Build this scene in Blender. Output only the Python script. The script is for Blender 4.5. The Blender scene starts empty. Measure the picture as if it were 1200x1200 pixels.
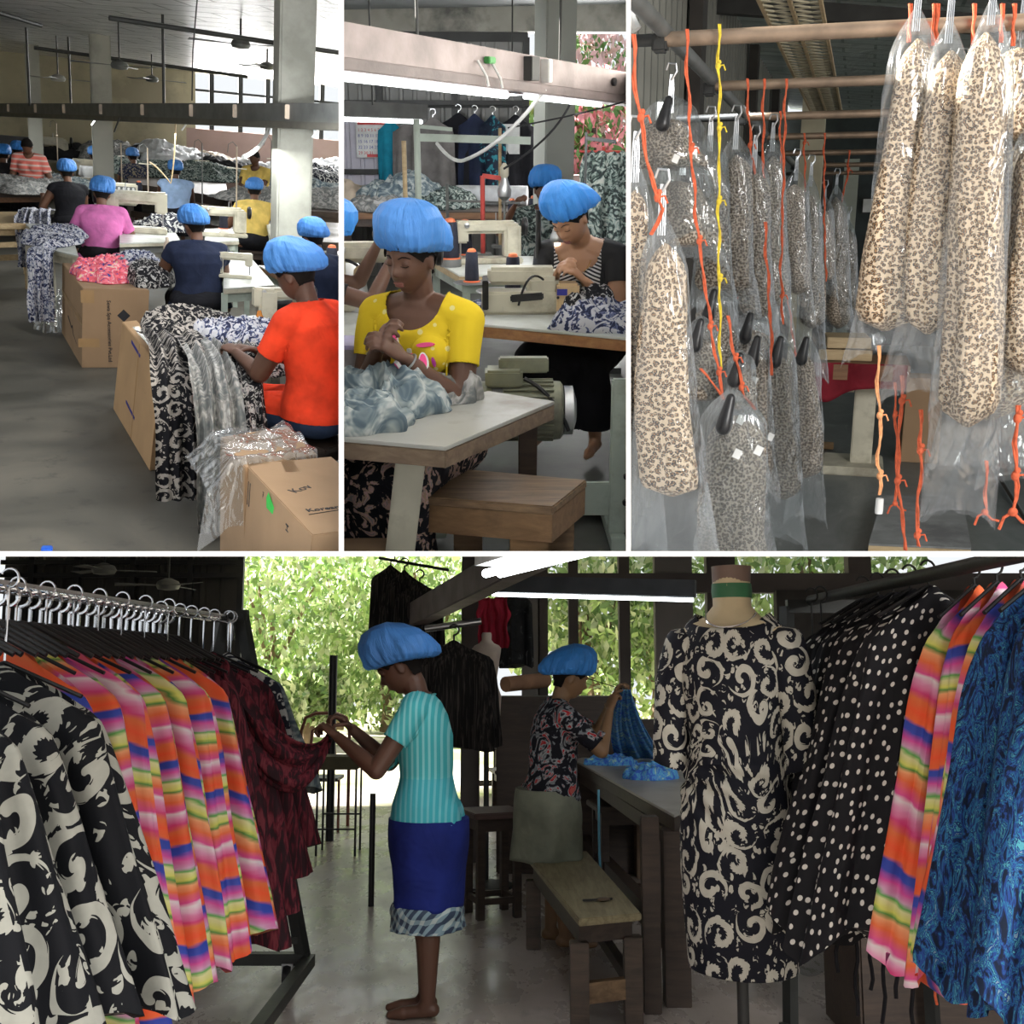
import bpy, bmesh, math, random
import numpy as np
from mathutils import Vector, Matrix, Euler, noise

# ---------------------------------------------------------------- camera, world, sun, exposure
F = 1300.0
PI = math.pi
sc = bpy.context.scene
COL = sc.collection
sc.view_settings.view_transform = 'Standard'
sc.view_settings.look = 'None'
sc.view_settings.gamma = 1.0
sc.view_settings.use_curve_mapping = False
sc.view_settings.exposure = 0.0


class Room:
    """One of the four work halls: its own level floor (z = 0) and the eye height h over it."""
    def __init__(s, h, hor, cx, vx, clip):
        s.h = h
        vy = 600 + (F * F + (cx - 600) * (vx - 600)) / (600 - hor)
        d = Vector(((vx - 600) / F, (600 - vy) / F, -1)).normalized()
        up = d if d.y > 0 else -d
        r = Vector(((cx - 600) / F, (600 - hor) / F, -1))
        fw = (r - up * r.dot(up)).normalized()
        rt = fw.cross(up)
        s.L = Matrix((rt, fw, up))          # camera axes -> room axes
        s.clip = clip
    def place(s, W):
        s.M = Matrix.Translation((0, 0, W.h)) @ (W.L @ s.L.transposed()).to_4x4() @ Matrix.Translation((0, 0, -s.h))
    def ray(s, px, py):
        return s.L @ Vector(((px - 600) / F, (600 - py) / F, -1))
    def P(s, px, py, d):
        r = s.ray(px, py)
        return Vector((0, 0, s.h)) + r * (d / r.y)
    def Z(s, px, py, z):
        r = s.ray(px, py)
        return Vector((0, 0, s.h)) + r * ((z - s.h) / r.z)


R4 = Room(1.42, 785, 600, 600, (None, None, 652, None))
R1 = Room(2.08, 122, 200, 250, (None, 397, None, 646))
R2 = Room(1.65, 140, 570, 590, (403, 734, None, 646))
R3 = Room(1.60, 270, 1010, 600, (739, None, None, 646))
for _r in (R4, R1, R2, R3):
    _r.place(R4)

cam = bpy.data.cameras.new('camera')
cam.sensor_width = 36
cam.lens = F * 36 / 1200
cam.clip_start = 0.05
cam.clip_end = 300
camo = bpy.data.objects.new('camera', cam)
COL.objects.link(camo)
camo.matrix_world = Matrix.Translation((0, 0, R4.h)) @ R4.L.to_4x4()
sc.camera = camo

wd = bpy.data.worlds.new('sky')
sc.world = wd
wd.use_nodes = True
_bg = wd.node_tree.nodes['Background']
_bg.inputs[0].default_value = (0.93, 0.97, 1.0, 1)
_bg.inputs[1].default_value = 1.0
sun = bpy.data.lights.new('sun', 'SUN')
sun.energy = 34.0
sun.angle = 0.03
sun.color = (1, .95, .85)
suno = bpy.data.objects.new('sun', sun)
COL.objects.link(suno)
suno.rotation_euler = (math.radians(62), 0, math.radians(-106))
sc.cycles.max_bounces = 7
sc.cycles.diffuse_bounces = 3
sc.cycles.glossy_bounces = 3
sc.cycles.transmission_bounces = 4
sc.cycles.transparent_max_bounces = 24
sc.cycles.sample_clamp_indirect = 4.0
sc.cycles.caustics_reflective = False
sc.cycles.caustics_refractive = False
sc.cycles.use_denoising = True


def area_light(room, name, loc, target, sx, sy, power, color=(1, 1, 1), axis=None):
    l = bpy.data.lights.new(name, 'AREA')
    l.shape = 'RECTANGLE'; l.size = sx; l.size_y = sy
    l.energy = power; l.color = color
    o = bpy.data.objects.new(name, l)
    COL.objects.link(o)
    d = Vector(target) - Vector(loc)
    rot = d.to_track_quat('-Z', 'Y').to_matrix()
    if axis is not None:
        z = -d.normalized(); x = Vector(axis); x = (x - z * x.dot(z)).normalized()
        rot = Matrix((x, z.cross(x), z)).transposed()
    o.matrix_world = room.M @ (Matrix.Translation(loc) @ rot.to_4x4())
    return o

# daylight through hall windows and the side opening, tube lights, and added lamps
area_light(R1, 'hall_window_daylight', R1.P(320, 118, 27.6), (1, 8, 0), 9.5, 1.0, 1500, (1, .99, .97))
_a, _b = R1.P(10, 127, 23), R1.P(390, 134, 10)
_m = (_a + _b) / 2 + Vector((0, 0, -.17))
area_light(R1, 'bench_fill_light', _m, _m + Vector((0, 0, -1)), (_b - _a).length, .1, 190, (.97, 1, .98), _b - _a)  # added fill along the trunking, where no lit tube shows
area_light(R2, 'side_opening_daylight', R2.P(710, 130, 13.4), (-.5, 5, .8), 2.6, 1.8, 420, (1, .99, .97))
area_light(R2, 'trunking_tube_light', (-.1, 6.4, 1.74), (-.1, 6.5, 0), 3.2, .1, 40, (.96, .98, 1))
area_light(R2, 'rear_tube_light', (-1.2, 9.2, 1.62), (-1.2, 12, .9), 1.6, .12, 60, (.96, .98, 1))
area_light(R3, 'bag_highlight_lamp', (2.6, 1.0, 2.9), (.3, 4.2, 1.6), 1.2, 1.6, 190, (1, .98, .95))  # added lamp out of view for highlights on the bags, no door there


# ---------------------------------------------------------------- material helpers
class G:
    def __init__(s, name):
        s.m = bpy.data.materials.new(name)
        s.m.use_nodes = True
        s.t = s.m.node_tree
        s.t.nodes.clear()
        s.out = s.t.nodes.new('ShaderNodeOutputMaterial')
    def n(s, typ, ins=None, out=0, **props):
        nd = s.t.nodes.new('ShaderNode' + typ)
        for k, v in props.items():
            setattr(nd, k, v)
        for k, v in (ins or {}).items():
            sk = nd.inputs[k]
            if isinstance(v, bpy.types.NodeSocket):
                s.t.links.new(v, sk)
            else:
                if sk.type == 'RGBA' and len(v) == 3: v = (*v, 1)
                sk.default_value = v
        return nd.outputs[out] if out is not None else nd
    def math(s, op, a, b=0.0, c=None, clamp=False):
        ins = {0: a, 1: b}
        if c is not None: ins[2] = c
        return s.n('Math', ins, operation=op, use_clamp=clamp)
    def vm(s, op, a, b=None, out=0):
        ins = {0: a}
        if b is not None: ins[1] = b
        return s.n('VectorMath', ins, out=out, operation=op)
    def mix(s, f, a, b):
        nd = s.t.nodes.new('ShaderNodeMix'); nd.data_type = 'RGBA'
        for k, v in ((0, f), (6, a), (7, b)):
            if isinstance(v, bpy.types.NodeSocket): s.t.links.new(v, nd.inputs[k])
            else: nd.inputs[k].default_value = (*v, 1) if hasattr(v, '__len__') and len(v) == 3 else v
        return nd.outputs[2]
    def ramp(s, f, stops, interp='LINEAR'):
        nd = s.t.nodes.new('ShaderNodeValToRGB')
        nd.color_ramp.interpolation = interp
        e = nd.color_ramp.elements
        while len(e) < len(stops): e.new(0.5)
        for i, (p, c) in enumerate(stops):
            e[i].position = p; e[i].color = (*c, 1) if len(c) == 3 else c
        s.t.links.new(f, nd.inputs[0])
        return nd.outputs[0]
    def coord(s, kind='Object'):
        nd = s.t.nodes.new('ShaderNodeTexCoord')
        return nd.outputs[kind]
    def noise(s, co, scale, detail=3, rough=.5, out=0, dist=0.0):
        return s.n('TexNoise', {'Vector': co, 'Scale': scale, 'Detail': detail, 'Roughness': rough, 'Distortion': dist}, out=out)
    def bsdf(s, color, rough=.7, metal=0.0, bump=None, bs=.3, bd=.01, spec=.5, **kw):
        ins = {'Base Color': color, 'Roughness': rough, 'Metallic': metal, 'Specular IOR Level': spec}
        ins.update(kw)
        if bump is not None:
            ins['Normal'] = s.n('Bump', {'Height': bump, 'Strength': bs, 'Distance': bd})
        o = s.n('BsdfPrincipled', ins)
        s.t.links.new(o, s.out.inputs[0])
        return s.m


def _c(*a):
    return tuple(a)

def plain(name, col, rough=.6, metal=0.0, var=.12, scale=6, bump=.2, bd=.004, spec=.4, dirt=None, coat=0.0):
    g = G(name); co = g.coord()
    nz = g.noise(co, scale, 4)
    dark = tuple(max(0, x * (1 - 2 * var)) for x in col)
    lite = tuple(min(1, x * (1 + 2 * var)) for x in col)
    c = g.ramp(nz, [(.3, dark), (.7, lite)])
    if dirt:
        d = g.noise(co, scale * .37, 6, .65)
        c = g.mix(g.ramp(d, [(.48, (0, 0, 0)), (.62, (1, 1, 1))]), c, dirt)
    nb = g.noise(co, scale * 6, 3)
    return g.bsdf(c, rough, metal, bump=nb, bs=bump, bd=bd, spec=spec, **({'Coat Weight': coat} if coat else {}))

def cloth(name, col, weave=250, var=.1, rough=.85, sheen=.0, fold=9):
    g = G(name); co = g.coord()
    nz = g.noise(co, 7, 3)
    dark = tuple(max(0, x * (1 - 2 * var)) for x in col)
    lite = tuple(min(1, x * (1 + 2 * var)) for x in col)
    c = g.ramp(nz, [(.35, dark), (.65, lite)])
    f = g.noise(co, fold, 2, .5, dist=1.0)
    return g.bsdf(c, rough, bump=f, bs=.5, bd=.02, spec=.2)

def wood(name, a, b, rough=.55, scale=4, axis=0, bump=.15):
    g = G(name); co = g.coord()
    sx = [9, 9, 9]; sx[axis] = .9
    mp = g.n('Mapping', {'Vector': co, 'Scale': sx})
    nz = g.noise(mp, scale, 6, .65, dist=.6)
    c = g.ramp(nz, [(.32, a), (.68, b)])
    sp = g.noise(co, 5, 5, .7)
    c = g.mix(g.ramp(sp, [(.55, (0, 0, 0)), (.75, (.55, .55, .55))]), c, tuple(x * .45 for x in a))
    return g.bsdf(c, rough, bump=nz, bs=bump, bd=.004)

def glow(name, col, st):
    g = G(name)
    o = g.n('Emission', {'Color': col, 'Strength': st})
    g.t.links.new(o, g.out.inputs[0]); return g.m

def pat_co(g, kind, scale, dist=.15, dscale=2.5):
    co = g.coord(kind)
    co = g.n('Mapping', {'Vector': co, 'Scale': (scale, scale, scale)})
    nz = g.noise(co, dscale, 2, .5, out=1)
    nz = g.vm('SUBTRACT', nz, (.5, .5, .5))
    sc_ = g.n('VectorMath', {0: nz, 'Scale': dist}, operation='SCALE')
    return g.vm('ADD', co, sc_)

def damask(name, scale, dark, light, kind='UV', rough=.75, dim='2D'):
    """curling scroll work, light on dark"""
    g = G(name)
    co = pat_co(g, kind, scale, .28, 1.1)
    def scrolls(cc, turns, rmax, w, hand):
        vn = g.n('TexVoronoi', {'Vector': cc, 'Scale': 1.0, 'Randomness': .55}, out=None, voronoi_dimensions=dim)
        loc = g.vm('SUBTRACT', cc, vn.outputs['Position'])
        sp = g.n('SeparateXYZ', {0: loc}, out=None)
        ang = g.math('DIVIDE', g.math('ARCTAN2', sp.outputs[1], sp.outputs[0 if dim == '2D' else 2]), 2 * PI)
        r = g.vm('LENGTH', loc, out=1)
        rnd = g.n('SeparateColor', {0: vn.outputs['Color']}, out=None)
        sgn = g.math('SUBTRACT', g.math('MULTIPLY', g.math('GREATER_THAN', rnd.outputs[1], .5), 2), 1)
        ph = g.math('ADD', g.math('MULTIPLY', ang, sgn), g.math('ADD', g.math('MULTIPLY', r, turns), rnd.outputs[0]))
        fr = g.math('FRACT', g.math('ADD', ph, 8))
        width = g.math('SUBTRACT', w, g.math('MULTIPLY', r, w * .75))
        ser = g.math('MULTIPLY_ADD', g.math('SINE', g.math('MULTIPLY', g.math('ADD', g.math('MULTIPLY', r, 7), g.math('MULTIPLY', ang, 3)), 14)), .16, .95)
        band = g.math('LESS_THAN', g.math('ABSOLUTE', g.math('SUBTRACT', fr, .5)), g.math('MULTIPLY', width, ser))
        return g.math('MULTIPLY', band, g.math('LESS_THAN', r, rmax))
    a = scrolls(co, 1.9, .54, .27, 1)
    b = scrolls(g.n('Mapping', {'Vector': co, 'Scale': (1.9, 1.9, 1.9), 'Location': (3.3, 1.7, .4)}), 1.6, .40, .22, 1)
    lv = g.noise(co, 3.2, 1, .4, dist=2.2)
    vb = g.n('TexVoronoi', {'Vector': g.n('Mapping', {'Vector': co, 'Scale': (3.3, 2.1, 3.3), 'Rotation': (0, 0, .6)}), 'Scale': 1.0, 'Randomness': .9}, out=0, voronoi_dimensions=dim)
    leaf = g.math('MULTIPLY', g.math('LESS_THAN', vb, .27), g.math('GREATER_THAN', lv, .50))
    m = g.math('MAXIMUM', a, g.math('MAXIMUM', g.math('MULTIPLY', b, g.math('GREATER_THAN', g.noise(co, .9, 0), .46)), leaf))
    tone = g.mix(g.noise(co, 5, 2), tuple(x * .72 for x in light), light)
    c = g.mix(m, dark, tone)
    fold = g.noise(g.coord(), 9, 2, .5)
    return g.bsdf(c, rough, bump=fold, bs=.45, bd=.02, spec=.2)

def leopard(name, scale, cream=(.62, .50, .36), tan=(.30, .17, .08), dark=(.022, .014, .01), kind='UV'):
    g = G(name)
    co = pat_co(g, kind, scale, .55, 1.6)
    v = g.n('TexVoronoi', {'Vector': co, 'Scale': 1.0, 'Randomness': .95}, out=None, voronoi_dimensions='2D' if kind == 'UV' else '3D')
    d = v.outputs['Distance']
    nz = g.noise(co, 2.6, 2, .6)
    dd = g.math('ADD', d, g.math('MULTIPLY', g.math('SUBTRACT', nz, .5), .35))
    ring = g.math('MULTIPLY', g.math('GREATER_THAN', dd, .19), g.math('LESS_THAN', dd, .455))
    gap = g.math('GREATER_THAN', g.noise(co, 3.3, 1), .42)
    ring = g.math('MULTIPLY', ring, gap)
    c = g.mix(g.math('LESS_THAN', dd, .22), cream, tan)
    c = g.mix(ring, c, dark)
    fold = g.noise(g.n('Mapping', {'Vector': g.coord(), 'Scale': (1, 1, .22)}), 26, 2, .55, dist=.6)
    return g.bsdf(c, .55, bump=fold, bs=.8, bd=.025, spec=.4)

def stripes(name, per, stops, tilt=.25, kind='UV', wob=.05):
    g = G(name)
    co = g.coord(kind)
    sp = g.n('SeparateXYZ', {0: co}, out=None)
    mp = g.n('Mapping', {'Vector': co, 'Scale': (1.5, 9, 1)})
    nz = g.noise(mp, 1.6, 3, .6)
    big = g.noise(co, 2.5, 1)
    v = g.math('ADD', sp.outputs[1], g.math('MULTIPLY', sp.outputs[0], tilt))
    v = g.math('ADD', v, g.math('MULTIPLY', g.math('SUBTRACT', nz, .5), wob))
    v = g.math('ADD', v, g.math('MULTIPLY', g.math('SUBTRACT', big, .5), per * .25))
    f = g.math('FRACT', g.math('ADD', g.math('DIVIDE', v, per), 20))
    c = g.ramp(f, stops)
    fold = g.noise(g.coord(), 8, 2)
    return g.bsdf(c, .6, bump=fold, bs=.3, bd=.02, spec=.3)

def polka(name, scale, base, dot, size=.16):
    g = G(name)
    co = pat_co(g, 'UV', scale, .12, .7)
    v = g.n('TexVoronoi', {'Vector': co, 'Scale': 1.0, 'Randomness': .62}, out=None, voronoi_dimensions='2D')
    m = g.math('LESS_THAN', v.outputs['Distance'], size)
    c = g.mix(m, base, dot)
    fold = g.noise(g.coord(), 9, 2)
    return g.bsdf(c, .75, bump=fold, bs=.4, bd=.02, spec=.2)

def blobs(name, scale, stops, dist=1.2, stretch=(1, 1, 1), detail=2, kind='Object', interp='CONSTANT', rough=.8, rot=0):
    g = G(name)
    co = g.coord(kind)
    co = g.n('Mapping', {'Vector': co, 'Scale': stretch, 'Rotation': (0, 0, rot)})
    nz = g.noise(co, scale, detail, .55, dist=dist)
    c = g.ramp(nz, stops, interp)
    fold = g.noise(g.coord(), 9, 2)
    return g.bsdf(c, rough, bump=fold, bs=.45, bd=.02, spec=.2)

def plastic(name, tint=(.9, .93, .95), milk=.10, gloss=.10, rough=.16, wr=14, st=.55):
    """thin clear polythene"""
    g = G(name)
    co = g.coord()
    mp = g.n('Mapping', {'Vector': co, 'Scale': (1, 1, .45), 'Rotation': (0, .35, 0)})
    w1 = g.noise(mp, wr, 2, .5, dist=2.2)
    bmp = g.n('Bump', {'Height': w1, 'Strength': st, 'Distance': .05})
    tr = g.n('BsdfTransparent', {'Color': tint})
    gl = g.n('BsdfGlossy', {'Color': (1, 1, 1, 1), 'Roughness': rough, 'Normal': bmp})
    df = g.n('BsdfTranslucent', {'Color': (.8, .83, .86), 'Normal': bmp})
    dd = g.n('BsdfDiffuse', {'Color': (.8, .83, .86), 'Normal': bmp})
    ml = g.n('MixShader', {0: .5, 1: df, 2: dd})
    a = g.n('MixShader', {0: milk, 1: tr, 2: ml})
    fr = g.n('LayerWeight', {'Blend': .28, 'Normal': bmp}, out=1)
    fac = g.math('ADD', gloss, g.math('MULTIPLY', fr, .32), clamp=True)
    b = g.n('MixShader', {0: fac, 1: a, 2: gl})
    g.t.links.new(b, g.out.inputs[0]); return g.m


# ---------------------------------------------------------------- mesh builder
def frame_of(d):
    d = d.normalized()
    a = Vector((0, 0, 1)) if abs(d.z) < .95 else Vector((1, 0, 0))
    x = d.cross(a).normalized()
    return x, d.cross(x).normalized()

class MB:
    def __init__(s):
        s.v = []; s.f = []; s.uv = {}
    def add(s, vs, fs, uvs=None):
        b = len(s.v)
        s.v.extend(tuple(p) for p in vs)
        for i, f in enumerate(fs):
            if uvs is not None: s.uv[len(s.f)] = uvs[i]
            s.f.append(tuple(b + k for k in f))
        return s
    def box(s, c, d, rz=0, rot=None):
        m = rot if rot is not None else Matrix.Rotation(rz, 3, 'Z')
        c = Vector(c)
        vs = [c + m @ Vector((sx * d[0] / 2, sy * d[1] / 2, sz * d[2] / 2)) for sx in (-1, 1) for sy in (-1, 1) for sz in (-1, 1)]
        return s.add(vs, [(0, 1, 3, 2), (4, 6, 7, 5), (0, 4, 5, 1), (2, 3, 7, 6), (0, 2, 6, 4), (1, 5, 7, 3)])
    def hexa(s, b, t):
        """b, t: four bottom and four top corners in order"""
        return s.add(list(b) + list(t), [(3, 2, 1, 0), (4, 5, 6, 7), (0, 1, 5, 4), (1, 2, 6, 5), (2, 3, 7, 6), (3, 0, 4, 7)])
    def bar(s, p0, p1, w, h, up=(0, 0, 1)):
        p0, p1 = Vector(p0), Vector(p1); d = (p1 - p0).normalized()
        x = d.cross(Vector(up))
        x = x.normalized() if x.length > 1e-4 else Vector((1, 0, 0))
        z = x.cross(d)
        q = [(-1, -1), (1, -1), (1, 1), (-1, 1)]
        return s.hexa([p0 + x * a * w / 2 + z * b * h / 2 for a, b in q], [p1 + x * a * w / 2 + z * b * h / 2 for a, b in q])
    def loft(s, rings, cap0=True, cap1=True, closed=True, uvm=None):
        n = len(rings[0]); vs = [p for r in rings for p in r]; fs = []; uvs = []
        ln = n if closed else n - 1
        per = [0.0]
        for j in range(n):
            per.append(per[-1] + (Vector(rings[len(rings) // 2][(j + 1) % n]) - Vector(rings[len(rings) // 2][j])).length)
        le = [0.0]
        for i in range(1, len(rings)):
            le.append(le[-1] + (Vector(rings[i][0]) - Vector(rings[i - 1][0])).length)
        for i in range(len(rings) - 1):
            for j in range(ln):
                k = (j + 1) % n
                fs.append((i * n + j, i * n + k, (i + 1) * n + k, (i + 1) * n + j))
                uvs.append(((per[j], le[i]), (per[j + 1], le[i]), (per[j + 1], le[i + 1]), (per[j], le[i + 1])))
        if closed and cap0: fs.append(tuple(range(n - 1, -1, -1))); uvs.append(tuple((rings[0][j][0], rings[0][j][1]) for j in range(n - 1, -1, -1)))
        b = (len(rings) - 1) * n
        if closed and cap1: fs.append(tuple(b + j for j in range(n))); uvs.append(tuple((rings[-1][j][0], rings[-1][j][1]) for j in range(n)))
        return s.add(vs, fs, uvs)
    def rod(s, p0, p1, r0, r1=None, n=12, cap=True):
        p0, p1 = Vector(p0), Vector(p1); r1 = r0 if r1 is None else r1
        x, y = frame_of(p1 - p0)
        rr = [[p + (x * math.cos(2 * PI * k / n) + y * math.sin(2 * PI * k / n)) * r for k in range(n)] for p, r in ((p0, r0), (p1, r1))]
        return s.loft(rr, cap, cap)
    def tube(s, pts, r, n=8, cap=True):
        pts = [Vector(p) for p in pts]; rings = []; px = None
        rs = r if hasattr(r, '__len__') else [r] * len(pts)
        for i, p in enumerate(pts):
            d = (pts[min(i + 1, len(pts) - 1)] - pts[max(i - 1, 0)])
            d = d.normalized() if d.length > 1e-9 else Vector((0, 0, 1))
            if px is None: x, y = frame_of(d)
            else:
                x = px - d * px.dot(d)
                x = x.normalized() if x.length > 1e-6 else frame_of(d)[0]
                y = d.cross(x)
            px = x
            rings.append([p + (x * math.cos(2 * PI * k / n) + y * math.sin(2 * PI * k / n)) * rs[i] for k in range(n)])
        return s.loft(rings, cap, cap)
    def lathe(s, prof, c=(0, 0, 0), n=24, m=None, cap=True):
        c = Vector(c); m = m or Matrix.Identity(3)
        rings = [[c + m @ Vector((max(r, 1e-4) * math.cos(2 * PI * k / n), max(r, 1e-4) * math.sin(2 * PI * k / n), z)) for k in range(n)] for r, z in prof]
        return s.loft(rings, cap, cap)
    def ball(s, c, r, nu=20, nv=12, m=None):
        c = Vector(c); r = r if hasattr(r, '__len__') else (r, r, r); m = m or Matrix.Identity(3)
        rings = []
        for i in range(nv + 1):
            t = -PI / 2 + PI * i / nv; cr = max(math.cos(t), 1e-3)
            rings.append([c + m @ Vector((r[0] * cr * math.cos(2 * PI * k / nu), r[1] * cr * math.sin(2 * PI * k / nu), r[2] * math.sin(t))) for k in range(nu)])
        return s.loft(rings)
    def capsule(s, p0, p1, r0, r1, n=14):
        p0, p1 = Vector(p0), Vector(p1); d = p1 - p0; L = d.length
        d = d / max(L, 1e-6); x, y = frame_of(d); prof = []
        for i in range(5): a = -PI / 2 + PI / 2 * i / 4; prof.append((max(math.cos(a), .02) * r0, math.sin(a) * r0))
        for t in (.33, .66): prof.append((r0 + (r1 - r0) * t, L * t))
        for i in range(5): a = PI / 2 * i / 4; prof.append((max(math.cos(a), .02) * r1, L + math.sin(a) * r1))
        return s.loft([[p0 + d * z + (x * math.cos(2 * PI * k / n) + y * math.sin(2 * PI * k / n)) * r for k in range(n)] for r, z in prof])
    def grid(s, fn, nu, nv, su=1, sv=1, wrap=False):
        vs = [fn(i / nu, j / nv) for j in range(nv + 1) for i in range(nu + 1)]
        fs = []; uvs = []
        for j in range(nv):
            for i in range(nu):
                a = j * (nu + 1) + i
                fs.append((a, a + 1, a + nu + 2, a + nu + 1))
                uvs.append(((i / nu * su, j / nv * sv), ((i + 1) / nu * su, j / nv * sv), ((i + 1) / nu * su, (j + 1) / nv * sv), (i / nu * su, (j + 1) / nv * sv)))
        return s.add(vs, fs, uvs)
    def mesh(s, name):
        me = bpy.data.meshes.new(name)
        me.from_pydata([tuple(p) for p in s.v], [], s.f)
        if s.uv:
            ul = me.uv_layers.new(name='UVMap')
            for i, p in enumerate(me.polygons):
                u = s.uv.get(i)
                if u:
                    for li, q in zip(p.loop_indices, u): ul.data[li].uv = (q[0], q[1])
        return me
    def build(s, name, mat, parent=None, bevel=0, smooth=38, solid=0, room=None, loc=None, seg=2, off=-1.0):
        me = s.mesh(name)
        if bevel or smooth:
            bm = bmesh.new(); bm.from_mesh(me)
            if bevel:
                es = [e for e in bm.edges if len(e.link_faces) == 2 and e.calc_face_angle(0) > .6]
                bmesh.ops.bevel(bm, geom=es, offset=bevel, segments=seg, affect='EDGES', clamp_overlap=True)
            bmesh.ops.recalc_face_normals(bm, faces=bm.faces)
            bm.to_mesh(me); bm.free()
        if smooth:
            me.shade_smooth(); me.set_sharp_from_angle(angle=math.radians(smooth))
        return obj(name, me, mat, parent, room, solid, off)

ROOM = {}
def obj(name, me, mat, parent=None, room=None, solid=0, off=-1.0):
    o = bpy.data.objects.new(name, me)
    if mat is not None: me.materials.append(mat)
    COL.objects.link(o)
    if parent is not None:
        o.parent = parent
        ROOM[o.name] = ROOM[parent.name]
    else:
        ROOM[o.name] = room
        o.matrix_world = room.M
    if solid:
        md = o.modifiers.new('solid', 'SOLIDIFY'); md.thickness = solid; md.offset = off
    return o

def tag(o, label, cat, group=None, kind=None):
    if label: o['label'] = label
    if cat: o['category'] = cat
    if group: o['group'] = group
    if kind: o['kind'] = kind
    return o

def put(o, room, loc, rz=0, rx=0, ry=0):
    o.matrix_world = room.M @ (Matrix.Translation(loc) @ Euler((rx, ry, rz)).to_matrix().to_4x4())
    return o

def thing(room, name, label, cat, loc=(0, 0, 0), rz=0, group=None, rx=0, ry=0):
    o = bpy.data.objects.new(name, None)
    COL.objects.link(o)
    o.empty_display_size = .1
    ROOM[o.name] = room
    put(o, room, loc, rz, rx, ry)
    return tag(o, label, cat, group)

def one(mb, room, name, mat, label, cat, loc=None, rz=0, group=None, **kw):
    """a thing that is a single mesh; coordinates relative to loc"""
    o = mb.build(name, mat, None, room=room, **kw)
    if loc is not None: put(o, room, loc, rz)
    return tag(o, label, cat, group)

def struct(mb, room, name, mat, parent=None, **kw):
    kw.setdefault('smooth', 0)
    o = mb.build(name, mat, parent, room=room, **kw)
    o['kind'] = 'structure'
    return o

def dup(root, room, loc, rz=0, label=None, rx=0, ry=0, mats=None):
    def cp(o, par):
        c = o.copy(); COL.objects.link(c)
        ROOM[c.name] = room
        if par is not None:
            c.parent = par
        for ch in list(KIDS(o)): cp(ch, c)
        return c
    r = cp(root, None)
    put(r, room, loc, rz, rx, ry)
    if label: r['label'] = label
    return r

def KIDS(o):
    return [c for c in o.children]

def fbm(x, y, z=0.0, oct=3):
    s_ = 0; a = 1; f = 1
    for _ in range(oct):
        s_ += a * noise.noise(Vector((x * f, y * f, z * f + 3.1 * _))); a *= .5; f *= 2.1
    return s_

def text(parent, body, size, mat, m, room=None, name='lettering', bold=.0, ext=.0008, align='LEFT', sx=1.0):
    cu = bpy.data.curves.new(name, 'FONT')
    cu.body = body; cu.size = size; cu.extrude = ext; cu.offset = bold; cu.align_x = align
    cu.resolution_u = 2
    t = bpy.data.objects.new('tmp', cu); COL.objects.link(t)
    dg = bpy.context.evaluated_depsgraph_get()
    me = bpy.data.meshes.new_from_object(t.evaluated_get(dg))
    bpy.data.objects.remove(t)
    me.materials.clear()
    me.transform(m @ Matrix.Diagonal((sx, 1, 1, 1)))
    return obj(name, me, mat, parent, room)

# ---------------------------------------------------------------- people
def remesh(mb, voxel, smooth=3):
    me = mb.mesh('tmp')
    o = bpy.data.objects.new('tmp', me); COL.objects.link(o)
    md = o.modifiers.new('r', 'REMESH'); md.mode = 'VOXEL'; md.voxel_size = voxel; md.adaptivity = 0
    if smooth:
        m2 = o.modifiers.new('s', 'SMOOTH'); m2.factor = .5; m2.iterations = smooth
    dg = bpy.context.evaluated_depsgraph_get()
    out = bpy.data.meshes.new_from_object(o.evaluated_get(dg))
    bpy.data.objects.remove(o); bpy.data.meshes.remove(me)
    return out

def arrays(me):
    n = len(me.vertices)
    v = np.empty(n * 3); me.vertices.foreach_get('co', v); v = v.reshape(-1, 3)
    nn = np.empty(n * 3); me.vertices.foreach_get('normal', nn); nn = nn.reshape(-1, 3)
    f = np.array([tuple(p.vertices)[:4] if len(p.vertices) >= 4 else tuple(p.vertices) + (p.vertices[-1],) for p in me.polygons])
    return v, nn, f

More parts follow.
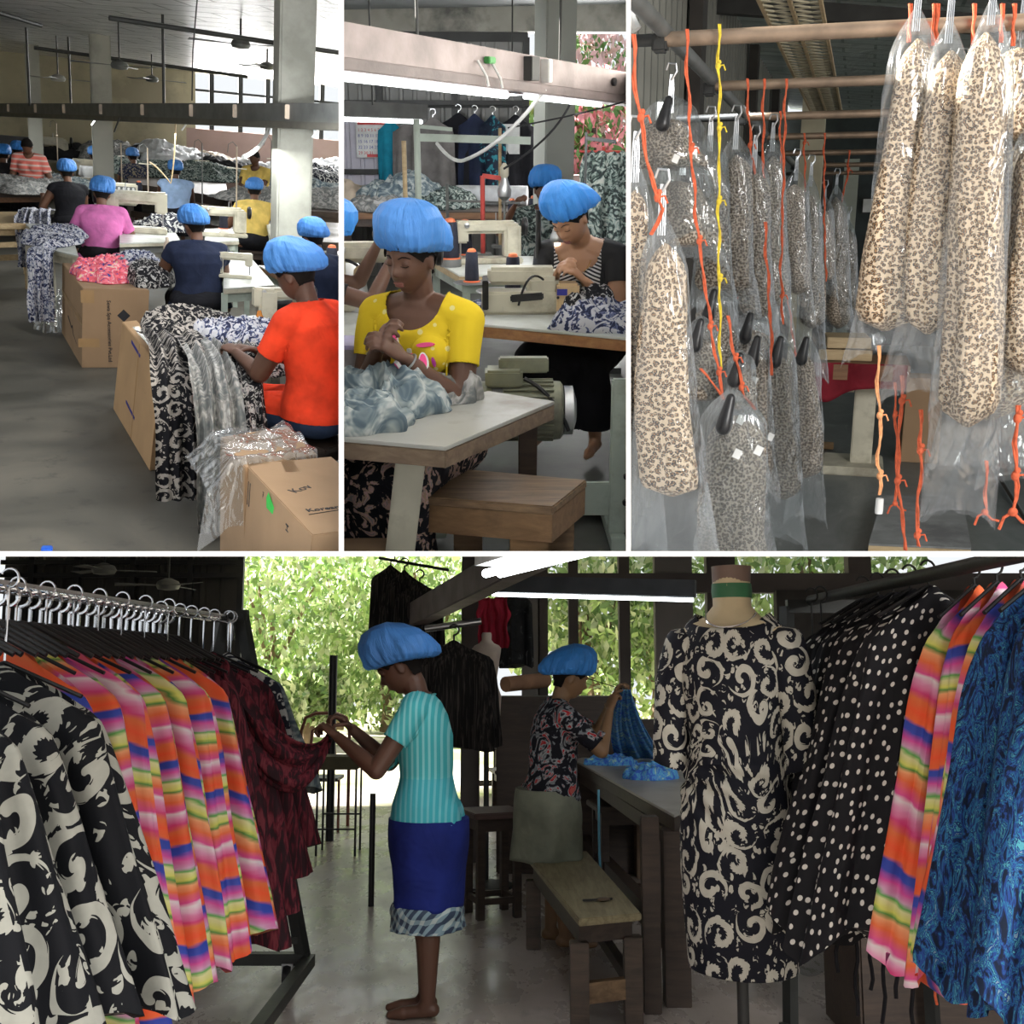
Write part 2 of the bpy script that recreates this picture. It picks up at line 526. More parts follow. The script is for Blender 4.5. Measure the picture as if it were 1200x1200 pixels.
def shell(v, nn, f, s, off, name, mat, parent, voxel, fold=0.0, thick=.005, seed=0.0, fs=16, smooth=30):
    """cloth over the part of a surface where the field s (metres inside the hem) is positive"""
    keep = (s[f] > 0).sum(axis=1) >= 2
    ff = f[keep]
    if len(ff) == 0: return None
    used = np.unique(ff); mp = -np.ones(len(v), dtype=int); mp[used] = np.arange(len(used))
    V = v[used].copy(); N = nn[used]; S = s[used]
    # edges for the gradient of s: pull rim vertices onto s = 0
    E = np.concatenate([f[:, [0, 1]], f[:, [1, 2]], f[:, [2, 3]], f[:, [3, 0]]])
    E = E[E[:, 0] != E[:, 1]]
    acc = np.zeros((len(v), 3))
    d = v[E[:, 1]] - v[E[:, 0]]; L2 = (d * d).sum(1) + 1e-12
    g = d * ((s[E[:, 1]] - s[E[:, 0]]) / L2)[:, None]
    cnt = np.zeros(len(v))
    np.add.at(acc, E[:, 0], g); np.add.at(acc, E[:, 1], g); np.add.at(cnt, E[:, 0], 1); np.add.at(cnt, E[:, 1], 1)
    grad = (2 * acc / np.maximum(cnt, 1)[:, None])[used]
    gl = np.linalg.norm(grad, axis=1)
    rim = (S < voxel * .9)
    step = np.where(rim & (gl > .15), -S / np.maximum(gl, .3) ** 2, 0)
    step = np.clip(step, -voxel * 1.6, voxel * 1.6)
    V = V + grad * step[:, None]
    F2 = mp[ff]
    e2 = np.concatenate([F2[:, [0, 1]], F2[:, [1, 2]], F2[:, [2, 3]], F2[:, [3, 0]]])
    e2 = e2[e2[:, 0] != e2[:, 1]]
    key = np.sort(e2, axis=1); uq, ct = np.unique(key, axis=0, return_counts=True)
    be = uq[ct == 1]
    for _ in range(4):       # even out the hem
        ac = np.zeros_like(V); cn = np.zeros(len(V))
        for a_, b_ in ((0, 1), (1, 0)):
            np.add.at(ac, be[:, a_], V[be[:, b_]]); np.add.at(cn, be[:, a_], 1)
        k_ = cn > 0
        V[k_] = V[k_] * .4 + .6 * ac[k_] / cn[k_][:, None]
    Vs = V.copy()
    for _ in range(smooth):  # cloth bridges hollows
        ac = np.zeros_like(V); cn = np.zeros(len(V))
        for a_, b_ in ((0, 1), (1, 0)):
            np.add.at(ac, uq[:, a_], Vs[uq[:, b_]]); np.add.at(cn, uq[:, a_], 1)
        Vs = Vs * .4 + .6 * ac / np.maximum(cn, 1)[:, None]
    V = V + N * np.maximum(((Vs - V) * N).sum(1), 0)[:, None]
    x, y, z = V.T
    o_ = off + fold * (.6 * np.sin(fs * (x + .35 * z) + 3 * np.sin(7 * z + seed) + seed) + .4 * np.sin(fs * 1.9 * (y - .3 * z) + 2 * np.sin(9 * x) + 2 * seed) + .35 * np.sin(fs * 1.3 * z + 5 * x + seed * 3))
    V = V + N * o_[:, None] if hasattr(o_, '__len__') else V + N * o_
    me = bpy.data.meshes.new(name)
    faces = [tuple(q) if q[2] != q[3] else tuple(q[:3]) for q in F2.tolist()]
    me.from_pydata(V.tolist(), [], faces)
    me.shade_smooth()
    return obj(name, me, mat, parent, None, solid=thick, off=-1)

def head_mb(mb, c, R, face=True, k=1.0):
    def pt(u, w):
        th = 2 * PI * u; ph = -PI / 2 + PI * w
        dx, dy, dz = math.cos(ph) * math.sin(th), math.cos(ph) * math.cos(th), math.sin(ph)
        low = max(0, -dz)
        x = dx * (.074 - .020 * low ** 1.2)
        y = dy * ((.086 if dy > 0 else .100 - .045 * low ** 1.1))
        z = dz * (.108 if dz > 0 else .118)
        y += .012 * low
        if face and dy > 0:
            fr = max(0, dy) ** .6
            ga = lambda a, b, c_, e: math.exp(-((x - a) / c_) ** 2 - ((z - b) / e) ** 2)
            y += fr * (.009 * ga(0, .012, .011, .020) + .022 * ga(0, -.030, .0125, .017) + .006 * ga(.013, -.038, .008, .008) + .006 * ga(-.013, -.038, .008, .008))
            y -= fr * (.013 * ga(.031, .002, .017, .012) + .013 * ga(-.031, .002, .017, .012))
            y += fr * (.010 * ga(0, -.0625, .021, .0065) + .010 * ga(0, -.0745, .018, .0065) - .005 * ga(0, -.052, .02, .006) - .005 * ga(0, -.087, .022, .007))
            y += fr * (.010 * ga(0, -.103, .024, .014) + .006 * ga(.04, -.035, .02, .025) + .006 * ga(-.04, -.035, .02, .025) + .005 * ga(0, .030, .045, .012))
        return c + R @ (Vector((x, y, z)) * k)
    m2 = MB(); m2.grid(pt, 64, 56)
    rings = [[m2.v[j * 65 + i] for i in range(64)] for j in range(1, 56)]
    mb.loft(rings)
    for sx in (-1, 1):
        mb.ball(c + R @ Vector((sx * .075 * k, -.008 * k, -.012 * k)), (.008 * k, .019 * k, .031 * k), 12, 8, R @ Matrix.Rotation(sx * -.35, 3, 'Z'))
        if face: mb.ball(c + R @ Vector((sx * .031 * k, .0735 * k, .001 * k)), (.0145 * k, .010 * k, .0105 * k), 12, 8, R)

def bez(a, b, c, n=6):
    return [a * (1 - t) ** 2 + b * 2 * t * (1 - t) + c * t * t for t in [i / n for i in range(n + 1)]]

def hand_mb(mb, w, d, nrm, side, curl, k=1.0, spread=.16):
    """w wrist, d pointing direction, nrm direction the back of the hand faces"""
    d = d.normalized(); nrm = (nrm - d * nrm.dot(d)).normalized(); x = d.cross(nrm) * side  # towards the thumb
    mb.loft([[w + d * L * k + x * (a * math.cos(2 * PI * i / 14)) * k + nrm * (b * math.sin(2 * PI * i / 14)) * k for i in range(14)]
             for L, a, b in ((-.02, .022, .019), (.0, .024, .017), (.03, .036, .015), (.065, .040, .014), (.085, .037, .012), (.092, .028, .006))])
    for i, (o_, L, r) in enumerate(((.028, .070, .0088), (.0095, .078, .009), (-.0095, .072, .0086), (-.027, .056, .0078))):
        p = w + d * .082 * k + x * o_ * k
        a = curl * (.55 + .12 * i); dirn = (d + x * (o_ * spread * 14)).normalized(); r *= k
        q = p - d * .02 * k
        for seg, l in enumerate((.45, .32, .25)):
            a2 = a * (1 + .35 * seg)
            dd = Matrix.Rotation(a2, 3, d.cross(nrm)) @ dirn if False else dirn * math.cos(a2) - nrm * math.sin(a2)
            e = p + dd * (L * l * k)
            mb.capsule(q if seg == 0 else p, e, r * (1 - .06 * seg), r * (.94 - .08 * seg), 10)
            p = e; a += curl * .45; q = p
    t0 = w + d * .022 * k + x * .024 * k
    t1 = t0 + (d * .7 + x * .65 - nrm * .25).normalized() * .038 * k
    t2 = t1 + (d * .9 + x * .12 - nrm * (.35 + .4 * curl)).normalized() * .032 * k
    t3 = t2 + (d * .8 - x * .25 - nrm * (.4 + .4 * curl)).normalized() * .024 * k
    mb.capsule(t0, t1, .0125 * k, .0105 * k, 10); mb.capsule(t1, t2, .0105 * k, .0095 * k, 10); mb.capsule(t2, t3, .0095 * k, .0078 * k, 10)

def ik(S, T, a, b, pole):
    D = T - S; L = min(D.length, (a + b) * .995); d = D.normalized()
    T = S + d * L
    h = (a * a - b * b + L * L) / (2 * L)
    r = math.sqrt(max(a * a - h * h, 1e-6))
    p = pole - d * pole.dot(d); p = p.normalized() if p.length > 1e-4 else frame_of(d)[0]
    return S + d * h + p * r, T

def cap_mb(c, R, k=1.0, seed=0, puff=1.0, back=.5):
    """gathered elastic cap; local +Y is the face side"""
    rnd = random.Random(seed); ph = [rnd.uniform(0, 6.3) for _ in range(8)]
    def pt(u, w):
        th = 2 * PI * u
        # w 0 = inside rim, 1 = crown
        cy, sy = math.cos(th), math.sin(th)
        rim = .088
        prof = [(-.012, 1.00), (0, 1.03), (.08, 1.20), (.22, 1.36), (.40, 1.40), (.58, 1.30), (.75, 1.03), (.90, .60), (1, .02)]
        for i in range(len(prof) - 1):
            if prof[i][0] <= w * 1.012 - .012 <= prof[i + 1][0] + 1e-6: break
        t = (w * 1.012 - .012 - prof[i][0]) / (prof[i + 1][0] - prof[i][0])
        rr = prof[i][1] + (prof[i + 1][1] - prof[i][1]) * t
        zz = [-.004, 0, .002, .024, .062, .100, .128, .144, .149]
        z = zz[i] + (zz[i + 1] - zz[i]) * t
        bk = max(0, -cy)
        lump = 1 + .05 * math.sin(3 * th + ph[0] + 2 * w) * min(1, w * 6) + .03 * noise.noise(Vector((3 * math.sin(th), 3 * math.cos(th), 4 * w + seed))) + .035 * math.sin(5 * th + ph[1] + 5 * w) * math.sin(PI * min(1, w))
        ple = .035 * math.exp(-((w - .06) / .2) ** 2) * math.sin(34 * th + ph[2] + 2 * math.sin(3 * th)) + .034 * (1 - w) * math.sin(13 * th + 5 * w + ph[3]) + .022 * (1 - w) * math.sin(23 * th - 4 * w + ph[7]) + .05 * (1 - w) * w * math.sin(9 * th - 9 * w + ph[4])
        r = rim * rr * (lump + ple)
        if rr > 1.1: r *= 1 + .12 * (puff - 1)
        x = r * sy * .90
        y = r * cy * (1.06 if cy > 0 else 1.08 + .20 * back * min(1, rr - .9)) - .006
        zz_ = z * puff * (1 + (1 - w) * (.12 * math.sin(2 * th + ph[5]) + .10 * math.sin(4 * th + ph[6]))) - .045 * back * bk * math.sin(PI * min(1, max(0, w))) * 1.2
        zz_ += (-.022 * bk + .012 * max(0, cy)) * min(1, rr)
        return c + R @ (Vector((x, y, zz_ + .006)) * k)
    m = MB(); m.grid(pt, 176, 36, 1, 1)
    return m

def person(room, label, loc, rz, seat=.45, hipz=None, lean=.15, hunch=.2, head=(.35, 0, 0), hands=((-.12, .40, .82), (.14, .42, .82)), curl=.9,
           skin=None, top=None, bottom=None, cap=None, vox=.009, scale=1.0, stand=False, fat=1.0, sleeve=.55, neck=.075, skirt=None, hem=-.03, hair=True,
           feet=None, hand_n=(0, .3, 1), capk=1.0, near=False, extra=None, knees=.13, pole=(0, -.5, -1), topfold=.004, capseed=None, facepaint=True, hairmat=None, hatoff=(0, 0, 0), capback=.5, hand_d=None):
    """face towards +Y; joints first, then one skin, then clothes over it"""
    sc_ = scale
    t = thing(room, 'person', label, 'person', loc, rz)
    H = (hipz if hipz is not None else (.82 if stand else seat + .075)) * (sc_ if stand else 1)
    def D(a): return Vector((0, math.sin(a), math.cos(a)))
    P0 = Vector((0, 0, H)); W0 = P0 + D(lean * .5) * .145 * sc_; C0 = W0 + D(lean) * .165 * sc_
    N0 = C0 + D(lean + hunch * .5) * .165 * sc_; N1 = N0 + D(lean + hunch + .15) * .052 * sc_
    spine = [(P0 - D(0) * .10, D(0), .125, .10), (P0 - D(0) * .04, D(0), .168, .135), (P0 + D(0) * .03, D(lean * .4), .165, .128), (W0, D(lean * .7), .130, .100),
             (W0 + (C0 - W0) * .5, D(lean), .137, .102), (C0, D(lean), .152, .108), (C0 + (N0 - C0) * .45, D(lean + hunch * .3), .165, .100),
             (C0 + (N0 - C0) * .78, D(lean + hunch * .4), .150, .080), (N0 - D(lean) * .012, D(lean + hunch * .5), .085, .062), (N0 + D(lean) * .012, D(lean + hunch * .7), .055, .054)]
    X = Vector((1, 0, 0)); b = MB(); rings = []
    for c, d, a, e in spine:
        y = X.cross(d).normalized() * -1
        y = d.cross(X).normalized()
        fa = fat if c.z < N0.z - .06 * sc_ else 1 + (fat - 1) * .4
        rings.append([c + X * (math.cos(2 * PI * i / 28) * a * fa * sc_) + y * (math.sin(2 * PI * i / 28) * e * fa * sc_) for i in range(28)])
    b.loft(rings)
    fwd = lambda a: Vector((0, math.cos(a), -math.sin(a)))
    for s_ in (-1, 1):
        b.ball(C0 + X * s_ * .072 * sc_ + fwd(lean) * .078 * fat * sc_ + D(lean) * .01, .058 * fat * sc_, 14, 10)
        if not stand: b.ball(P0 + X * s_ * .085 * fat + Vector((0, -.055, -.035)), (.105 * fat * sc_, .105 * fat * sc_, .085 * sc_), 14, 10)
        else: b.ball(P0 + X * s_ * .07 * fat + Vector((0, -.06, -.03)), (.085 * fat * sc_, .085 * fat * sc_, .10 * sc_), 14, 10)
    b.capsule(N0 - D(lean) * .02, N1 + D(lean) * .02, .052 * sc_, .050 * sc_)
    hc = N1 + D(lean + hunch) * .035 * sc_ + Vector((0, .028, .062)) * sc_
    Rh = (Matrix.Rotation(head[1], 3, 'Z') @ Matrix.Rotation(-head[0], 3, 'X') @ Matrix.Rotation(head[2], 3, 'Y'))
    hc = N1 + Vector((0, .012, .02)) * sc_ + Rh @ Vector((0, .012, .085)) * sc_
    head_mb(b, hc, Rh, near, sc_)
    b.capsule(N1, hc + Rh @ Vector((0, -.03, -.05)) * sc_, .050 * sc_, .046 * sc_)
    segs = []
    sh = []
    for i, s_ in enumerate((-1, 1)):
        S = N0 + D(lean) * -.058 * sc_ + X * s_ * .158 * sc_ * (1 + (fat - 1) * .5) + fwd(lean) * .005
        T = Vector(hands[i])
        pl = Vector((pole[0] + s_ * .55, pole[1], pole[2]))
        E, T = ik(S, T, .275 * sc_, .245 * sc_, pl)
        b.capsule(N0 + D(lean) * -.03 + X * s_ * .05, S, .055 * sc_, .050 * fat * sc_)
        b.capsule(S, E, .049 * fat * sc_, .038 * fat * sc_); b.capsule(E, E + (T - E) * .35, .037 * sc_ * fat, .036 * sc_); b.capsule(E + (T - E) * .35, T, .036 * sc_, .0235 * sc_)
        hd = (T - E).normalized()
        if hand_d: hd = (hd + Vector(hand_d[i])).normalized()
        hn = Vector(hand_n) if not hasattr(hand_n[0], '__len__') else Vector(hand_n[i])
        hand_mb(b, T + hd * .012, hd, hn, -s_, curl, sc_)
        segs.append(('ua', S, E, .05)); segs.append(('fa', E, T, .03)); sh.append((S, E, T))
    kn = []
    for i, s_ in enumerate((-1, 1)):
        h_ = P0 + X * s_ * .085 + Vector((0, 0, -.03))
        if stand:
            K = Vector((s_ * .075, .02, .44 * sc_)); A = Vector((s_ * .07, -.02, .07))
            if feet: K, A = Vector(feet[i][0]), Vector(feet[i][1])
        else:
            K = Vector((s_ * knees, .41 * sc_, seat + .035)); A = Vector((s_ * knees * .9, .40, .07))
            if feet: K, A = Vector(feet[i][0]), Vector(feet[i][1])
        b.capsule(h_, K, .082 * fat * sc_, .054 * sc_); b.capsule(K, K + (A - K) * .35 + Vector((0, -.012, 0)), .054 * sc_, .053 * sc_); b.capsule(K + (A - K) * .35 + Vector((0, -.012, 0)), A, .052 * sc_, .031)
        b.capsule(A + Vector((0, -.02, -.03)), A + Vector((0, .11, -.045)), .030, .024); b.capsule(A, A + Vector((0, .02, -.03)), .032, .03)
        b.capsule(A + Vector((0, .10, -.045)), A + Vector((0, .155, -.052)), .028, .016)
        segs.append(('th', h_, K, .07)); segs.append(('sh', K, A, .04)); kn.append((h_, K, A))
    me = remesh(b, vox, 2 if vox < .007 else 2)
    v, nn, f = arrays(me)
    me.name = 'body'
    me.shade_smooth(); me.materials.clear()
    body = obj('body', me, skin, t)
    # distances to the limbs
    def sd(p0, p1):
        p0 = np.array(p0); p1 = np.array(p1); d = p1 - p0; q = v - p0
        tt = np.clip(q @ d / (d @ d), -.3, 1.3); tc = np.clip(tt, 0, 1)
        return np.linalg.norm(q - tc[:, None] * d, axis=1), tt
    arm_t = np.full(len(v), -9.0); is_arm = np.zeros(len(v), bool); is_fore = np.zeros(len(v), bool)
    for S, E, T in sh:
        du, tu = sd(S, E); df, tf = sd(E, T + (T - E) * .8)
        m_ = (du < .075 * fat) & (np.abs(v[:, 0]) > (abs(S.x) - .02)) & (tu > -.1)
        m2 = (df < .07) & (tf > .02) & (df < du + .01)
        m2 |= np.linalg.norm(v - np.array(T + (T - E).normalized() * .08), axis=1) < .085
        m2 &= ~((np.linalg.norm(v - np.array(hc), axis=1) < .13 * sc_))
        arm_t = np.where(m_, np.maximum(arm_t, tu * .275), arm_t); is_arm |= m_
        is_fore |= m2 & ~(m_ & (tu < .9))
        arm_t = np.where(is_fore, .275 + np.maximum(tf, 0) * .245, arm_t)
        is_arm |= is_fore
    dist_h = np.linalg.norm(v - np.array(hc), axis=1)
    # top: below the neckline, above the hem, down the sleeve
    up = np.array(D(lean)); nbase = np.array(N0)
    hv = (v - nbase) @ up
    ncen = np.array(N0 + D(lean) * .02 + fwd(lean) * (.03))
    dn = np.linalg.norm((v - ncen) * np.array([1, 1, .8]), axis=1)
    hemz = H + hem
    s_body = np.minimum(np.minimum(dn - neck * sc_, v[:, 2] - hemz), -hv + .02)
    s_arm = np.where(is_arm, sleeve * .275 - arm_t, 1)
    leg = (v[:, 2] < H - .02)
    s_top = np.minimum(s_body, s_arm)
    if top is not None:
        shell(v, nn, f, s_top, .011 if near else .013, 'top', top, t, vox, topfold, .006, seed=loc[0])
    if bottom is not None:
        legs_to = .08
        s_b = np.minimum(np.where(is_arm, -1, 1), np.minimum(hemz + .03 - v[:, 2], v[:, 2] - .10))
        if bottom[1] == 'skirt':
            sb = MB()
            for (h_, K, A) in kn:
                sb.capsule(h_ + Vector((0, -.02, 0)), K, .125 * fat, .095)
            sb.capsule(kn[0][1], kn[1][1], .09, .09); mid = (kn[0][1] + kn[1][1]) / 2
            sb.capsule(P0 + Vector((0, -.04, -.02)), mid, .125 * fat, .09)
            sb.ball(P0 + Vector((0, -.045, -.0)), (.185 * fat, .165 * fat, .11), 20, 12)
            for (h_, K, A) in kn:
                sb.capsule(K, A + Vector((0, 0, .12)), .09, .10)
            sb.capsule((kn[0][1] + kn[1][1]) / 2, (kn[0][2] + kn[1][2]) / 2 + Vector((0, 0, .12)), .09, .10)
            sm = remesh(sb, max(vox, .009), 4); sv, sn, sf = arrays(sm)
            shell(sv, sn, sf, np.minimum(sv[:, 2] - .16, 1), .004, 'skirt', bottom[0], t, vox, .007, .005, seed=2 + loc[0])
        elif bottom[1] == 'trousers':
            shell(v, nn, f, s_b, .006, 'trousers', bottom[0], t, vox, .004, .006, seed=1 + loc[0])
    if hair:
        q = (v - np.array(hc)) @ np.array(Rh)   # into head axes
        q = (v - np.array(hc)) @ np.array([list(r) for r in Rh])
        s_h = np.minimum(.125 * sc_ - dist_h, np.minimum(q[:, 2] + .045 - np.clip(q[:, 1], -.02, .2) * 1.15, 1)) if True else None
        s_h = np.where(np.abs(q[:, 1]) < .035, np.minimum(s_h, q[:, 2] - .012 + np.clip(-q[:, 1], 0, 1) * .6), s_h)
        hh = shell(v, nn, f, s_h, .009, 'hair', hairmat or MAT['hair'], t, vox, .001, .004)
    if cap is not None:
        Rc = Rh @ Matrix.Rotation(.10, 3, 'X')
        cm = cap_mb(hc + Rh @ (Vector((0, -.010, .010)) + Vector(hatoff)) * sc_, Rc, sc_ * 1.02 * capk, capseed if capseed is not None else int(abs(loc[0] * 91 + loc[1] * 37)), back=capback)
        o = cm.build('bouffant_cap', cap, t, smooth=60)
    if near and facepaint:
        q = (v - np.array(hc)) @ np.array(Rh) / sc_
        def sy(x, z):
            m_ = (np.abs(q[:, 0] - x) < .006) & (np.abs(q[:, 2] - z) < .006)
            return q[m_, 1].max() if m_.any() else .08
        def at(x, z, d=0.0): return hc + Rh @ Vector((x, sy(x, z) + d, z)) * sc_
        for s_ in (-1, 1):
            e = MB(); e.tube([at(s_ * x, z, -.0005) for x, z in ((.013, .019), (.024, .0245), (.036, .0235), (.047, .017))], [.0016, .0026, .0024, .001], 6)
            e.build('eyebrow', MAT['hair'], t)
            e = MB(); e.tube([at(s_ * x, z, -.0004) for x, z in ((.018, -.005), (.026, -.0085), (.035, -.0085), (.045, -.004))], .0013, 5)
            e.build('eyelashes', MAT['hair'], t)
        e = MB()
        e.ball(at(0, -.0645, -.0035), (.021 * sc_, .0055 * sc_, .0050 * sc_), 16, 8, Rh)
        e.ball(at(0, -.0735, -.0035), (.018 * sc_, .006 * sc_, .0056 * sc_), 16, 8, Rh)
        e.build('lips', MAT['lips'], t)
    info = dict(hc=hc, Rh=Rh, sh=sh, kn=kn, P0=P0, N0=N0, C0=C0, W0=W0, v=v, nn=nn, f=f, s_top=s_top, t=t, fwd=fwd(lean), up=D(lean))
    return info

# ---------------------------------------------------------------- cloth, furniture and machines
def heap_mb(sx, sy, h, seed=0, n=46, fold=.035, lump=2.6, over=0.0, drop=.4):
    """crumpled cloth lying in a mound; past the rim `over` of the -y side it hangs down by drop"""
    def top(u, w):
        th = 2 * PI * u; r = w
        rim = 1 + .16 * noise.noise(Vector((math.cos(th) * 1.7, math.sin(th) * 1.7, seed))) + .05 * math.sin(9 * th + seed)
        x, y = math.cos(th) * r * sx * rim, math.sin(th) * r * sy * rim
        b = max(0, 1 - r ** 2.2) ** .55
        q = Vector((x * lump / .3 * .5, y * lump / .3 * .5, seed * 1.7))
        z = h * b * (.72 + .5 * noise.noise(q * .6))
        rd = 1 - abs(noise.noise(q * 1.3 + Vector((noise.noise(q) * 1.2, 0, 0)))) * 2.2
        rd2 = 1 - abs(noise.noise(q * 2.9 + Vector((5, 0, 0)))) * 2.2
        z += fold * (rd + .45 * rd2) * min(1, b * 1.6 + .25)
        return Vector((x, y, max(z, .004)))
    m = MB()
    m.grid(lambda u, w: top(u, w), n * 2, n, 2 * PI * sx * .6, max(sx, sy))
    rings = [[m.v[n * (2 * n + 1) + i] for i in range(2 * n)]]
    rings.append([Vector((p[0] * .98, p[1] * .98, 0)) for p in rings[0]])
    # flat underside so that the mound is closed
    m2 = MB()
    rr = [[m.v[j * (2 * n + 1) + i] for i in range(2 * n)] for j in range(1, n + 1)] + [rings[1]]
    m2.loft(rr, True, True)
    # planar uv
    for k, f in enumerate(m2.f):
        m2.uv[k] = tuple((m2.v[i][0] * 1.1 + .3 * m2.v[i][2], m2.v[i][1] * 1.1 + .6 * m2.v[i][2]) for i in f)
    return m2

def drape_mb(w, prof, seed=0, folds=7, amp=.02, flare=.0, n=60, th=.012, sk=0.0, jit=.03):
    """a length of cloth: prof = (y, z) path, w wide along x, folds growing along the path"""
    L = [0.0]
    for a, b in zip(prof, prof[1:]): L.append(L[-1] + math.hypot(b[0] - a[0], b[1] - a[1]))
    m_ = 34
    def at(t):
        s_ = t * L[-1]
        for i in range(len(L) - 1):
            if s_ <= L[i + 1] + 1e-9: break
        q = (s_ - L[i]) / max(L[i + 1] - L[i], 1e-9)
        a, b = prof[i], prof[i + 1]
        d = Vector((0, b[0] - a[0], b[1] - a[1])).normalized()
        return Vector((0, a[0] + (b[0] - a[0]) * q, a[1] + (b[1] - a[1]) * q)), Vector((0, -d.z, d.y))
    def fn(u, t, o=0):
        p, nrm = at(t)
        x = (u - .5) * w * (1 + flare * t)
        f = amp * (.25 + .75 * t) * (math.sin(2 * PI * folds * u + 2.2 * noise.noise(Vector((u * 3, t * 1.5, seed))) * 2 + seed) + .5 * math.sin(2 * PI * folds * 1.9 * u + seed * 2 + 2 * t))
        f += .02 * noise.noise(Vector((u * 5, t * 4, seed + 3)))
        e = jit * noise.noise(Vector((t * 4, seed, u > .5)))
        z = -jit * abs(noise.noise(Vector((u * 6, seed, 4)))) * (t > .97)
        return p + nrm * (f + o) + Vector((x + e * (1 if u in (0, 1) else .5) + sk * t, 0, z))
    m = MB(); m.grid(lambda u, t: fn(u, t), n, m_, w, L[-1])
    return m

def hang_mb(wt, wb, L, th, seed=0, sleeve=True, slope=.07, n=64, rows=30, folds=6, wave=.14, neck=.07, hemwave=.02, shift=0.0, round_=2.6):
    """a garment on a hanger: hangs below z = 0, wide along x, thin along y; uv in metres"""
    def hw(t):
        a = wt + (wb - wt) * t ** .9
        return a
    rings = []
    for j in range(rows + 1):
        t = j / rows
        z0 = -L * t
        ring = []
        for i in range(n):
            a = 2 * PI * i / n; ca, sa = math.cos(a), math.sin(a)
            ex = 2 / round_
            x = math.copysign(abs(ca) ** ex, ca); y = math.copysign(abs(sa) ** ex, sa)
            tt = min(1, t / .10)
            halfw = hw(t) / 2 * (.42 + .58 * math.sqrt(max(0, 1 - (1 - tt) ** 2))) if t < .10 else hw(t) / 2
            thk = th / 2 * (.35 + .65 * min(1, t / .18)) * (1 + .5 * t)
            f = wave * min(1, t * 3.5) * (math.sin(folds * a * 1.0 + seed + 1.5 * noise.noise(Vector((ca, sa, t * 1.8 + seed)))) + .5 * math.sin(2 * folds * a + 2 * seed + 2 * t))
            px = x * halfw * (1 + f * .30)
            py = y * thk * (1 + f * 1.6) + th * .35 * math.sin(x * 5 + seed) * t
            z = z0 - slope * min(1, abs(x)) ** 1.5 * (1 - t) * (1 if t < .5 else 0 + (1 - t) * 2) * 1.0
            z += hemwave * t * math.sin(3 * a + seed)
            ring.append(Vector((px + shift * t, py, z)))
        rings.append(ring)
    m = MB(); m.loft(rings, True, True)
    cu = []
    for rg in rings:
        c = [0.0]
        for i in range(n): c.append(c[-1] + (rg[(i + 1) % n] - rg[i]).length)
        cu.append([q - c[-1] / 2 for q in c])
    k = 0
    for j in range(rows):
        for i in range(n):
            def U(ii, jj): return (cu[jj][ii] + seed * .37, rings[jj][ii % n].z + seed * .21)
            m.uv[k] = (U(i, j), U(i + 1, j), U(i + 1, j + 1), U(i, j + 1)); k += 1
    return m

def hanger_mb(w=.42, r=.004, hook=.055, drop=.09):
    m = MB()
    m.tube([(-w / 2, 0, -drop), (0, 0, 0), (w / 2, 0, -drop)], r, 8)
    return m

def hook_mb(rr=.018, r=.0025, z0=0.0, neck=.035):
    m = MB()
    pts = [(0, 0, z0 - .01), (0, 0, z0 + neck)]
    for i in range(11):
        a = -PI / 2 + i / 10 * PI * 1.35
        pts.append((rr * math.cos(a), 0, z0 + neck + rr + rr * math.sin(a)))
    m.tube(pts, r, 7)
    return m

def table(room, label, loc, rz, w, d, h, top_m, edge_m, leg_m, th=.04, name='work_table', group=None, inset=.06, leg=.05, frame=True, shelf=False, cat='table', splay=0, apron=.08, rail=False):
    t = thing(room, name, label, cat, loc, rz, group)
    MB().box((0, 0, h - .006), (w, d, .012)).build('tabletop', top_m, t, bevel=.003)
    MB().box((0, 0, h - .012 - th / 2), (w * .999, d * .999, th)).build('table_edge', edge_m, t, bevel=.004)
    for sx in (-1, 1):
        for sy in (-1, 1):
            x, y = sx * (w / 2 - inset), sy * (d / 2 - inset)
            MB().bar((x, y, h - th - .012), (x + sx * splay, y + sy * splay * .3, 0), leg, leg, (0, 1, 0)).build('leg', leg_m, t, bevel=.004)
    if apron:
        a = MB()
        for sy in (-1, 1): a.box((0, sy * (d / 2 - inset), h - th - apron / 2 - .012), (w - 2 * inset, leg * .5, apron))
        for sx in (-1, 1): a.box((sx * (w / 2 - inset), 0, h - th - apron / 2 - .012), (leg * .5, d - 2 * inset, apron))
        a.build('apron', leg_m, t)
    if frame:
        a = MB()
        for sx in (-1, 1): a.box((sx * (w / 2 - inset), 0, .16), (leg * .7, d - 2 * inset, leg))
        a.box((0, 0, .16), (w - 2 * inset, leg * .7, leg))
        a.build('stretcher', leg_m, t)
    if shelf:
        MB().box((0, 0, h * .38), (w - inset, d - inset, .025)).build('shelf', edge_m, t)
    return t

def stool(room, label, loc, rz, w, d, h, m, top=None, name='wooden_stool', group=None, th=.035, leg=.045, cat='stool', rails=True, overhang=.03):
    t = thing(room, name, label, cat, loc, rz, group)
    MB().box((0, 0, h - th / 2), (w, d, th)).build('seat', top or m, t, bevel=.006)
    for sx in (-1, 1):
        for sy in (-1, 1):
            MB().box((sx * (w / 2 - overhang - leg / 2), sy * (d / 2 - overhang - leg / 2), (h - th) / 2), (leg, leg, h - th)).build('leg', m, t, bevel=.003)
    if rails:
        for nm, z, hh in (('apron', h - th - .04, .07), ('stretcher', .10, .035)):
            a = MB()
            for sy in (-1, 1): a.box((0, sy * (d / 2 - overhang - leg / 2), z), (w - 2 * overhang - leg, leg * .5, hh))
            for sx in (-1, 1): a.box((sx * (w / 2 - overhang - leg / 2), 0, z), (leg * .5, d - 2 * overhang - leg, hh))
            a.build(nm, m, t)
    return t

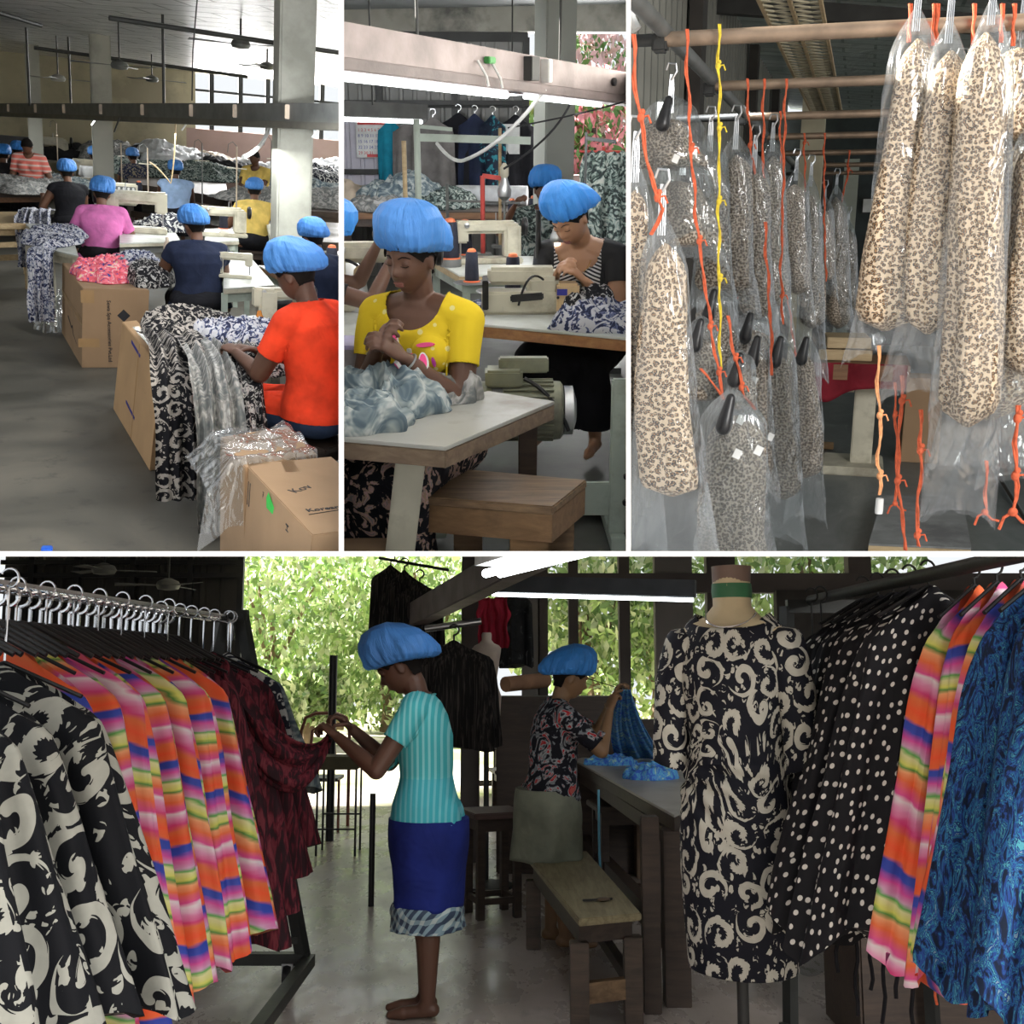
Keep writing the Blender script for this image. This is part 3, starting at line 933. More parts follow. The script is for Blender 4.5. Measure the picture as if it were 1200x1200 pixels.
def sewing_machine(room, label, loc, rz, body, dark, metal, k=1.0, group=None, spool=True):
    """bed along x, needle end at -x"""
    t = thing(room, 'sewing_machine', label, 'sewing machine', loc, rz, group)
    K = lambda *a: tuple(x * k for x in a)
    MB().box(K(0, 0, .02), K(.46, .17, .04)).build('bed', body, t, bevel=.008 * k)
    a = MB()
    a.box(K(.16, 0, .15), K(.12, .13, .24)); 
    colm = a.build('column', body, t, bevel=.02 * k)
    MB().box(K(-.02, 0, .245), K(.42, .10, .085)).build('arm', body, t, bevel=.02 * k)
    nh = MB().box(K(-.19, 0, .215), K(.085, .095, .15)).build('needle_head', body, t, bevel=.012 * k)
    h = MB(); h.rod(K(-.2, 0, .15), K(-.2, 0, .06), .006 * k); h.rod(K(-.2, 0, .08), K(-.2, 0, .045), .003 * k); h.box(K(-.2, -.01, .048), K(.02, .04, .006)); h.build('needle_bar', metal, nh)
    h = MB(); h.lathe([(.02, 0), (.055, .004), (.062, .012), (.062, .028), (.05, .036), (.02, .04)], K(.235, 0, .245), 24, Matrix.Rotation(PI / 2, 3, 'Y') @ Matrix.Scale(k, 3)); h.build('handwheel', dark, colm)
    h = MB(); h.lathe([(.010, 0), (.018, .004), (.018, .012), (.008, .016)], K(-.16, -.05, .26), 16, Matrix.Rotation(PI / 2, 3, 'X') @ Matrix.Scale(k, 3)); h.rod(K(.05, 0, .28), K(.05, 0, .34), .004 * k); h.build('thread_guide', metal, t)
    MB().box(K(-.1, 0, .0415), K(.12, .05, .003)).build('needle_plate', metal, t)
    return t

def cone(room, label, loc, thread, top, k=1.0, group=None, base=None):
    t = thing(room, 'thread_cone', label, 'thread cone', loc, 0, group)
    MB().lathe([(.036 * k, .006), (.038 * k, .012), (.031 * k, .15 * k), (.028 * k, .155 * k)], n=24).build('thread', thread, t, smooth=50)
    MB().lathe([(.014 * k, .150 * k), (.024 * k, .156 * k), (.020 * k, .168 * k), (.008 * k, .172 * k)], n=20).build('cone_tip', top, t)
    MB().lathe([(.045 * k, 0), (.045 * k, .006), (.03 * k, .008)], n=24).build('cone_base', base or top, t)
    return t

def carton(room, label, loc, rz, w, d, h, card, tape, open_top=False, group=None):
    t = thing(room, 'cardboard_box', label, 'box', loc, rz, group)
    if open_top:
        a = MB(); tk = .006
        a.box((0, 0, tk / 2), (w, d, tk))
        for sx in (-1, 1): a.box((sx * (w / 2 - tk / 2), 0, h / 2), (tk, d, h))
        for sy in (-1, 1): a.box((0, sy * (d / 2 - tk / 2), h / 2), (w - 2 * tk, tk, h))
        a.build('carton_body', card, t)
    else:
        MB().box((0, 0, h / 2), (w, d, h)).build('carton_body', card, t, bevel=.004)
        a = MB(); a.box((0, 0, h + .0015), (.05, d * 1.002, .002)); a.box((0, -d / 2 - .001, h - .06), (.05, .002, .12)); a.build('packing_tape', tape, t)
    return t

def cord_pts(p0, p1, sag=.0, n=14, wob=.0, seed=0):
    p0, p1 = Vector(p0), Vector(p1)
    return [p0.lerp(p1, i / n) + Vector((wob * math.sin(i * 1.7 + seed), wob * math.cos(i * 1.1 + seed * 2), -sag * 4 * (i / n) * (1 - i / n))) for i in range(n + 1)]

def cord(room, label, p0, p1, m, r=.004, sag=.0, knots=(), tails=False, name='cord', cat='cord', group=None, wob=.004, seed=0, mid=None):
    mb = MB()
    pts = cord_pts(p0, p1, sag, 14, wob, seed) if mid is None else cord_pts(p0, mid, sag, 8, wob, seed) + cord_pts(mid, p1, sag, 8, wob, seed + 1)[1:]
    mb.tube(pts, r, 7)
    for k in knots:
        p = pts[min(len(pts) - 1, int(k * (len(pts) - 1)))]
        mb.ball(p, (r * 2.4, r * 2.2, r * 3), 10, 6); mb.ball(p + Vector((r * 1.5, 0, -r * 2)), (r * 1.6, r * 1.6, r * 2), 8, 6)
        mb.tube([p, p + Vector((r * 4, 0, -r)), p + Vector((r * 5, 0, -r * 5))], r * .8, 6)
    if tails:
        p = Vector(p1)
        mb.ball(p, r * 2.6, 10, 6)
        mb.tube([p, p + Vector((-r * 6, 0, -r * 8)), p + Vector((-r * 8, 0, -r * 14))], r * .9, 6)
        mb.tube([p, p + Vector((r * 5, 0, -r * 9)), p + Vector((r * 10, 0, -r * 12))], r * .9, 6)
    return one(mb, room, name, m, label, cat, group=group)

def fan(room, label, loc, rod_to, m, r=.6, rz=.3, dark=None, group=None):
    t = thing(room, 'ceiling_fan', label, 'fan', loc, rz, group)
    MB().rod((0, 0, .05), (0, 0, rod_to), .012).build('down_rod', dark or m, t)
    MB().lathe([(.03, -.05), (.10, -.04), (.12, 0), (.10, .04), (.03, .07)], n=24).build('motor', m, t)
    for k in range(3):
        a = 2 * PI * k / 3; R_ = Matrix.Rotation(a, 3, 'Z')
        b = MB(); b.hexa([R_ @ Vector(p) for p in ((.1, -.03, -.004), (r, -.06, -.012), (r, .06, .006), (.1, .04, -.002))], [R_ @ Vector(p) for p in ((.1, -.03, .002), (r, -.06, -.006), (r, .06, .012), (.1, .04, .004))])
        b.build('blade', m, t)
    return t

def lines(mb, pts, r, n=6):
    mb.tube(pts, r, n); return mb

def at_px(r, pts, z):
    return [r.Z(px, py, z) for px, py in pts]

def px_table(room, label, px4, z, top_m, edge_m, leg_m, th=.04, name='work_table', legs=True, leg=.05, group=None, cat='table', inset=.07, splay=(0, 0), apron=True, skirt_rail=.0):
    """table whose four top corners are given; px4 runs round the top"""
    q = [Vector(p) if len(p) == 3 else room.Z(p[0], p[1], z) for p in px4]
    c = sum(q, Vector()) / 4; base = Vector((c.x, c.y, 0))
    q = [p - base for p in q]
    t = thing(room, name, label, cat, base, 0, group)
    dz = Vector((0, 0, 1))
    MB().hexa([p - dz * .012 for p in q], q).build('tabletop', top_m, t, bevel=.002)
    MB().hexa([p - dz * (.012 + th) for p in q], [p - dz * .0125 for p in q]).build('table_edge', edge_m, t, bevel=.003)
    cc = sum(q, Vector()) / 4
    if legs:
        ins = []
        for p in q:
            d = (cc - p); d.z = 0; d.normalize(); pp = p + d * (inset * 1.4); ins.append(pp)
            MB().bar(pp - dz * (th + .012), Vector((pp.x + splay[0], pp.y + splay[1], 0)), leg, leg, (0, 1, 0)).build('leg', leg_m, t, bevel=.003)
        if apron:
            a = MB()
            for i in range(4):
                a.bar(ins[i] - dz * (th + .05), ins[(i + 1) % 4] - dz * (th + .05), leg * .5, .07)
            a.build('apron', leg_m, t)
        if skirt_rail:
            for i in (0, 2):
                MB().bar(Vector((ins[i].x, ins[i].y, skirt_rail)), Vector((ins[(i + 1) % 4].x, ins[(i + 1) % 4].y, skirt_rail)), leg * .6, leg).build('stretcher', leg_m, t)
    return t

def px_box(room, label, base3, z, card, tape=None, lean=(0, 0), z0=0, name='cardboard_box', cat='box', group=None, bev=.004, body='carton_body'):
    """closed carton: near corner, right corner, left corner of its top in pixels"""
    a, b, c = [room.Z(px, py, z) for px, py in base3]
    d = b + c - a
    base = Vector(((a.x + d.x) / 2, (a.y + d.y) / 2, z0))
    q = [p - base for p in (a, b, d, c)]
    lo = [Vector((p.x + lean[0], p.y + lean[1], 0)) for p in q]
    t = thing(room, name, label, cat, base, 0, group)
    MB().hexa(lo, q).build(body, card, t, bevel=bev)
    return t, q, lo

def face_m(o, x, up):
    """matrix that lays lettering on a face: origin, reading direction, up direction"""
    x = Vector(x).normalized(); up = Vector(up); up = (up - x * up.dot(x)).normalized(); n = x.cross(up)
    return Matrix.Translation(Vector(o) + n * .0008) @ Matrix((x, up, n)).transposed().to_4x4()

def r_rel(r, t, px, py, z):
    return (t.matrix_world.inverted() @ r.M) @ r.Z(px, py, z)


def corrugated(x0, x1, y, z0, z1, step=.12, depth=.025, axis='x'):
    m = MB(); n = int((x1 - x0) / step); pts = []
    for i in range(n):
        x = x0 + i * step
        pts += [(x, 0), (x + step * .62, 0), (x + step * .70, depth), (x + step * .92, depth)]
    pts.append((x1, 0))
    f = []; v = []
    for (a, b) in pts: v += [(a, y - b, z0), (a, y - b, z1)] if axis == 'x' else [(y + b, a, z0), (y + b, a, z1)]
    for i in range(len(pts) - 1): f.append((2 * i, 2 * i + 2, 2 * i + 3, 2 * i + 1))
    return m.add(v, f)

def leafmass(c, rx, ry, rz, n, s, seed=0, hollow=.6):
    rnd = random.Random(seed); m = MB()
    for _ in range(n):
        while True:
            p = Vector((rnd.uniform(-1, 1), rnd.uniform(-1, 1), rnd.uniform(-1, 1)))
            if hollow < p.length < 1: break
        q = Vector((c[0] + p.x * rx, c[1] + p.y * ry, c[2] + p.z * rz))
        e = Euler((rnd.uniform(0, 6), rnd.uniform(0, 6), rnd.uniform(0, 6))).to_matrix(); k = s * rnd.uniform(.6, 1.4)
        m.add([q + e @ Vector(w) * k for w in ((-.5, 0, 0), (0, -.28, 0), (.6, 0, 0), (0, .28, 0))], [(0, 1, 2, 3)])
    return m


# ---------------------------------------------------------------- materials
MAT = {}
M_ = MAT
M_['hair'] = plain('black hair', (.010, .008, .007), .8, bump=.3, spec=.12)
M_['lips'] = plain('lips', (.20, .075, .065), .45, bump=.05)
M_['skin'] = plain('brown skin', (.155, .072, .042), .48, var=.05, bump=.05)
M_['skin_dark_or_shaded'] = plain('dark or shaded brown skin', (.105, .050, .032), .48, var=.05, bump=.05)  # also used where shade on a face is put into the skin colour
M_['skin_lamplit'] = plain('lamplit brown skin', (.36, .19, .11), .48, var=.05, bump=.05)  # lamp light on the face put into a paler skin colour
def cap_cloth(name, col):
    g = G(name); uv = g.coord('UV')
    a = g.noise(g.n('Mapping', {'Vector': uv, 'Scale': (46, 2.6, 1)}), 1.0, 3, .6, dist=.5)
    nz = g.noise(g.coord(), 9, 3)
    c = g.mix(g.math('MULTIPLY', nz, .8), tuple(x * .8 for x in col), tuple(min(1, x * 1.35 + .01) for x in col))
    return g.bsdf(c, .55, bump=a, bs=.9, bd=.012, spec=.35)
M_['cap'] = cap_cloth('blue cap fabric', (.055, .21, .56))
M_['cap2'] = cap_cloth('bright blue cap fabric', (.04, .25, .72))
M_['white_cloth'] = cloth('white cloth', (.75, .76, .78))
M_['black_cloth'] = cloth('black cloth', (.010, .010, .013))
M_['navy_cloth'] = cloth('navy cloth', (.014, .020, .045))
M_['dark_cloth'] = cloth('charcoal cloth', (.02, .02, .022))
M_['pink_cloth'] = cloth('pink cloth', (.62, .17, .42))
M_['orange_cloth'] = cloth('red orange cloth', (.76, .055, .018))
M_['yellow_cloth'] = cloth('soft yellow cloth', (.72, .52, .14))
M_['lblue_cloth'] = cloth('pale blue cloth', (.32, .45, .68))
M_['jeans'] = cloth('denim', (.03, .05, .10))
M_['teal_cloth'] = cloth('teal cloth', (.01, .20, .30))
M_['grey_cloth'] = cloth('grey cloth', (.16, .15, .145))
M_['card'] = plain('cardboard', (.33, .215, .125), .85, var=.05, scale=3)
M_['card2'] = plain('tan cardboard', (.46, .29, .15), .85, var=.05, scale=3)
M_['tape'] = plain('brown tape', (.36, .22, .10), .35, var=.04)
M_['ink'] = plain('black ink', (.02, .02, .025), .7)
M_['blueink'] = plain('blue marker', (.03, .03, .22), .7)
M_['cream'] = plain('cream enamel', (.56, .53, .42), .4, var=.06, dirt=(.32, .29, .22), bump=.1)
M_['greenish'] = plain('pale green enamel', (.40, .46, .40), .5, var=.06, dirt=(.24, .26, .21))
M_['white_top'] = plain('white laminate', (.60, .62, .58), .35, var=.04, dirt=(.42, .43, .38), bump=.05)
M_['brown_edge'] = wood('brown wood edge', (.13, .06, .025), (.22, .11, .05))
M_['darkwood'] = wood('dark wood', (.028, .018, .013), (.06, .038, .026))
M_['stoolwood'] = wood('worn brown wood', (.12, .07, .035), (.27, .17, .09))
M_['tanwood'] = wood('pale wood', (.34, .24, .12), (.50, .38, .22))
M_['concrete'] = plain('concrete pillar', (.40, .40, .35), .9, var=.05, scale=2, dirt=(.28, .28, .24), bump=.4)
M_['steel'] = plain('steel', (.45, .46, .47), .3, 1.0, var=.05)
M_['chrome'] = plain('chrome', (.75, .77, .80), .12, 1.0, var=.03, bump=.02)
M_['darkmetal'] = plain('dark metal', (.035, .036, .035), .5, .3)
M_['greymetal'] = plain('grey metal', (.14, .145, .14), .5, .4)
M_['blackplastic'] = plain('black plastic', (.012, .012, .013), .35)
M_['thread_dark'] = plain('dark navy thread', (.012, .014, .026), .8, scale=40, bump=.6)
M_['orange_tip'] = plain('orange plastic', (.65, .16, .06), .5)
M_['red_paint'] = plain('red paint', (.42, .05, .04), .5)
M_['white_plastic'] = plain('white plastic', (.68, .68, .66), .4)
M_['socket'] = plain('cream socket box', (.52, .43, .33), .6)
M_['bluewhite_print'] = damask('white cloth with dark leaf print', 7, (.02, .022, .035), (.62, .62, .60))
M_['damask'] = damask('black cloth with cream scrolls', 5.0, (.008, .008, .011), (.50, .45, .38))
M_['damask_small'] = damask('black cloth with small scrolls', 11, (.008, .008, .011), (.46, .42, .38))
M_['tiedye'] = blobs('grey tie dye cloth', 9, [(0, (.04, .045, .05)), (.42, (.16, .17, .17)), (.52, (.27, .265, .25)), (.62, (.42, .41, .40))], dist=2.5, interp='LINEAR')
M_['tiedye_blue'] = blobs('blue grey tie dye cloth', 8, [(0, (.03, .045, .06)), (.40, (.10, .14, .17)), (.52, (.26, .31, .32)), (.64, (.50, .53, .52))], dist=2.2, interp='LINEAR')
M_['coral'] = blobs('coral floral cloth', 16, [(0, (.05, .08, .30)), (.38, (.75, .12, .16)), (.50, (.85, .22, .28)), (.60, (.85, .55, .60)), (.66, (.85, .70, .35))], dist=1.5)
M_['whiteprint'] = blobs('white cloth with navy print', 20, [(0, (.02, .025, .06)), (.44, (.10, .12, .22)), (.50, (.50, .50, .53)), (.70, (.58, .58, .60))], dist=2.0)
M_['blackprint'] = blobs('black and white leaf print', 16, [(0, (.01, .01, .013)), (.50, (.015, .015, .018)), (.54, (.44, .42, .40)), (.62, (.50, .48, .47)), (.68, (.10, .10, .12))], dist=2.6)
M_['mixprint'] = blobs('green grey print', 13, [(0, (.03, .04, .04)), (.45, (.10, .14, .13)), (.52, (.32, .38, .35)), (.62, (.50, .52, .48))], dist=2.6)
M_['wall_p'] = plain('dusty pink wall', (.38, .27, .24), .85, var=.05, scale=2)

# ================================================================ hall 1: rows of seated machinists
def room1():
    r = R1; Z = r.Z; P = r.P; m = MAT
    # ---- shell
    fl = G('oily concrete floor'); co = fl.coord()
    n1 = fl.noise(co, .8, 6, .65, dist=1.0); n2 = fl.noise(co, 5, 5, .7)
    c = fl.ramp(n1, [(.30, (.045, .044, .036)), (.50, (.088, .083, .068)), (.72, (.165, .15, .12))])
    c = fl.mix(fl.ramp(n2, [(.56, (0, 0, 0)), (.72, (.7, .7, .7))]), c, (.035, .034, .030))
    rgh = fl.ramp(n1, [(.35, (.42, .42, .42)), (.65, (.7, .7, .7))])
    m['floor1'] = fl.bsdf(c, rgh, bump=n2, bs=.12, bd=.004)
    struct(MB().box((0, 18, -.05), (24, 30, .1)), r, 'floor', m['floor1'])
    g = G('silver roof insulation'); co = g.coord()
    mp = g.n('Mapping', {'Vector': co, 'Scale': (.7, 2.2, 1), 'Rotation': (0, 0, .35)})
    w = g.noise(mp, 2.5, 5, .7, dist=1.2)
    br = g.n('TexBrick', {'Vector': g.n('Mapping', {'Vector': co, 'Rotation': (0, 0, .45)}), 'Color1': (1, 1, 1, 1), 'Color2': (.9, .9, .9, 1), 'Mortar': (.2, .2, .2, 1), 'Scale': .5, 'Mortar Size': .012}, out=0)
    c = g.mix(.5, g.ramp(w, [(.3, (.16, .17, .17)), (.7, (.62, .63, .62))]), br)
    m['foil'] = g.bsdf(c, .38, .6, bump=w, bs=.7, bd=.05)
    # ceiling slopes down to the back wall
    q = [Vector((-13, 10, 3.38)), Vector((12, 10, 3.18)), Vector((12, 27.2, 2.75)), Vector((-13, 27.2, 2.85))]
    struct(MB().hexa(q, [p + Vector((0, 0, .05)) for p in q]), r, 'ceiling', m['foil'])
    m['wall_y'] = plain('yellowed wall paint', (.52, .47, .32), .85, var=.05, scale=2, dirt=(.38, .34, .24))

    W = 27.0
    xs = P(218, 100, W).x
    a = MB(); a.box(((xs - 14) / 2, W + .1, 1.5), (xs + 14, .2, 3.0)); struct(a, r, 'wall_back', m['wall_y'])
    zt = 1.62; x1 = P(420, 150, W).x + 2
    a = MB(); a.box(((xs + x1) / 2, W + .1, zt / 2), (x1 - xs, .2, zt)); struct(a, r, 'wall_right', m['wall_p'])
    a = MB(); zz = P(300, 92, W).z
    a.box(((xs + x1) / 2, W + .1, (zz + 3.0) / 2), (x1 - xs, .2, 3.0 - zz)); struct(a, r, 'wall_header', m['wall_y'])
    a = MB(); a.box((-13.1, 17, 1.7), (.2, 20, 3.4)); struct(a, r, 'wall_left', m['wall_y'])
    wf = thing(r, 'window_1', None, None, (xs, W, 0)); wf['kind'] = 'structure'
    for i, px in enumerate((222, 248, 282, 314, 350, 378)):
        x = P(px, 100, W).x
        MB().box((x - xs, .05, (zt + zz) / 2), (.10 if i else .25, .12, zz - zt)).build('window_post', m['wall_y'] if i == 0 else m['darkmetal'], wf)
    MB().box(((x1 - xs) / 2, .04, P(300, 112, W).z), (x1 - xs, .08, .05)).build('window_bar', m['darkmetal'], wf)
    # pillars
    def pillar(label_n, pxt, pyt, w, d):
        p = P(pxt, pyt, d)
        struct(MB().box((p.x, p.y, 1.68), (w, w, 3.36), rz=.1), r, 'pillar_%d' % label_n, m['concrete'], bevel=.02)
    pillar(1, 343, 150, .34, 11.5); pillar(2, 117, 60, .31, 20); pillar(3, 38, 80, .25, 24)
    # hung cable trunking
    t = thing(r, 'lighting_trunking', 'long grey hanging trunking beam running across the hall', 'beam', P(200, 130, 15))
    A = P(-10, 127, 24); B = P(425, 134, 9.6); base = t.matrix_world.inverted() @ r.M
    tr = lambda p: base @ p
    d = (B - A)
    MB().bar(tr(A), tr(B), .10, .17).build('trunking', m['greymetal'], t, bevel=.006)
    MB().bar(tr(A - Vector((0, 0, .105))), tr(B - Vector((0, 0, .105))), .16, .06).build('lamp_housing', plain('dark khaki metal', (.095, .09, .075), .5), t, bevel=.005)
    for k in (.115, .25, .37, .50, .62, .735, .82, .905):
        p = A + d * k; s = .035 + .06
        MB().box(tr(p + Vector((0, -.075, .01))), (.12, .05, .125)).build('socket', m['socket'], t, bevel=.006)
    for k in (.45, .70, .93):
        p = A + d * k
        MB().tube([tr(p + Vector((.05, -.07, -.02))), tr(p + Vector((.10, -.10, -.10))), tr(p + Vector((.03, -.09, -.2)))], .010, 6).build('pull_wire', m['white_plastic'], t)
    # drop rods of the trunking, from the roof
    for i, (px, y0, dd) in enumerate(((35, 118, 20), (83, 118, 21), (192, 118, 15.6), (247, 0, 14))):
        if px == 247: continue
        b_ = P(px, y0 + 6, dd)
        one(MB().rod((0, 0, 0), (0, 0, 3.3 - b_.z), .018), r, 'hanging_rod', m['darkmetal'], ['dark rod hanging from the roof at the far left', 'dark rod hanging between the left pair of pillars', 'dark rod hanging over the pale blue clad worker'][i], 'rod', loc=b_, group='hanging rods')
    for i, (pa, pb, dd, lab) in enumerate((((128, 21), (425, 66), 14, 'nearest black conduit pipe slanting under the roof'), ((40, 56), (290, 90), 20, 'middle black conduit pipe lower under the roof'), ((-5, 14), (48, 30), 17, 'short black conduit pipe in the upper left corner'))):
        one(MB().rod(P(*pa, dd), P(*pb, dd + 1), .028), r, 'conduit_pipe', m['darkmetal'], lab, 'pipe', group='roof conduits')
    one(MB().tube([P(225, 118, 13), P(226, 60, 13), P(231, 0, 12)], .008, 6), r, 'cable', m['darkmetal'], 'thin black cable dropping to the trunking', 'cable')
    for i, (px, py, dd, lab) in enumerate(((68, 92, 21, 'small ceiling fan furthest left'), (140, 77, 17, 'ceiling fan beside the second pillar'), (178, 93, 23, 'small distant ceiling fan right of the second pillar'), (282, 52, 15, 'ceiling fan nearest, high at the right'), (313, 78, 19, 'ceiling fan with pale bell cover by the window'))):
        p = P(px, py, dd)
        fan(r, lab, p, 3.2 - p.z, plain('fan cream', (.30, .29, .26), .5) if i == 0 else MAT['greymetal'], .62, .3 + i, m['darkmetal'], 'ceiling fans')
    # ---- cartons
    t, q, lo = px_box(r, 'tall cardboard box under pink and white cloth, lettered side to camera', ((97, 338), (175, 340), (73, 308)), .64, m['card'], lean=(-.03, 0))
    ex = (lo[1] - lo[0]).normalized(); dn = Vector((0, 0, -1))
    fr = lambda u, v: q[0].lerp(q[1], u).lerp(lo[0].lerp(lo[1], u), v)
    txm = face_m(fr(.36, .14), dn, ex)
    text(t, 'Sewa Spa Accessories Pvt.Ltd', .042, m['ink'], txm, bold=.0005)
    c_ = fr(.62, .33); 
    mm = face_m(c_, ex, -dn) @ Matrix.Rotation(PI / 4, 4, 'Z')
    k = MB(); k.add([mm @ Vector(p) for p in ((-.036, -.036, 0), (.036, -.036, 0), (.036, .036, 0), (-.036, .036, 0))], [(0, 1, 2, 3)]); k.build('diamond_mark', m['ink'], t, smooth=0)
    c_ = fr(.80, .62); mm = face_m(c_, ex, -dn)
    k = MB()
    for s in (0, 1): k.tube([mm @ Vector((x * .03 + s * .01, y * .03, 0)) for x, y in ((-1, -.2 - s), (-.6, .8), (.2, 1 - s * .5), (.9, .3), (.3, -.6))], .004, 5)
    k.build('recycling_mark', plain('red ink', (.35, .08, .04), .7), t)
    for u, v, w_, h_ in ((.07, .10, .10, .10), (.10, .68, .16, .07)):
        mm = face_m(fr(u, v), ex, -dn)
        MB().box((0, 0, 0), (.001, .001, .001)).add([mm @ Vector(p) for p in ((-w_ / 2, -h_ / 2, 0), (w_ / 2, -h_ / 2, 0), (w_ / 2, h_ / 2, 0), (-w_ / 2, h_ / 2, 0))], [(0, 1, 2, 3)]).build('packing_tape', m['tape'], t, smooth=0)
    # its narrow side: tape and a pen mark
    fl_ = lambda u, v: q[3].lerp(q[0], u).lerp(lo[3].lerp(lo[0], u), v)
    exl = (lo[0] - lo[3]).normalized()
    mm = face_m(fl_(.5, .45), exl, -dn)
    MB().add([mm @ Vector(p) for p in ((-.72, .0, 0), (.70, -.02, 0), (.70, .035, 0), (-.72, .055, 0))], [(0, 1, 2, 3)]).build('packing_tape', m['tape'], t, smooth=0)
    mm = face_m(fl_(.52, .70), exl, -dn)
    MB().tube([mm @ Vector(p) for p in ((-.25, .06, 0), (.0, 0, 0), (.05, .03, 0), (.12, -.03, 0), (.35, -.07, 0))], .004, 5).build('pen_mark', m['ink'], t)
    hp = Z(118, 320, .64)
    one(heap_mb(.30, .62, .10, 3, fold=.05, lump=3.6), r, 'cloth_pile', m['coral'], 'crumpled coral pink floral cloth on the lettered box', 'cloth', loc=hp + Vector((.06, .0, 0)))
    one(heap_mb(.22, .5, .16, 5, fold=.05, lump=3.6), r, 'cloth_pile', m['whiteprint'], 'white cloth with navy print heaped behind the coral cloth', 'cloth', loc=Z(160, 323, .64) + Vector((0, .25, 0)))
    one(heap_mb(.2, .4, .16, 8, fold=.05), r, 'cloth_pile', m['blackprint'], 'small black and white print cloth by the navy worker', 'cloth', loc=Z(176, 330, .64))
    t, q, lo = px_box(r, 'narrow tan cardboard box with blue pen marks on the concrete floor', ((189, 432), (209, 429), (143, 377)), .625, m['card2'], lean=(-.075, 0))
    fl_ = lambda u, v: q[3].lerp(q[0], u).lerp(lo[3].lerp(lo[0], u), v)
    exl = (lo[0] - lo[3]).normalized()
    for u, v in ((.40, .10), (.42, .74)):
        MB().bar(fl_(u - .10, v - .02), fl_(u + .14, v + .02), .004, .022).build('marker_line', m['blueink'], t)
    mm = face_m(fl_(.73, .38), dn, exl)
    text(t, 'Sewa Spa Accessories', .034, m['tape'], mm)
    a = MB(); a.hexa([fl_(.47, 0) + Vector((-.002, 0, 0)), fl_(.52, 0) + Vector((-.002, 0, 0)), fl_(.52, 0), fl_(.47, 0)], [fl_(.47, 0), fl_(.52, 0), fl_(.52, 0), fl_(.47, 0)])
    MB().bar(fl_(.50, .01), fl_(.53, .99), .006, .006).build('flap_seam', m['tape'], t)
    ttop = lambda u, v: (q[3].lerp(q[0], u)).lerp(q[2].lerp(q[1], u), v) + Vector((0, 0, .002))
    MB().add([ttop(.15, .35), ttop(1, .35), ttop(1, .75), ttop(.15, .75)], [(0, 1, 2, 3)]).build('packing_tape', plain('clear tape', (.46, .42, .33), .15), t, smooth=0)
    # near carton with printing
    t, q, lo = px_box(r, 'big cardboard box nearest the camera with printed top and green sticker', ((366, 627), (480, 612), (288, 544)), .60, m['card'], lean=(-.03, 0))
    e1 = (q[1] - q[0]).normalized(); e2 = (q[3] - q[0]).normalized(); up = Vector((0, 0, 1))
    tt = lambda u, v: q[0].lerp(q[1], u).lerp(q[3].lerp(q[2], u), v)
    text(t, 'Korean Spa', .048, m['ink'], face_m(r_rel(r, t, 361, 600, .60), e1, e2), bold=.0008)
    MB().bar(r_rel(r, t, 362, 603, .601), r_rel(r, t, 420, 594, .601), .003, .003).build('underline', m['ink'], t)
    mm = face_m(r_rel(r, t, 346, 578, .60), (e1 + e2 * .5), e2)
    text(t, 'Kov', .07, m['ink'], mm, name='handwriting')
    fl_ = lambda u, v: q[3].lerp(q[0], u).lerp(lo[3].lerp(lo[0], u), v); exl = (lo[0] - lo[3]).normalized()
    text(t, 'HTTER', .05, m['ink'], face_m(fl_(.66, .10), dn, exl), bold=.001)
    text(t, 'Made in Sri Lanka', .022, m['ink'], face_m(fl_(.30, .06), dn, exl))
    for k_ in (.07, .10): MB().bar(fl_(k_, .10), fl_(k_, .28), .002, .006).build('small_print', m['ink'], t)
    mm = face_m(fl_(.42, .12), exl, up)
    MB().add([mm @ Vector(p) for p in ((-.05, -.04, 0), (.03, -.05, 0), (.06, .02, 0), (-.02, .06, 0), (-.05, .03, 0))], [(0, 1, 2, 3, 4)]).build('green_sticker', plain('green sticker', (.03, .52, .07), .5), t, smooth=0)
    MB().add([tt(.33, .82), tt(.50, .80), tt(.52, 1.0), tt(.40, 1.0)], [(0, 1, 2, 3)]).build('packing_tape', m['tape'], t, smooth=0)
    for o in list(t.children):
        pass
    t2, q, lo = px_box(r, 'cardboard box half hidden under clear plastic sheet behind the nearest box', ((287, 548), (372, 532), (258, 512)), .60, m['card'], lean=(-.0, 0))
    c0 = Z(305, 520, .61)
    def sheet(u, w):
        p = Vector((0, 0, .61)) + (q[3] - Vector((0, 0, .6))).lerp(q[1] - Vector((0, 0, .6)), u) * 1.06
        a_ = q[0].lerp(q[1], u); b_ = q[3].lerp(q[2], u); s = w * 1.5 - .32
        p = a_.lerp(b_, min(1, max(0, s)))
        over = max(0, -s)
        out = (a_ - b_).normalized()
        p = p + out * over * .10 + Vector((-.16 * (1 - u) ** 3 * (1 + over), 0, .012 - over * .9 - .30 * max(0, (1 - u) - .85) * 6 * .4))
        p += Vector((0, 0, .03 * noise.noise(Vector((u * 5, w * 6, 1))) + .015 * noise.noise(Vector((u * 12, w * 14, 3)))))
        return p
    k = MB(); k.grid(sheet, 40, 40)
    m['plastic_sheet'] = plastic('clear plastic sheet', (.82, .84, .84), .16, .14, .12, 10)
    b_ = k.build('plastic_sheet', m['plastic_sheet'], None, room=r)
    b_.matrix_world = t2.matrix_world
    tag(b_, 'clear crinkled plastic sheet draped over the half hidden box', 'plastic sheet')
    # ---- draped cloth between boxes
    p = Z(226, 577, .05)
    one(drape_mb(.36, [(1.15, .74), (.75, .80), (.35, .79), (.08, .70), (0, .55), (-.02, .3), (-.03, .03)], 2, 3, .035, .12), r, 'draped_cloth', m['damask_small'], 'black cloth with white scrolls hanging down beside the narrow box', 'cloth', loc=Vector((p.x, p.y, 0)), rz=.12)
    p = Z(256, 618, .05)
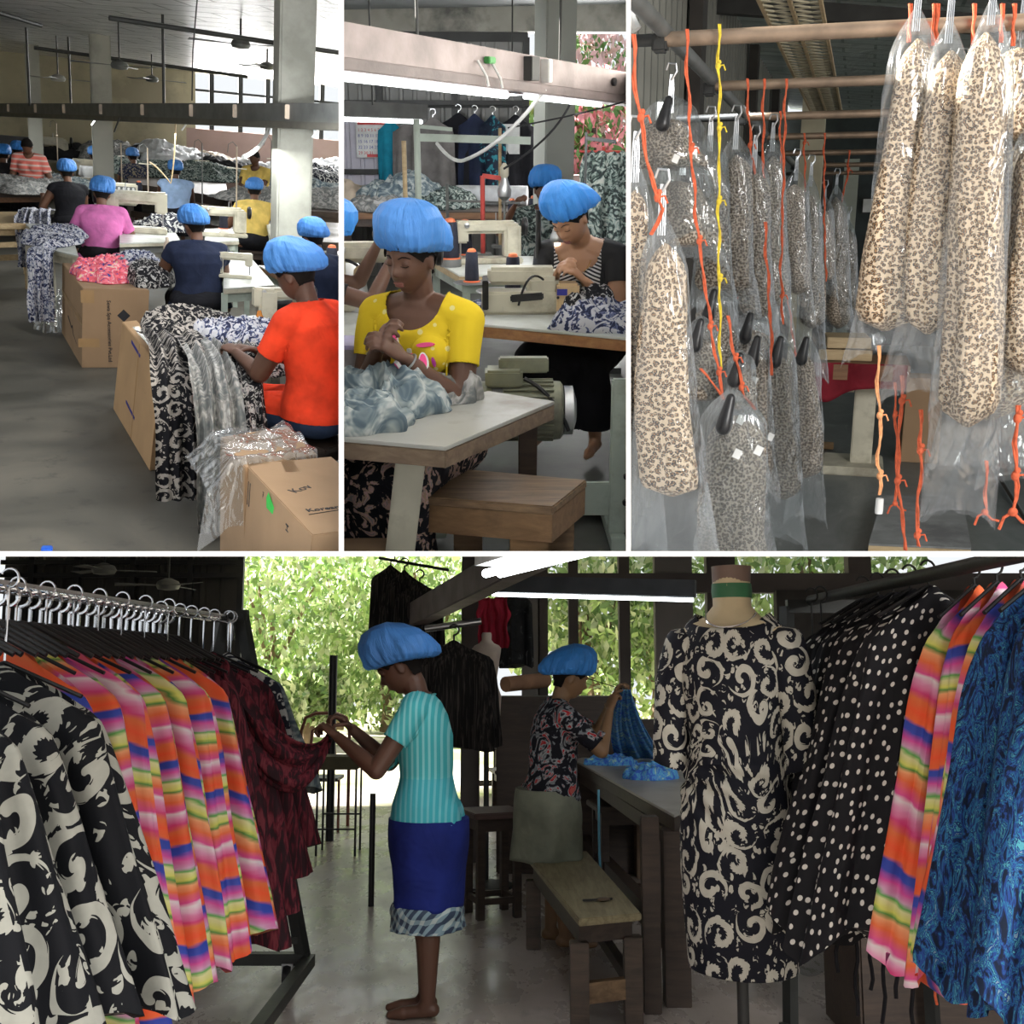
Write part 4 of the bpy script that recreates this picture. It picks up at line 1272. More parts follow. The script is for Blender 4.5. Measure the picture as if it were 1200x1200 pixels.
    one(drape_mb(.24, [(1.6, .74), (1.0, .80), (.40, .80), (.15, .70), (.05, .5), (0, .3), (-.03, .03)], 5, 3, .04, .05), r, 'draped_cloth', m['tiedye'], 'grey tie dye cloth hanging nearly to the floor', 'cloth', loc=Vector((p.x + .02, p.y, 0)), rz=.08)
    p = Z(282, 560, .3)
    one(drape_mb(.22, [(1.3, .76), (.6, .80), (.15, .72), (.02, .5), (0, .25)], 7, 3, .03), r, 'draped_cloth', m['blackprint'], 'black and white print cloth hanging by the denim clad knee', 'cloth', loc=Vector((p.x + .03, p.y + .2, 0)), rz=.0)
    one(heap_mb(.30, .42, .09, 12, fold=.04, lump=3.2), r, 'cloth_pile', m['damask_small'], 'black and cream scroll cloth heaped behind the narrow box', 'cloth', loc=Z(222, 388, .74) + Vector((0, .1, 0)))
    # ---- people
    def sit(px, py, label=None, rz=0, top=None, skin='skin', cap='cap', zt=1.27, **kw):
        p = Z(px, py, zt); kw.setdefault('bottom', (m['black_cloth'], 'skirt')); kw.setdefault('fat', 1.25)
        return person(r, label, Vector((p.x, p.y, 0)), rz, skin=m[skin], top=top, cap=m[cap] if cap else None, **kw), Vector((p.x, p.y, 0))
    inf, pn = sit(233, 247, 'seated woman in navy blouse and blue cap sewing behind the boxes', .15, m['navy_cloth'], fat=1.36, head=(.35, .35, 0), hands=((-.20, .36, .84), (.16, .42, .82)), vox=.008, sleeve=.35, capk=1.08)
    inf, po = sit(381, 299, zt=1.40, scale=1.16, seat=.50, label='seated woman in bright orange T-shirt and jeans at the right edge', rz=.85, top=m['orange_cloth'], fat=1.26, head=(.45, .1, 0), hands=((-.12, .48, .82), (.02, .44, .82)), bottom=(m['jeans'], 'trousers'), vox=.007, sleeve=.62, skin='skin_dark_or_shaded', capk=1.05)
    inf, pp = sit(118, 212, 'seated woman in magenta pink T-shirt at the second row', .05, m['pink_cloth'], fat=1.34, hands=((-.22, .34, .82), (.22, .34, .80)), vox=.009, sleeve=.7, capk=1.12, head=(.4, 0, .1))
    inf, pb = sit(80, 190, 'seated woman in black short sleeved top, third row left', .25, m['black_cloth'], hands=((-.28, .30, .80), (.1, .38, .8)), vox=.011, sleeve=.2, capk=1.05)
    inf, py_ = sit(298, 211, 'seated woman in pale yellow blouse beside the wide pillar', -.1, m['yellow_cloth'], fat=1.25, hands=((-.24, .30, .82), (.26, .36, .80)), vox=.010, sleeve=.5)
    inf, pv = sit(206, 190, 'seated woman in pale blue vest with black sleeves', .05, m['lblue_cloth'], fat=1.4, vox=.012, sleeve=.0, skin='skin_dark_or_shaded')
    inf, pf = sit(158, 175, 'seated woman in dark blue patterned blouse, her head tilted', .3, blobs('dark batik', 24, [(0, (.02, .025, .05)), (.48, (.05, .06, .12)), (.55, (.30, .26, .18))], dist=1), fat=1.3, vox=.012, sleeve=.5)
    inf, pw = sit(111, 173, 'distant seated woman in white blouse', .1, m['white_cloth'], vox=.013, sleeve=.6)
    inf, pl = sit(21, 167, 'distant woman in dark top next to the striped one', .2, m['dark_cloth'], cap='cap2', vox=.013)
    inf, pl2 = sit(2, 171, 'woman cut off by the left picture edge in blue cap', 0, m['dark_cloth'], cap='cap2', vox=.013)
    st = stripes('coral and white stripes', .07, [(0, (.80, .18, .14)), (.35, (.80, .30, .22)), (.5, (.80, .75, .70)), (.8, (.80, .18, .14))], kind='Object', wob=.01)
    g_ = G('coral white striped jersey'); co = g_.coord(); sp = g_.n('SeparateXYZ', {0: co}, out=None)
    f_ = g_.math('FRACT', g_.math('MULTIPLY', sp.outputs[2], 14)); st = g_.bsdf(g_.ramp(f_, [(0, (.78, .14, .12)), (.45, (.80, .26, .2)), (.55, (.78, .74, .70)), (.9, (.78, .2, .15))]), .8)
    inf, ps = sit(35, 162, 'bare headed woman in coral striped T-shirt facing the camera', PI - .15, st, cap=None, zt=1.42, vox=.012, head=(.6, 0, 0), sleeve=.7, hands=((-.2, .28, .80), (.16, .3, .80)), seat=.60, hipz=.72)
    inf, pk = sit(303, 178, 'dark haired woman in yellow top standing beyond the pillar', PI - .5, m['yellow_cloth'], cap=None, zt=1.50, vox=.013, head=(.2, 0, 0), seat=.7, hipz=.80, skin='skin_dark_or_shaded')
    inf, pc = sit(380, 262, 'woman in blue cap just behind the orange clad one', .5, m['navy_cloth'], vox=.011, capk=1.05)
    # black sleeves for the vest wearer are part of her dark arms
    # ---- stools under the near rows
    for i, (p, rz, lab) in enumerate(((pn, .15, 'dark stool under the navy clad woman'), (po, .85, 'dark stool under the orange clad woman'), (pp, .05, 'dark stool under the pink clad woman'), (py_, 0, 'dark stool under the yellow clad woman'))):
        stool(r, lab, p + Vector((0, -.03, 0)), rz, .36, .32, .415, m['darkwood'], group='stools of the machinists')
    # ---- tables (round their tops in pixels) with machines
    px_table(r, 'white topped sewing table in front of the navy clad woman', ((262, 338), (322, 334), (290, 297), (262, 299)), .74, m['white_top'], m['cream'], m['greenish'], .035, inset=.04)
    px_table(r, 'white topped sewing table under the hands of the orange clad woman', ((262, 404), (330, 408), (322, 368), (262, 372)), .74, m['white_top'], m['cream'], m['greenish'], .035)
    px_table(r, 'brown edged white table at the right under dark thread cones', ((352, 333), (440, 325), (400, 312), (303, 311)), .75, m['white_top'], m['brown_edge'], m['greenish'], .04)
    px_table(r, 'white table beside the pink clad woman', ((140, 285), (212, 283), (200, 262), (140, 262)), .74, m['white_top'], m['cream'], m['greymetal'], .03)
    px_table(r, 'white table at the right hand of the yellow clad woman', ((316, 275), (350, 273), (345, 262), (312, 262)), .74, m['white_top'], m['cream'], m['greenish'], .03)
    px_table(r, 'white table at the left hand of the yellow clad woman', ((240, 284), (280, 282), (276, 268), (240, 268)), .74, m['white_top'], m['cream'], m['greenish'], .03)
    px_table(r, 'small table heaped with printed cloth in the second row', ((58, 292), (92, 300), (80, 262), (30, 262)), .72, m['white_top'], m['cream'], m['cream'], .03, leg=.07)
    px_table(r, 'pale wooden table frame at the left picture edge', ((-20, 262), (34, 262), (30, 248), (-20, 248)), .72, m['tanwood'], m['tanwood'], m['tanwood'], .05, leg=.06, skirt_rail=.35)
    px_table(r, 'long table under grey cloth before the striped woman', ((-20, 226), (56, 226), (52, 208), (-20, 208)), .74, m['darkwood'], m['darkwood'], m['brown_edge'], .05)
    def on(px, py, z): return Z(px, py, z)
    sewing_machine(r, 'cream sewing machine right of the navy clad woman', on(272, 325, .74), PI - .1, m['cream'], m['blackplastic'], m['steel'], .72, 'sewing machines')
    sewing_machine(r, 'sewing machine in front of the orange clad woman', on(330, 380, .74), .2, m['cream'], m['blackplastic'], m['steel'], .85, 'sewing machines')
    sewing_machine(r, 'large cream machine right of the pink clad woman', on(157, 272, .74), PI, m['cream'], m['blackplastic'], m['steel'], 1.5, 'sewing machines')
    sewing_machine(r, 'cream machine left of the yellow clad woman', on(262, 277, .74), .1, m['cream'], m['blackplastic'], m['steel'], 1.1, 'sewing machines')
    sewing_machine(r, 'distant cream machine behind the striped woman', on(58, 190, .74), .1, m['cream'], m['blackplastic'], m['steel'], 1.7, 'sewing machines')
    sewing_machine(r, 'small cream machine before the white clad woman', on(106, 212, .74), .1, m['cream'], m['blackplastic'], m['steel'], 1.2, 'sewing machines')
    # overlock behind: boxy body with dials
    t = thing(r, 'overlock_machine', 'boxy cream overlocker with a row of grey dials', 'sewing machine', on(146, 240, .74))
    MB().box((0, 0, .14), (.34, .22, .28)).build('housing', m['cream'], t, bevel=.02)
    dp = MB().box((0, -.115, .22), (.30, .01, .05)).build('dial_panel', m['greymetal'], t)
    for i in range(5): MB().rod((-.12 + i * .06, -.12, .22), (-.12 + i * .06, -.135, .22), .017).build('dial', m['white_plastic'], dp)
    t = thing(r, 'sewing_machine', 'pale machine head with a glowing orange oil cup by the orange clad woman', 'sewing machine', on(313, 380, .74))
    MB().box((0, 0, .12), (.12, .14, .24)).build('housing', m['cream'], t, bevel=.02)
    MB().lathe([(.02, 0), (.035, .01), (.038, .05), (.02, .08), (.012, .11)], (-.06, -.12, .0)).build('oil_cup', plain('amber oil', (.55, .20, .03), .2), t)
    k = 0
    for px, py, lab in ((358, 322, 'dark thread cone, left of the pair on the brown edged table'), (388, 322, 'dark thread cone, right of the pair on the brown edged table'), (262, 268, 'dark thread cone left of the yellow clad woman'), (109, 204, 'dark thread cone in front of the white clad woman'), (163, 231, 'dark thread cone on the boxy overlocker')):
        p = on(px, py, .75 if py > 250 else .76); cone(r, lab, p, m['thread_dark'], m['orange_tip'], 1.35 if py < 300 else 1.55, 'dark thread cones')
    # bottle
    one(MB().lathe([(.03, 0), (.033, .02), (.033, .10), (.014, .14), (.013, .17)], n=20), r, 'bottle', plain('clear bottle', (.55, .45, .35), .15), 'small clear bottle with orange base left of the navy worker', 'bottle', loc=on(196, 300, .74))
    # ---- thread stands
    for i, (px, py, h, lab, mt) in enumerate(((277, 262, .92, 'tall cream thread stand left of the yellow clad woman', 'socket'), (174, 240, .75, 'pale thread stand beside the dark patterned blouse', 'socket'), (237, 240, .85, 'thin thread stand with cable right of the pale blue vest', 'greymetal'), (317, 240, .95, 'grey thread stand in front of the wide pillar', 'greymetal'), (143, 222, .7, 'short thread stand over the overlocker', 'socket'), (68, 195, .8, 'thread stand behind the black clad woman', 'socket'))):
        t = thing(r, 'thread_stand', lab, 'thread stand', on(px, py, .74), 0, 'thread stands')
        MB().rod((0, 0, 0), (0, 0, h), .009).build('pole', m[mt], t)
        MB().box((0, 0, h * .72), (.24, .012, .012), rz=.3 * i).build('cross_bar', m['cream'], t)
        MB().tube([(0, 0, h), (-.05, 0, h + .05), (-.10, 0, h + .02), (-.11, 0, h - .08)], .006, 6).build('wire_loop', m['greymetal'], t)
    cr = m['white_plastic']
    one(MB().tube(bez(P(318, 137, 12), P(312, 175, 12), P(285, 184, 11.5), 12), .02, 7), r, 'cable', cr, 'thick white cable looping from trunking socket by the wide pillar', 'cable')
    one(MB().tube(bez(P(175, 190, 14), P(185, 195, 14), P(200, 215, 14), 8) + bez(P(200, 215, 14), P(205, 190, 14), P(206, 140, 14), 8)[1:], .009, 7), r, 'cable', m['tanwood'], 'tan cable running up over the pale blue vest', 'cable')
    one(MB().tube([P(140, 138, 15), P(134, 155, 15)], .012, 6), r, 'cable', m['darkmetal'], 'short dark wire hanging under the trunking left of middle', 'cable')
    # ---- cloth on tables
    one(heap_mb(.85, .9, .16, 21, fold=.05, lump=2.4), r, 'cloth_pile', m['tiedye'], 'grey patterned cloth heap before the striped woman', 'cloth', loc=on(22, 222, .74))
    one(heap_mb(.6, .5, .15, 22, fold=.05), r, 'cloth_pile', m['tiedye_blue'], 'pale aqua cloth heap behind the black clad woman', 'cloth', loc=on(62, 218, .74))
    one(heap_mb(.30, .8, .10, 23, fold=.04, lump=3.4), r, 'cloth_pile', m['whiteprint'], 'white and navy print cloth on small table left of the pink clad woman', 'cloth', loc=on(64, 280, .72))
    p = on(46, 300, .72)
    one(drape_mb(.22, [(.5, .74), (.1, .76), (0, .68), (-.02, .4), (-.03, .15)], 9, 3, .03), r, 'draped_cloth', m['whiteprint'], 'pale navy printed cloth hanging off the small table', 'cloth', loc=Vector((p.x, p.y, 0)))
    p = on(38, 262, .72)
    one(drape_mb(.34, [(.8, .80), (.3, .84), (0, .74), (-.02, .5), (-.03, .25)], 11, 4, .04), r, 'draped_cloth', m['whiteprint'], 'white leaf print cloth spilling by the left table', 'cloth', loc=Vector((p.x, p.y, 0)))
    p = Z(62, 372, .1)
    one(heap_mb(.16, .5, .30, 31, fold=.03), r, 'plastic_bag', m['plastic_sheet'], 'grey translucent bag slumped beside the lettered box', 'bag', loc=Vector((p.x - .02, p.y + .2, 0)))
    one(heap_mb(.35, .45, .14, 24, fold=.05), r, 'cloth_pile', m['bluewhite_print'], 'blue white print cloth right of the overlocker', 'cloth', loc=on(197, 268, .74))
    one(heap_mb(.30, .30, .10, 25, fold=.05, lump=3.5), r, 'cloth_pile', m['whiteprint'], 'white and blue print cloth under the orange clad woman\'s hands', 'cloth', loc=on(284, 398, .74))
    one(heap_mb(.22, .25, .12, 26, fold=.05, lump=3), r, 'cloth_pile', m['blackprint'], 'black and white cloth falling over the denim clad lap', 'cloth', loc=on(306, 432, .62))
    # ---- far tables with stock
    far_y = lambda p, s: Vector((p.x, min(p.y, 26.6 - s * 1.25), p.z))
    def far(label, px4, z, pile=None, n=2, mt='darkwood'):
        return px_table(r, label, px4, z, m[mt], m[mt], m[mt], .06, leg=.09)
    px_table(r, 'long dark table behind the pale blue vest', ((150, 214), (268, 232), (262, 200), (150, 192)), .80, m['darkwood'], m['darkwood'], m['darkwood'], .06, leg=.10, skirt_rail=.3)
    px_table(r, 'dark table with cloth stock at the right picture edge', ((338, 246), (420, 250), (420, 222), (338, 220)), .80, m['darkwood'], m['darkwood'], m['darkwood'], .07, leg=.12, skirt_rail=.3)
    px_table(r, 'far dark table between the two left pillars', ((75, 178), (130, 182), (128, 166), (75, 166)), .80, m['darkwood'], m['darkwood'], m['darkwood'], .06, leg=.1)
    px_table(r, 'far table below the white sunlit heap', ((160, 192), (228, 194), (226, 179), (160, 179)), .80, m['greymetal'], m['darkwood'], m['darkwood'], .06, leg=.1)
    for i, (px, py, sx, sy, h, mt, lab) in enumerate((
        (200, 178, 1.0, .9, .55, 'white_cloth', 'big white sunlit heap of cloth against the pink wall'),  # white cloth carries the patch of sunlight on this heap
        (178, 192, 1.2, .8, .45, 'dark_cloth', 'dark grey heap of cloth on far table'),
        (150, 182, .9, .8, .5, 'tiedye', 'grey stack of cloth left of the white heap'),
        (225, 182, .9, .8, .35, 'socket', 'tan and brown paper heap right of the white one'),
        (212, 207, 1.7, 1.0, .22, 'mixprint', 'wide low grey green cloth spread over the long dark table'),
        (370, 240, 1.5, .9, .20, 'tiedye', 'low grey cloth spread along the front of the right table'),
        (238, 200, 1.1, .8, .3, 'grey_cloth', 'grey folded cloth on the long dark table'),
        (268, 204, .8, .6, .28, 'dark_cloth', 'dark cloth heap right end of the long table'),
        (285, 196, .7, .6, .25, 'white_cloth', 'white folded cloth beside the standing woman'),
        (366, 206, 1.3, .9, .45, 'white_cloth', 'white cloth mound right of the wide pillar'),
        (385, 214, 1.2, .8, .3, 'bluewhite_print', 'blue and white striped folded cloth at the right edge'),
        (372, 232, 1.3, .7, .32, 'tiedye_blue', 'grey green cloth layer under the blue and white one'),
        (95, 178, .8, .6, .3, 'dark_cloth', 'dark heap between the left pillars'),
        (130, 176, .5, .5, .35, 'white_cloth', 'small pale heap beside the second pillar'))):
        one(heap_mb(sx, sy, h, 40 + i, n=30, fold=.09, lump=1.3), r, 'cloth_pile', m[mt], lab, 'cloth', loc=far_y(on(px, py, .80), sy), group='cloth stock on the far tables')
    p = P(15, 145, 25.5)
    one(MB().box((0, 0, 0), (1.1, .3, 1.2)), r, 'dark_wall_section', m['blackplastic'], 'black cupboard at the far left wall', 'wall section', loc=Vector((p.x, p.y, .6)), bevel=.02)  # box standing for a black section of the far wall
    one(MB().box((0, 0, 0), (.05, .04, .03)), r, 'plastic_scrap', plain('blue plastic cap', (.02, .12, .6), .4), 'tiny blue scrap on the floor at the bottom left', 'scrap', loc=Z(55, 644, .015), bevel=.005)

room1()

# ================================================================ hall 2: sewing stations seen close
def room2():
    r = R2; Z = r.Z; P = r.P; m = MAT
    m['floor2'] = plain('dark worn floor', (.07, .075, .065), .6, var=.15, scale=2, dirt=(.03, .03, .028))
    struct(MB().box((0, 9, -.05), (12, 14, .1)), r, 'floor', m['floor2'])
    m['ceil2'] = plain('dark stained ceiling board', (.12, .13, .13), .8, var=.12, scale=1)
    q = [Vector(p) for p in ((-5, 4.2, 2.62), (5, 4.2, 2.85), (5, 13.2, 2.85), (-5, 13.2, 2.62))]
    struct(MB().hexa(q, [p + Vector((0, 0, .05)) for p in q]), r, 'ceiling', m['ceil2'])
    D = 12.6
    xr = P(618, 100, D).x; zt = P(500, 44, D).z
    sheet = plain('grey corrugated sheet', (.27, .27, .26), .6, .2, var=.06, scale=3)
    w = corrugated(-4.5, xr, D, 0, zt, .145, .03)
    struct(w, r, 'wall_back', sheet, smooth=0)
    zz = P(430, 141, D).z; xl = P(448, 180, D).x
    struct(corrugated(-4.5, xl, D - .04, .6, zz, .145, .02), r, 'wall_panel', plain('white painted sheet', (.62, .60, .68), .5, var=.03), smooth=0)
    fr = thing(r, 'trim_1', None, None, (0, D - .09, 0)); fr['kind'] = 'structure'
    for px in (445, 533, 616): x = P(px, 100, D).x; MB().box((x, 0, zt / 2), (.07, .05, zt)).build('post', m['darkmetal'], fr)
    for py in (42, 121, 201): z = P(500, py, D).z; MB().box(((xr - 4.5) / 2, .01, z), (xr + 4.5, .05, .055 if py > 50 else .12)).build('crossbar', m['darkmetal'], fr)
    struct(MB().box((0, D - .05, (zt + 2.9) / 2 + .05), (9.5, .3, 2.9 - zt)), r, 'wall_header', plain('mouldy plaster', (.30, .29, .25), .9, var=.1, scale=3, dirt=(.10, .10, .09)))
    # low wall of the open side
    zl = P(700, 205, D).z
    struct(MB().box(((xr + 4.7) / 2, D, zl / 2), (4.7 - xr, .15, zl)), r, 'wall_right', m['wall_p'])
    pc = P(650, 100, 9.6)
    struct(MB().box((pc.x, pc.y, 1.4), (.26, .26, 2.8), rz=.35), r, 'pillar_4', plain('grey green pillar', (.34, .35, .31), .9, var=.05, scale=2), bevel=.01)
    # pink flowering bushes outside
    for i, (px, py, s, col, lab) in enumerate(((700, 150, 1.0, (.75, .30, .34), 'pink flowering bush seen through the open side'), (645, 160, .8, (.20, .36, .10), 'green bush outside beside the sheet wall'), (735, 170, 1.0, (.55, .42, .40), 'pale pink bush at the right end of the open side'), (690, 90, .9, (.62, .45, .46), 'high sprays of pale pink blossom outside'))):
        c = P(px, py, 15.5 + i * .6)
        t = thing(r, 'flowering_bush', lab, 'bush', Vector((c.x, c.y, 0)), 0, 'bushes outside hall two')
        leafmass((0, 0, c.z), .8 * s, .6, .8 * s, 900, .13, i).build('foliage', plain('blossom', col, .7), t, smooth=0)
        leafmass((0, 0, c.z - .1), .8 * s, .6, .8 * s, 420, .13, i + 9).build('leaves', plain('green leaf', (.12, .26, .08), .7), t, smooth=0)
        MB().tube([(0, 0, 0), (.05, 0, .8), (-.05, 0, c.z)], .04, 7).build('stem', m['darkwood'], t)
    # ---- lighting beam
    A = P(380, 55, 5.4); B = P(760, 104, 8.6)
    A.z = 1.99; 
    t = thing(r, 'lighting_trunking', 'brown grey diagonal trunking with glowing tube over the yellow shirted woman', 'beam', A)
    d = B - A; ang = math.atan2(d.y, d.x)
    bm_ = plain('brown grey metal', (.25, .21, .205), .5, .3)
    MB().bar((0, 0, 0), d, .10, .155).build('trunking', bm_, t, bevel=.006)
    MB().bar((0, 0, -.105), d + Vector((0, 0, -.105)), .17, .055).build('lamp_housing', plain('brown housing', (.15, .12, .115), .5), t, bevel=.006)
    tube_m = glow('lit fluorescent tube', (.95, .97, 1, 1), 9)
    MB().rod(d * .02 + Vector((0, -.03, -.152)), d * .44 + Vector((0, -.03, -.152)), .020).build('tube', tube_m, t)
    MB().rod(d * .50 + Vector((0, -.03, -.148)), d * .78 + Vector((0, -.03, -.148)), .015).build('tube', tube_m, t)
    n_ = Vector((d.y, -d.x, 0)).normalized()
    for k, w_, mt in ((.485, .10, 'darkmetal'), (.535, .05, 'white_plastic'), (.90, .09, 'darkmetal')):
        MB().box(d * k + n_ * .075, (w_, .06, .13), rz=ang).build('socket_box', m[mt], t, bevel=.004)
    MB().box(d * .36 + n_ * .07 + Vector((0, 0, .01)), (.07, .04, .035), rz=ang).build('green_plug', plain('green plastic', (.06, .28, .07), .5), t, bevel=.005)
    for k in (.33, .37): MB().tube([d * k + n_ * .06, d * k + n_ * .08 + Vector((.03, 0, -.08)), d * k + n_ * .07 + Vector((.05, 0, -.13))], .008, 6).build('plastic_strap', m['white_plastic'], t)
    MB().rod(d * .80 + n_ * .055, d * .80 + n_ * .075, .026).build('knockout', m['blackplastic'], t)
    for k in (.2, .62):
        p = A + d * k; one(MB().rod((0, 0, .07), (0, 0, 2.68 - p.z), .008), r, 'hanging_rod', m['darkmetal'], 'thin rod holding the diagonal trunking, ' + ('left one' if k < .5 else 'right one'), 'rod', loc=p)
    a = P(570, 110, 9.2); b = P(628, 108, 9.6)
    t = thing(r, 'tube_light', 'short glowing tube light behind the diagonal trunking', 'tube light', a)
    MB().bar((0, 0, .045), b - a + Vector((0, 0, .045)), .09, .06).build('housing', bm_, t); MB().rod((.1, -.02, 0), b - a, .018).build('tube', tube_m, t)
    MB().rod((.2, 0, .06), (.2, 0, 2.7 - a.z), .006).build('hanger_rod', m['darkmetal'], t)
    a = P(385, 134, 8.0); b = P(494, 138, 8.6)
    t = thing(r, 'tube_light', 'long grey tube light above the calendar at the left', 'tube light', a)
    MB().bar((0, 0, .04), b - a + Vector((0, 0, .04)), .14, .10).build('housing', m['greymetal'], t); MB().rod((0, -.04, -.028), b - a + Vector((0, -.04, -.028)), .014).build('tube', tube_m, t)
    MB().rod((.3, 0, .06), (.3, 0, 2.68 - a.z), .006).build('hanger_rod', m['darkmetal'], t)
    # ---- back wall things
    c = P(436, 161, D - .15)
    t = thing(r, 'wall_calendar', 'white wall calendar with red and blue numerals on the sheet wall', 'calendar', c)
    MB().box((0, 0, 0), (.34, .008, .41)).build('page', m['white_plastic'], t)
    rd = plain('red print', (.55, .08, .08), .7); bl = plain('blue print', (.08, .10, .35), .7)
    mm = lambda x, z: face_m((x, -.006, z), (1, 0, 0), (0, 0, 1))
    MB().box((0, -.005, .15), (.30, .002, .05)).build('red_header', rd, t)
    rows = ['1 2 3 4 5 6 7', '8 9 10 11 12', '15 16 17 18', '22 23 24 25', '29 30 31']
    for i, s_ in enumerate(rows): text(t, s_, .045, rd if i in (0, 4) else bl, mm(-.15, .06 - i * .058))
    MB().box((.02, -.005, -.185), (.16, .002, .03)).build('red_footer', rd, t)
    c = P(599, 163, D - .3)
    one(MB().box((0, 0, 0), (.18, .008, .30)), r, 'paper_notice', m['white_plastic'], 'white paper sheet hung among the dark clothes', 'notice', loc=c)
    for i, (px, py, w, L, mt, lab) in enumerate(((457, 138, .26, .82, 'teal_cloth', 'teal dress hanging beside the calendar'), (480, 140, .36, .80, 'grey_cloth', 'taupe grey dress hanging second from the calendar'), (507, 137, .42, .78, 'grey_cloth', 'grey gathered dress hanging behind the green post'), (537, 132, .44, .86, 'black_cloth', 'black long dress in the middle of the hanging row'), (556, 133, .34, .84, 'navy_cloth', 'dark navy dress right of the long black one'), (577, 134, .28, .80, None, 'dark teal patterned dress in the hanging row'), (604, 134, .40, .84, 'black_cloth', 'black dress at the right end of the hanging row'))):
        p = P(px, py, D - .22 - .05 * (i % 3))
        mt_ = m[mt] if mt else blobs('teal batik', 9, [(0, (.01, .015, .03)), (.5, (.01, .03, .05)), (.56, (.03, .20, .24))], dist=1.5)
        t = thing(r, 'hanging_dress', lab, 'dress', p, 0, 'dresses along the sheet wall')
        hang_mb(w, w * 1.1, L, .10, i, n=40, rows=14).build('dress', mt_, t, smooth=60)
        hook_mb(.03, .005, 0, .02).build('hook', m['steel'], t)
    a = P(450, 125, D - .2); b = P(625, 125, D - .2)
    one(MB().rod((0, 0, 0), b - a, .012), r, 'hanging_rail', m['darkmetal'], 'thin rail carrying the dresses on the sheet wall', 'rail', loc=a)
    # ---- stock tables
    px_table(r, 'long brown stock table along the back', ((395, 248), (625, 248), (613, 241), (395, 241)), .80, m['darkwood'], m['brown_edge'], m['darkwood'], .06, leg=.08)
    hp = lambda px, py: Z(px, py, .80)
    for i, (px, py, sx, sy, h, mt, lab) in enumerate(((412, 238, .35, .4, .26, 'socket', 'tan cloth bundle at the left of the stock table'), (478, 240, .50, .42, .34, 'tiedye_blue', 'large grey tie dye heap on the stock table'), (520, 241, .38, .4, .16, 'mixprint', 'low green grey cloth heap right of the large one'), (445, 243, .3, .35, .14, 'tiedye', 'small pale heap behind the green post'))):
        one(heap_mb(sx, sy, h, 70 + i, fold=.05), r, 'cloth_pile', m[mt], lab, 'cloth', loc=hp(px, py) + Vector((0, -.25, 0)), group='cloth stock in hall two')
    a = hp(535, 240); b = hp(618, 241)
    k = MB(); k.rod((0, 0, .10), b - a + Vector((0, 0, .10)), .10, n=20)
    one(k, r, 'fabric_roll', m['white_cloth'], 'white fabric roll lying on the stock table', 'fabric roll', loc=a)
    # ---- right hand sewing station
    t = px_table(r, 'pale topped sewing table with brown edge and grey green motor', ((735, 397), (800, 404), (760, 366), (640, 362)), .75, m['white_top'], m['brown_edge'], m['greenish'], .05, legs=False)
    bpy.data.objects.remove(t.children[0]); 
    for c_ in list(t.children): bpy.data.objects.remove(c_)
    q = [Z(565, 380, .75), Z(800, 402, .75), Z(790, 372, .75), Z(575, 352, .75)]
    base = t.matrix_world.inverted() @ r.M
    q = [base @ p for p in q]; dz = Vector((0, 0, 1))
    MB().hexa([p - dz * .012 for p in q], q).build('tabletop', m['white_top'], t, bevel=.003)
    MB().hexa([p - dz * .062 for p in q], [p - dz * .0125 for p in q]).build('table_edge', wood('orange brown edge', (.20, .085, .03), (.33, .16, .06)), t, bevel=.004)
    lp = base @ Z(722, 630, .04); tp = Vector((lp.x, lp.y + .05, .69))
    MB().bar(tp, lp + Vector((0, 0, .02)), .065, .05, (0, 1, 0)).build('leg', m['greenish'], t, bevel=.006)
    MB().bar(lp + Vector((0, -.09, 0)), lp + Vector((0, .5, 0)), .06, .055).build('foot_rail', m['greenish'], t, bevel=.004)
    for z in (.27, .16): MB().rod(lp + Vector((.028, -.02, z)), lp + Vector((.028, -.035, z)), .012).build('bolt', m['blackplastic'], t)
    ll = base @ Z(520, 560, .1)
    MB().bar((ll.x, lp.y + .03, .20), (lp.x, lp.y + .03, .20), .03, .14).build('cross_rail', m['greenish'], t, bevel=.005)
    MB().bar((ll.x, lp.y + .05, .69), (ll.x, lp.y + .05, .03), .065, .05, (0, 1, 0)).build('leg', m['greenish'], t, bevel=.006)
    # motor under the table
    mo = base @ Z(607, 432, .53)
    mo.y = lp.y + .18
    mt_ = thing(r, 'machine_motor', 'grey green ribbed electric motor hung under the sewing table', 'motor', r.M.inverted() @ t.matrix_world @ mo)
    X90 = Matrix.Rotation(PI / 2, 3, 'Y')
    gm = plain('grey green motor paint', (.22, .23, .165), .5, .2, dirt=(.12, .12, .09))
    MB().lathe([(.05, -.21), (.10, -.20), (.118, -.17), (.12, -.10), (.12, .12), (.118, .15), (.105, .16)], n=32, m=X90).build('housing', gm, mt_, smooth=40)
    k = MB()
    for i in range(14):
        a = -1.0 + 2 * PI * i / 26
        k.box((.02, -.122 * math.cos(a), .122 * math.sin(a) - .0), (.20, .016, .008), rot=Matrix.Rotation(-a, 3, 'X'))
    k.build('cooling_fins', gm, mt_)
    MB().lathe([(.06, .155), (.10, .165), (.10, .20), (.05, .215)], n=28, m=X90).build('belt_guard', m['steel'], mt_)
    MB().lathe([(.125, -.13), (.128, -.125), (.128, -.09), (.125, -.085)], n=32, m=X90).build('band', m['greymetal'], mt_)
    MB().box((-.08, -.02, .145), (.15, .12, .07)).build('terminal_box', gm, mt_, bevel=.01)
    MB().box((0, 0, .19), (.20, .06, .06)).build('bracket', gm, mt_, bevel=.006)
    MB().tube(bez(Vector((.0, -.08, .15)), Vector((.12, -.10, .10)), Vector((.18, -.10, -.06)), 8), .009, 6).build('motor_cable', m['blackplastic'], mt_)
    p = Z(683, 603, .04)
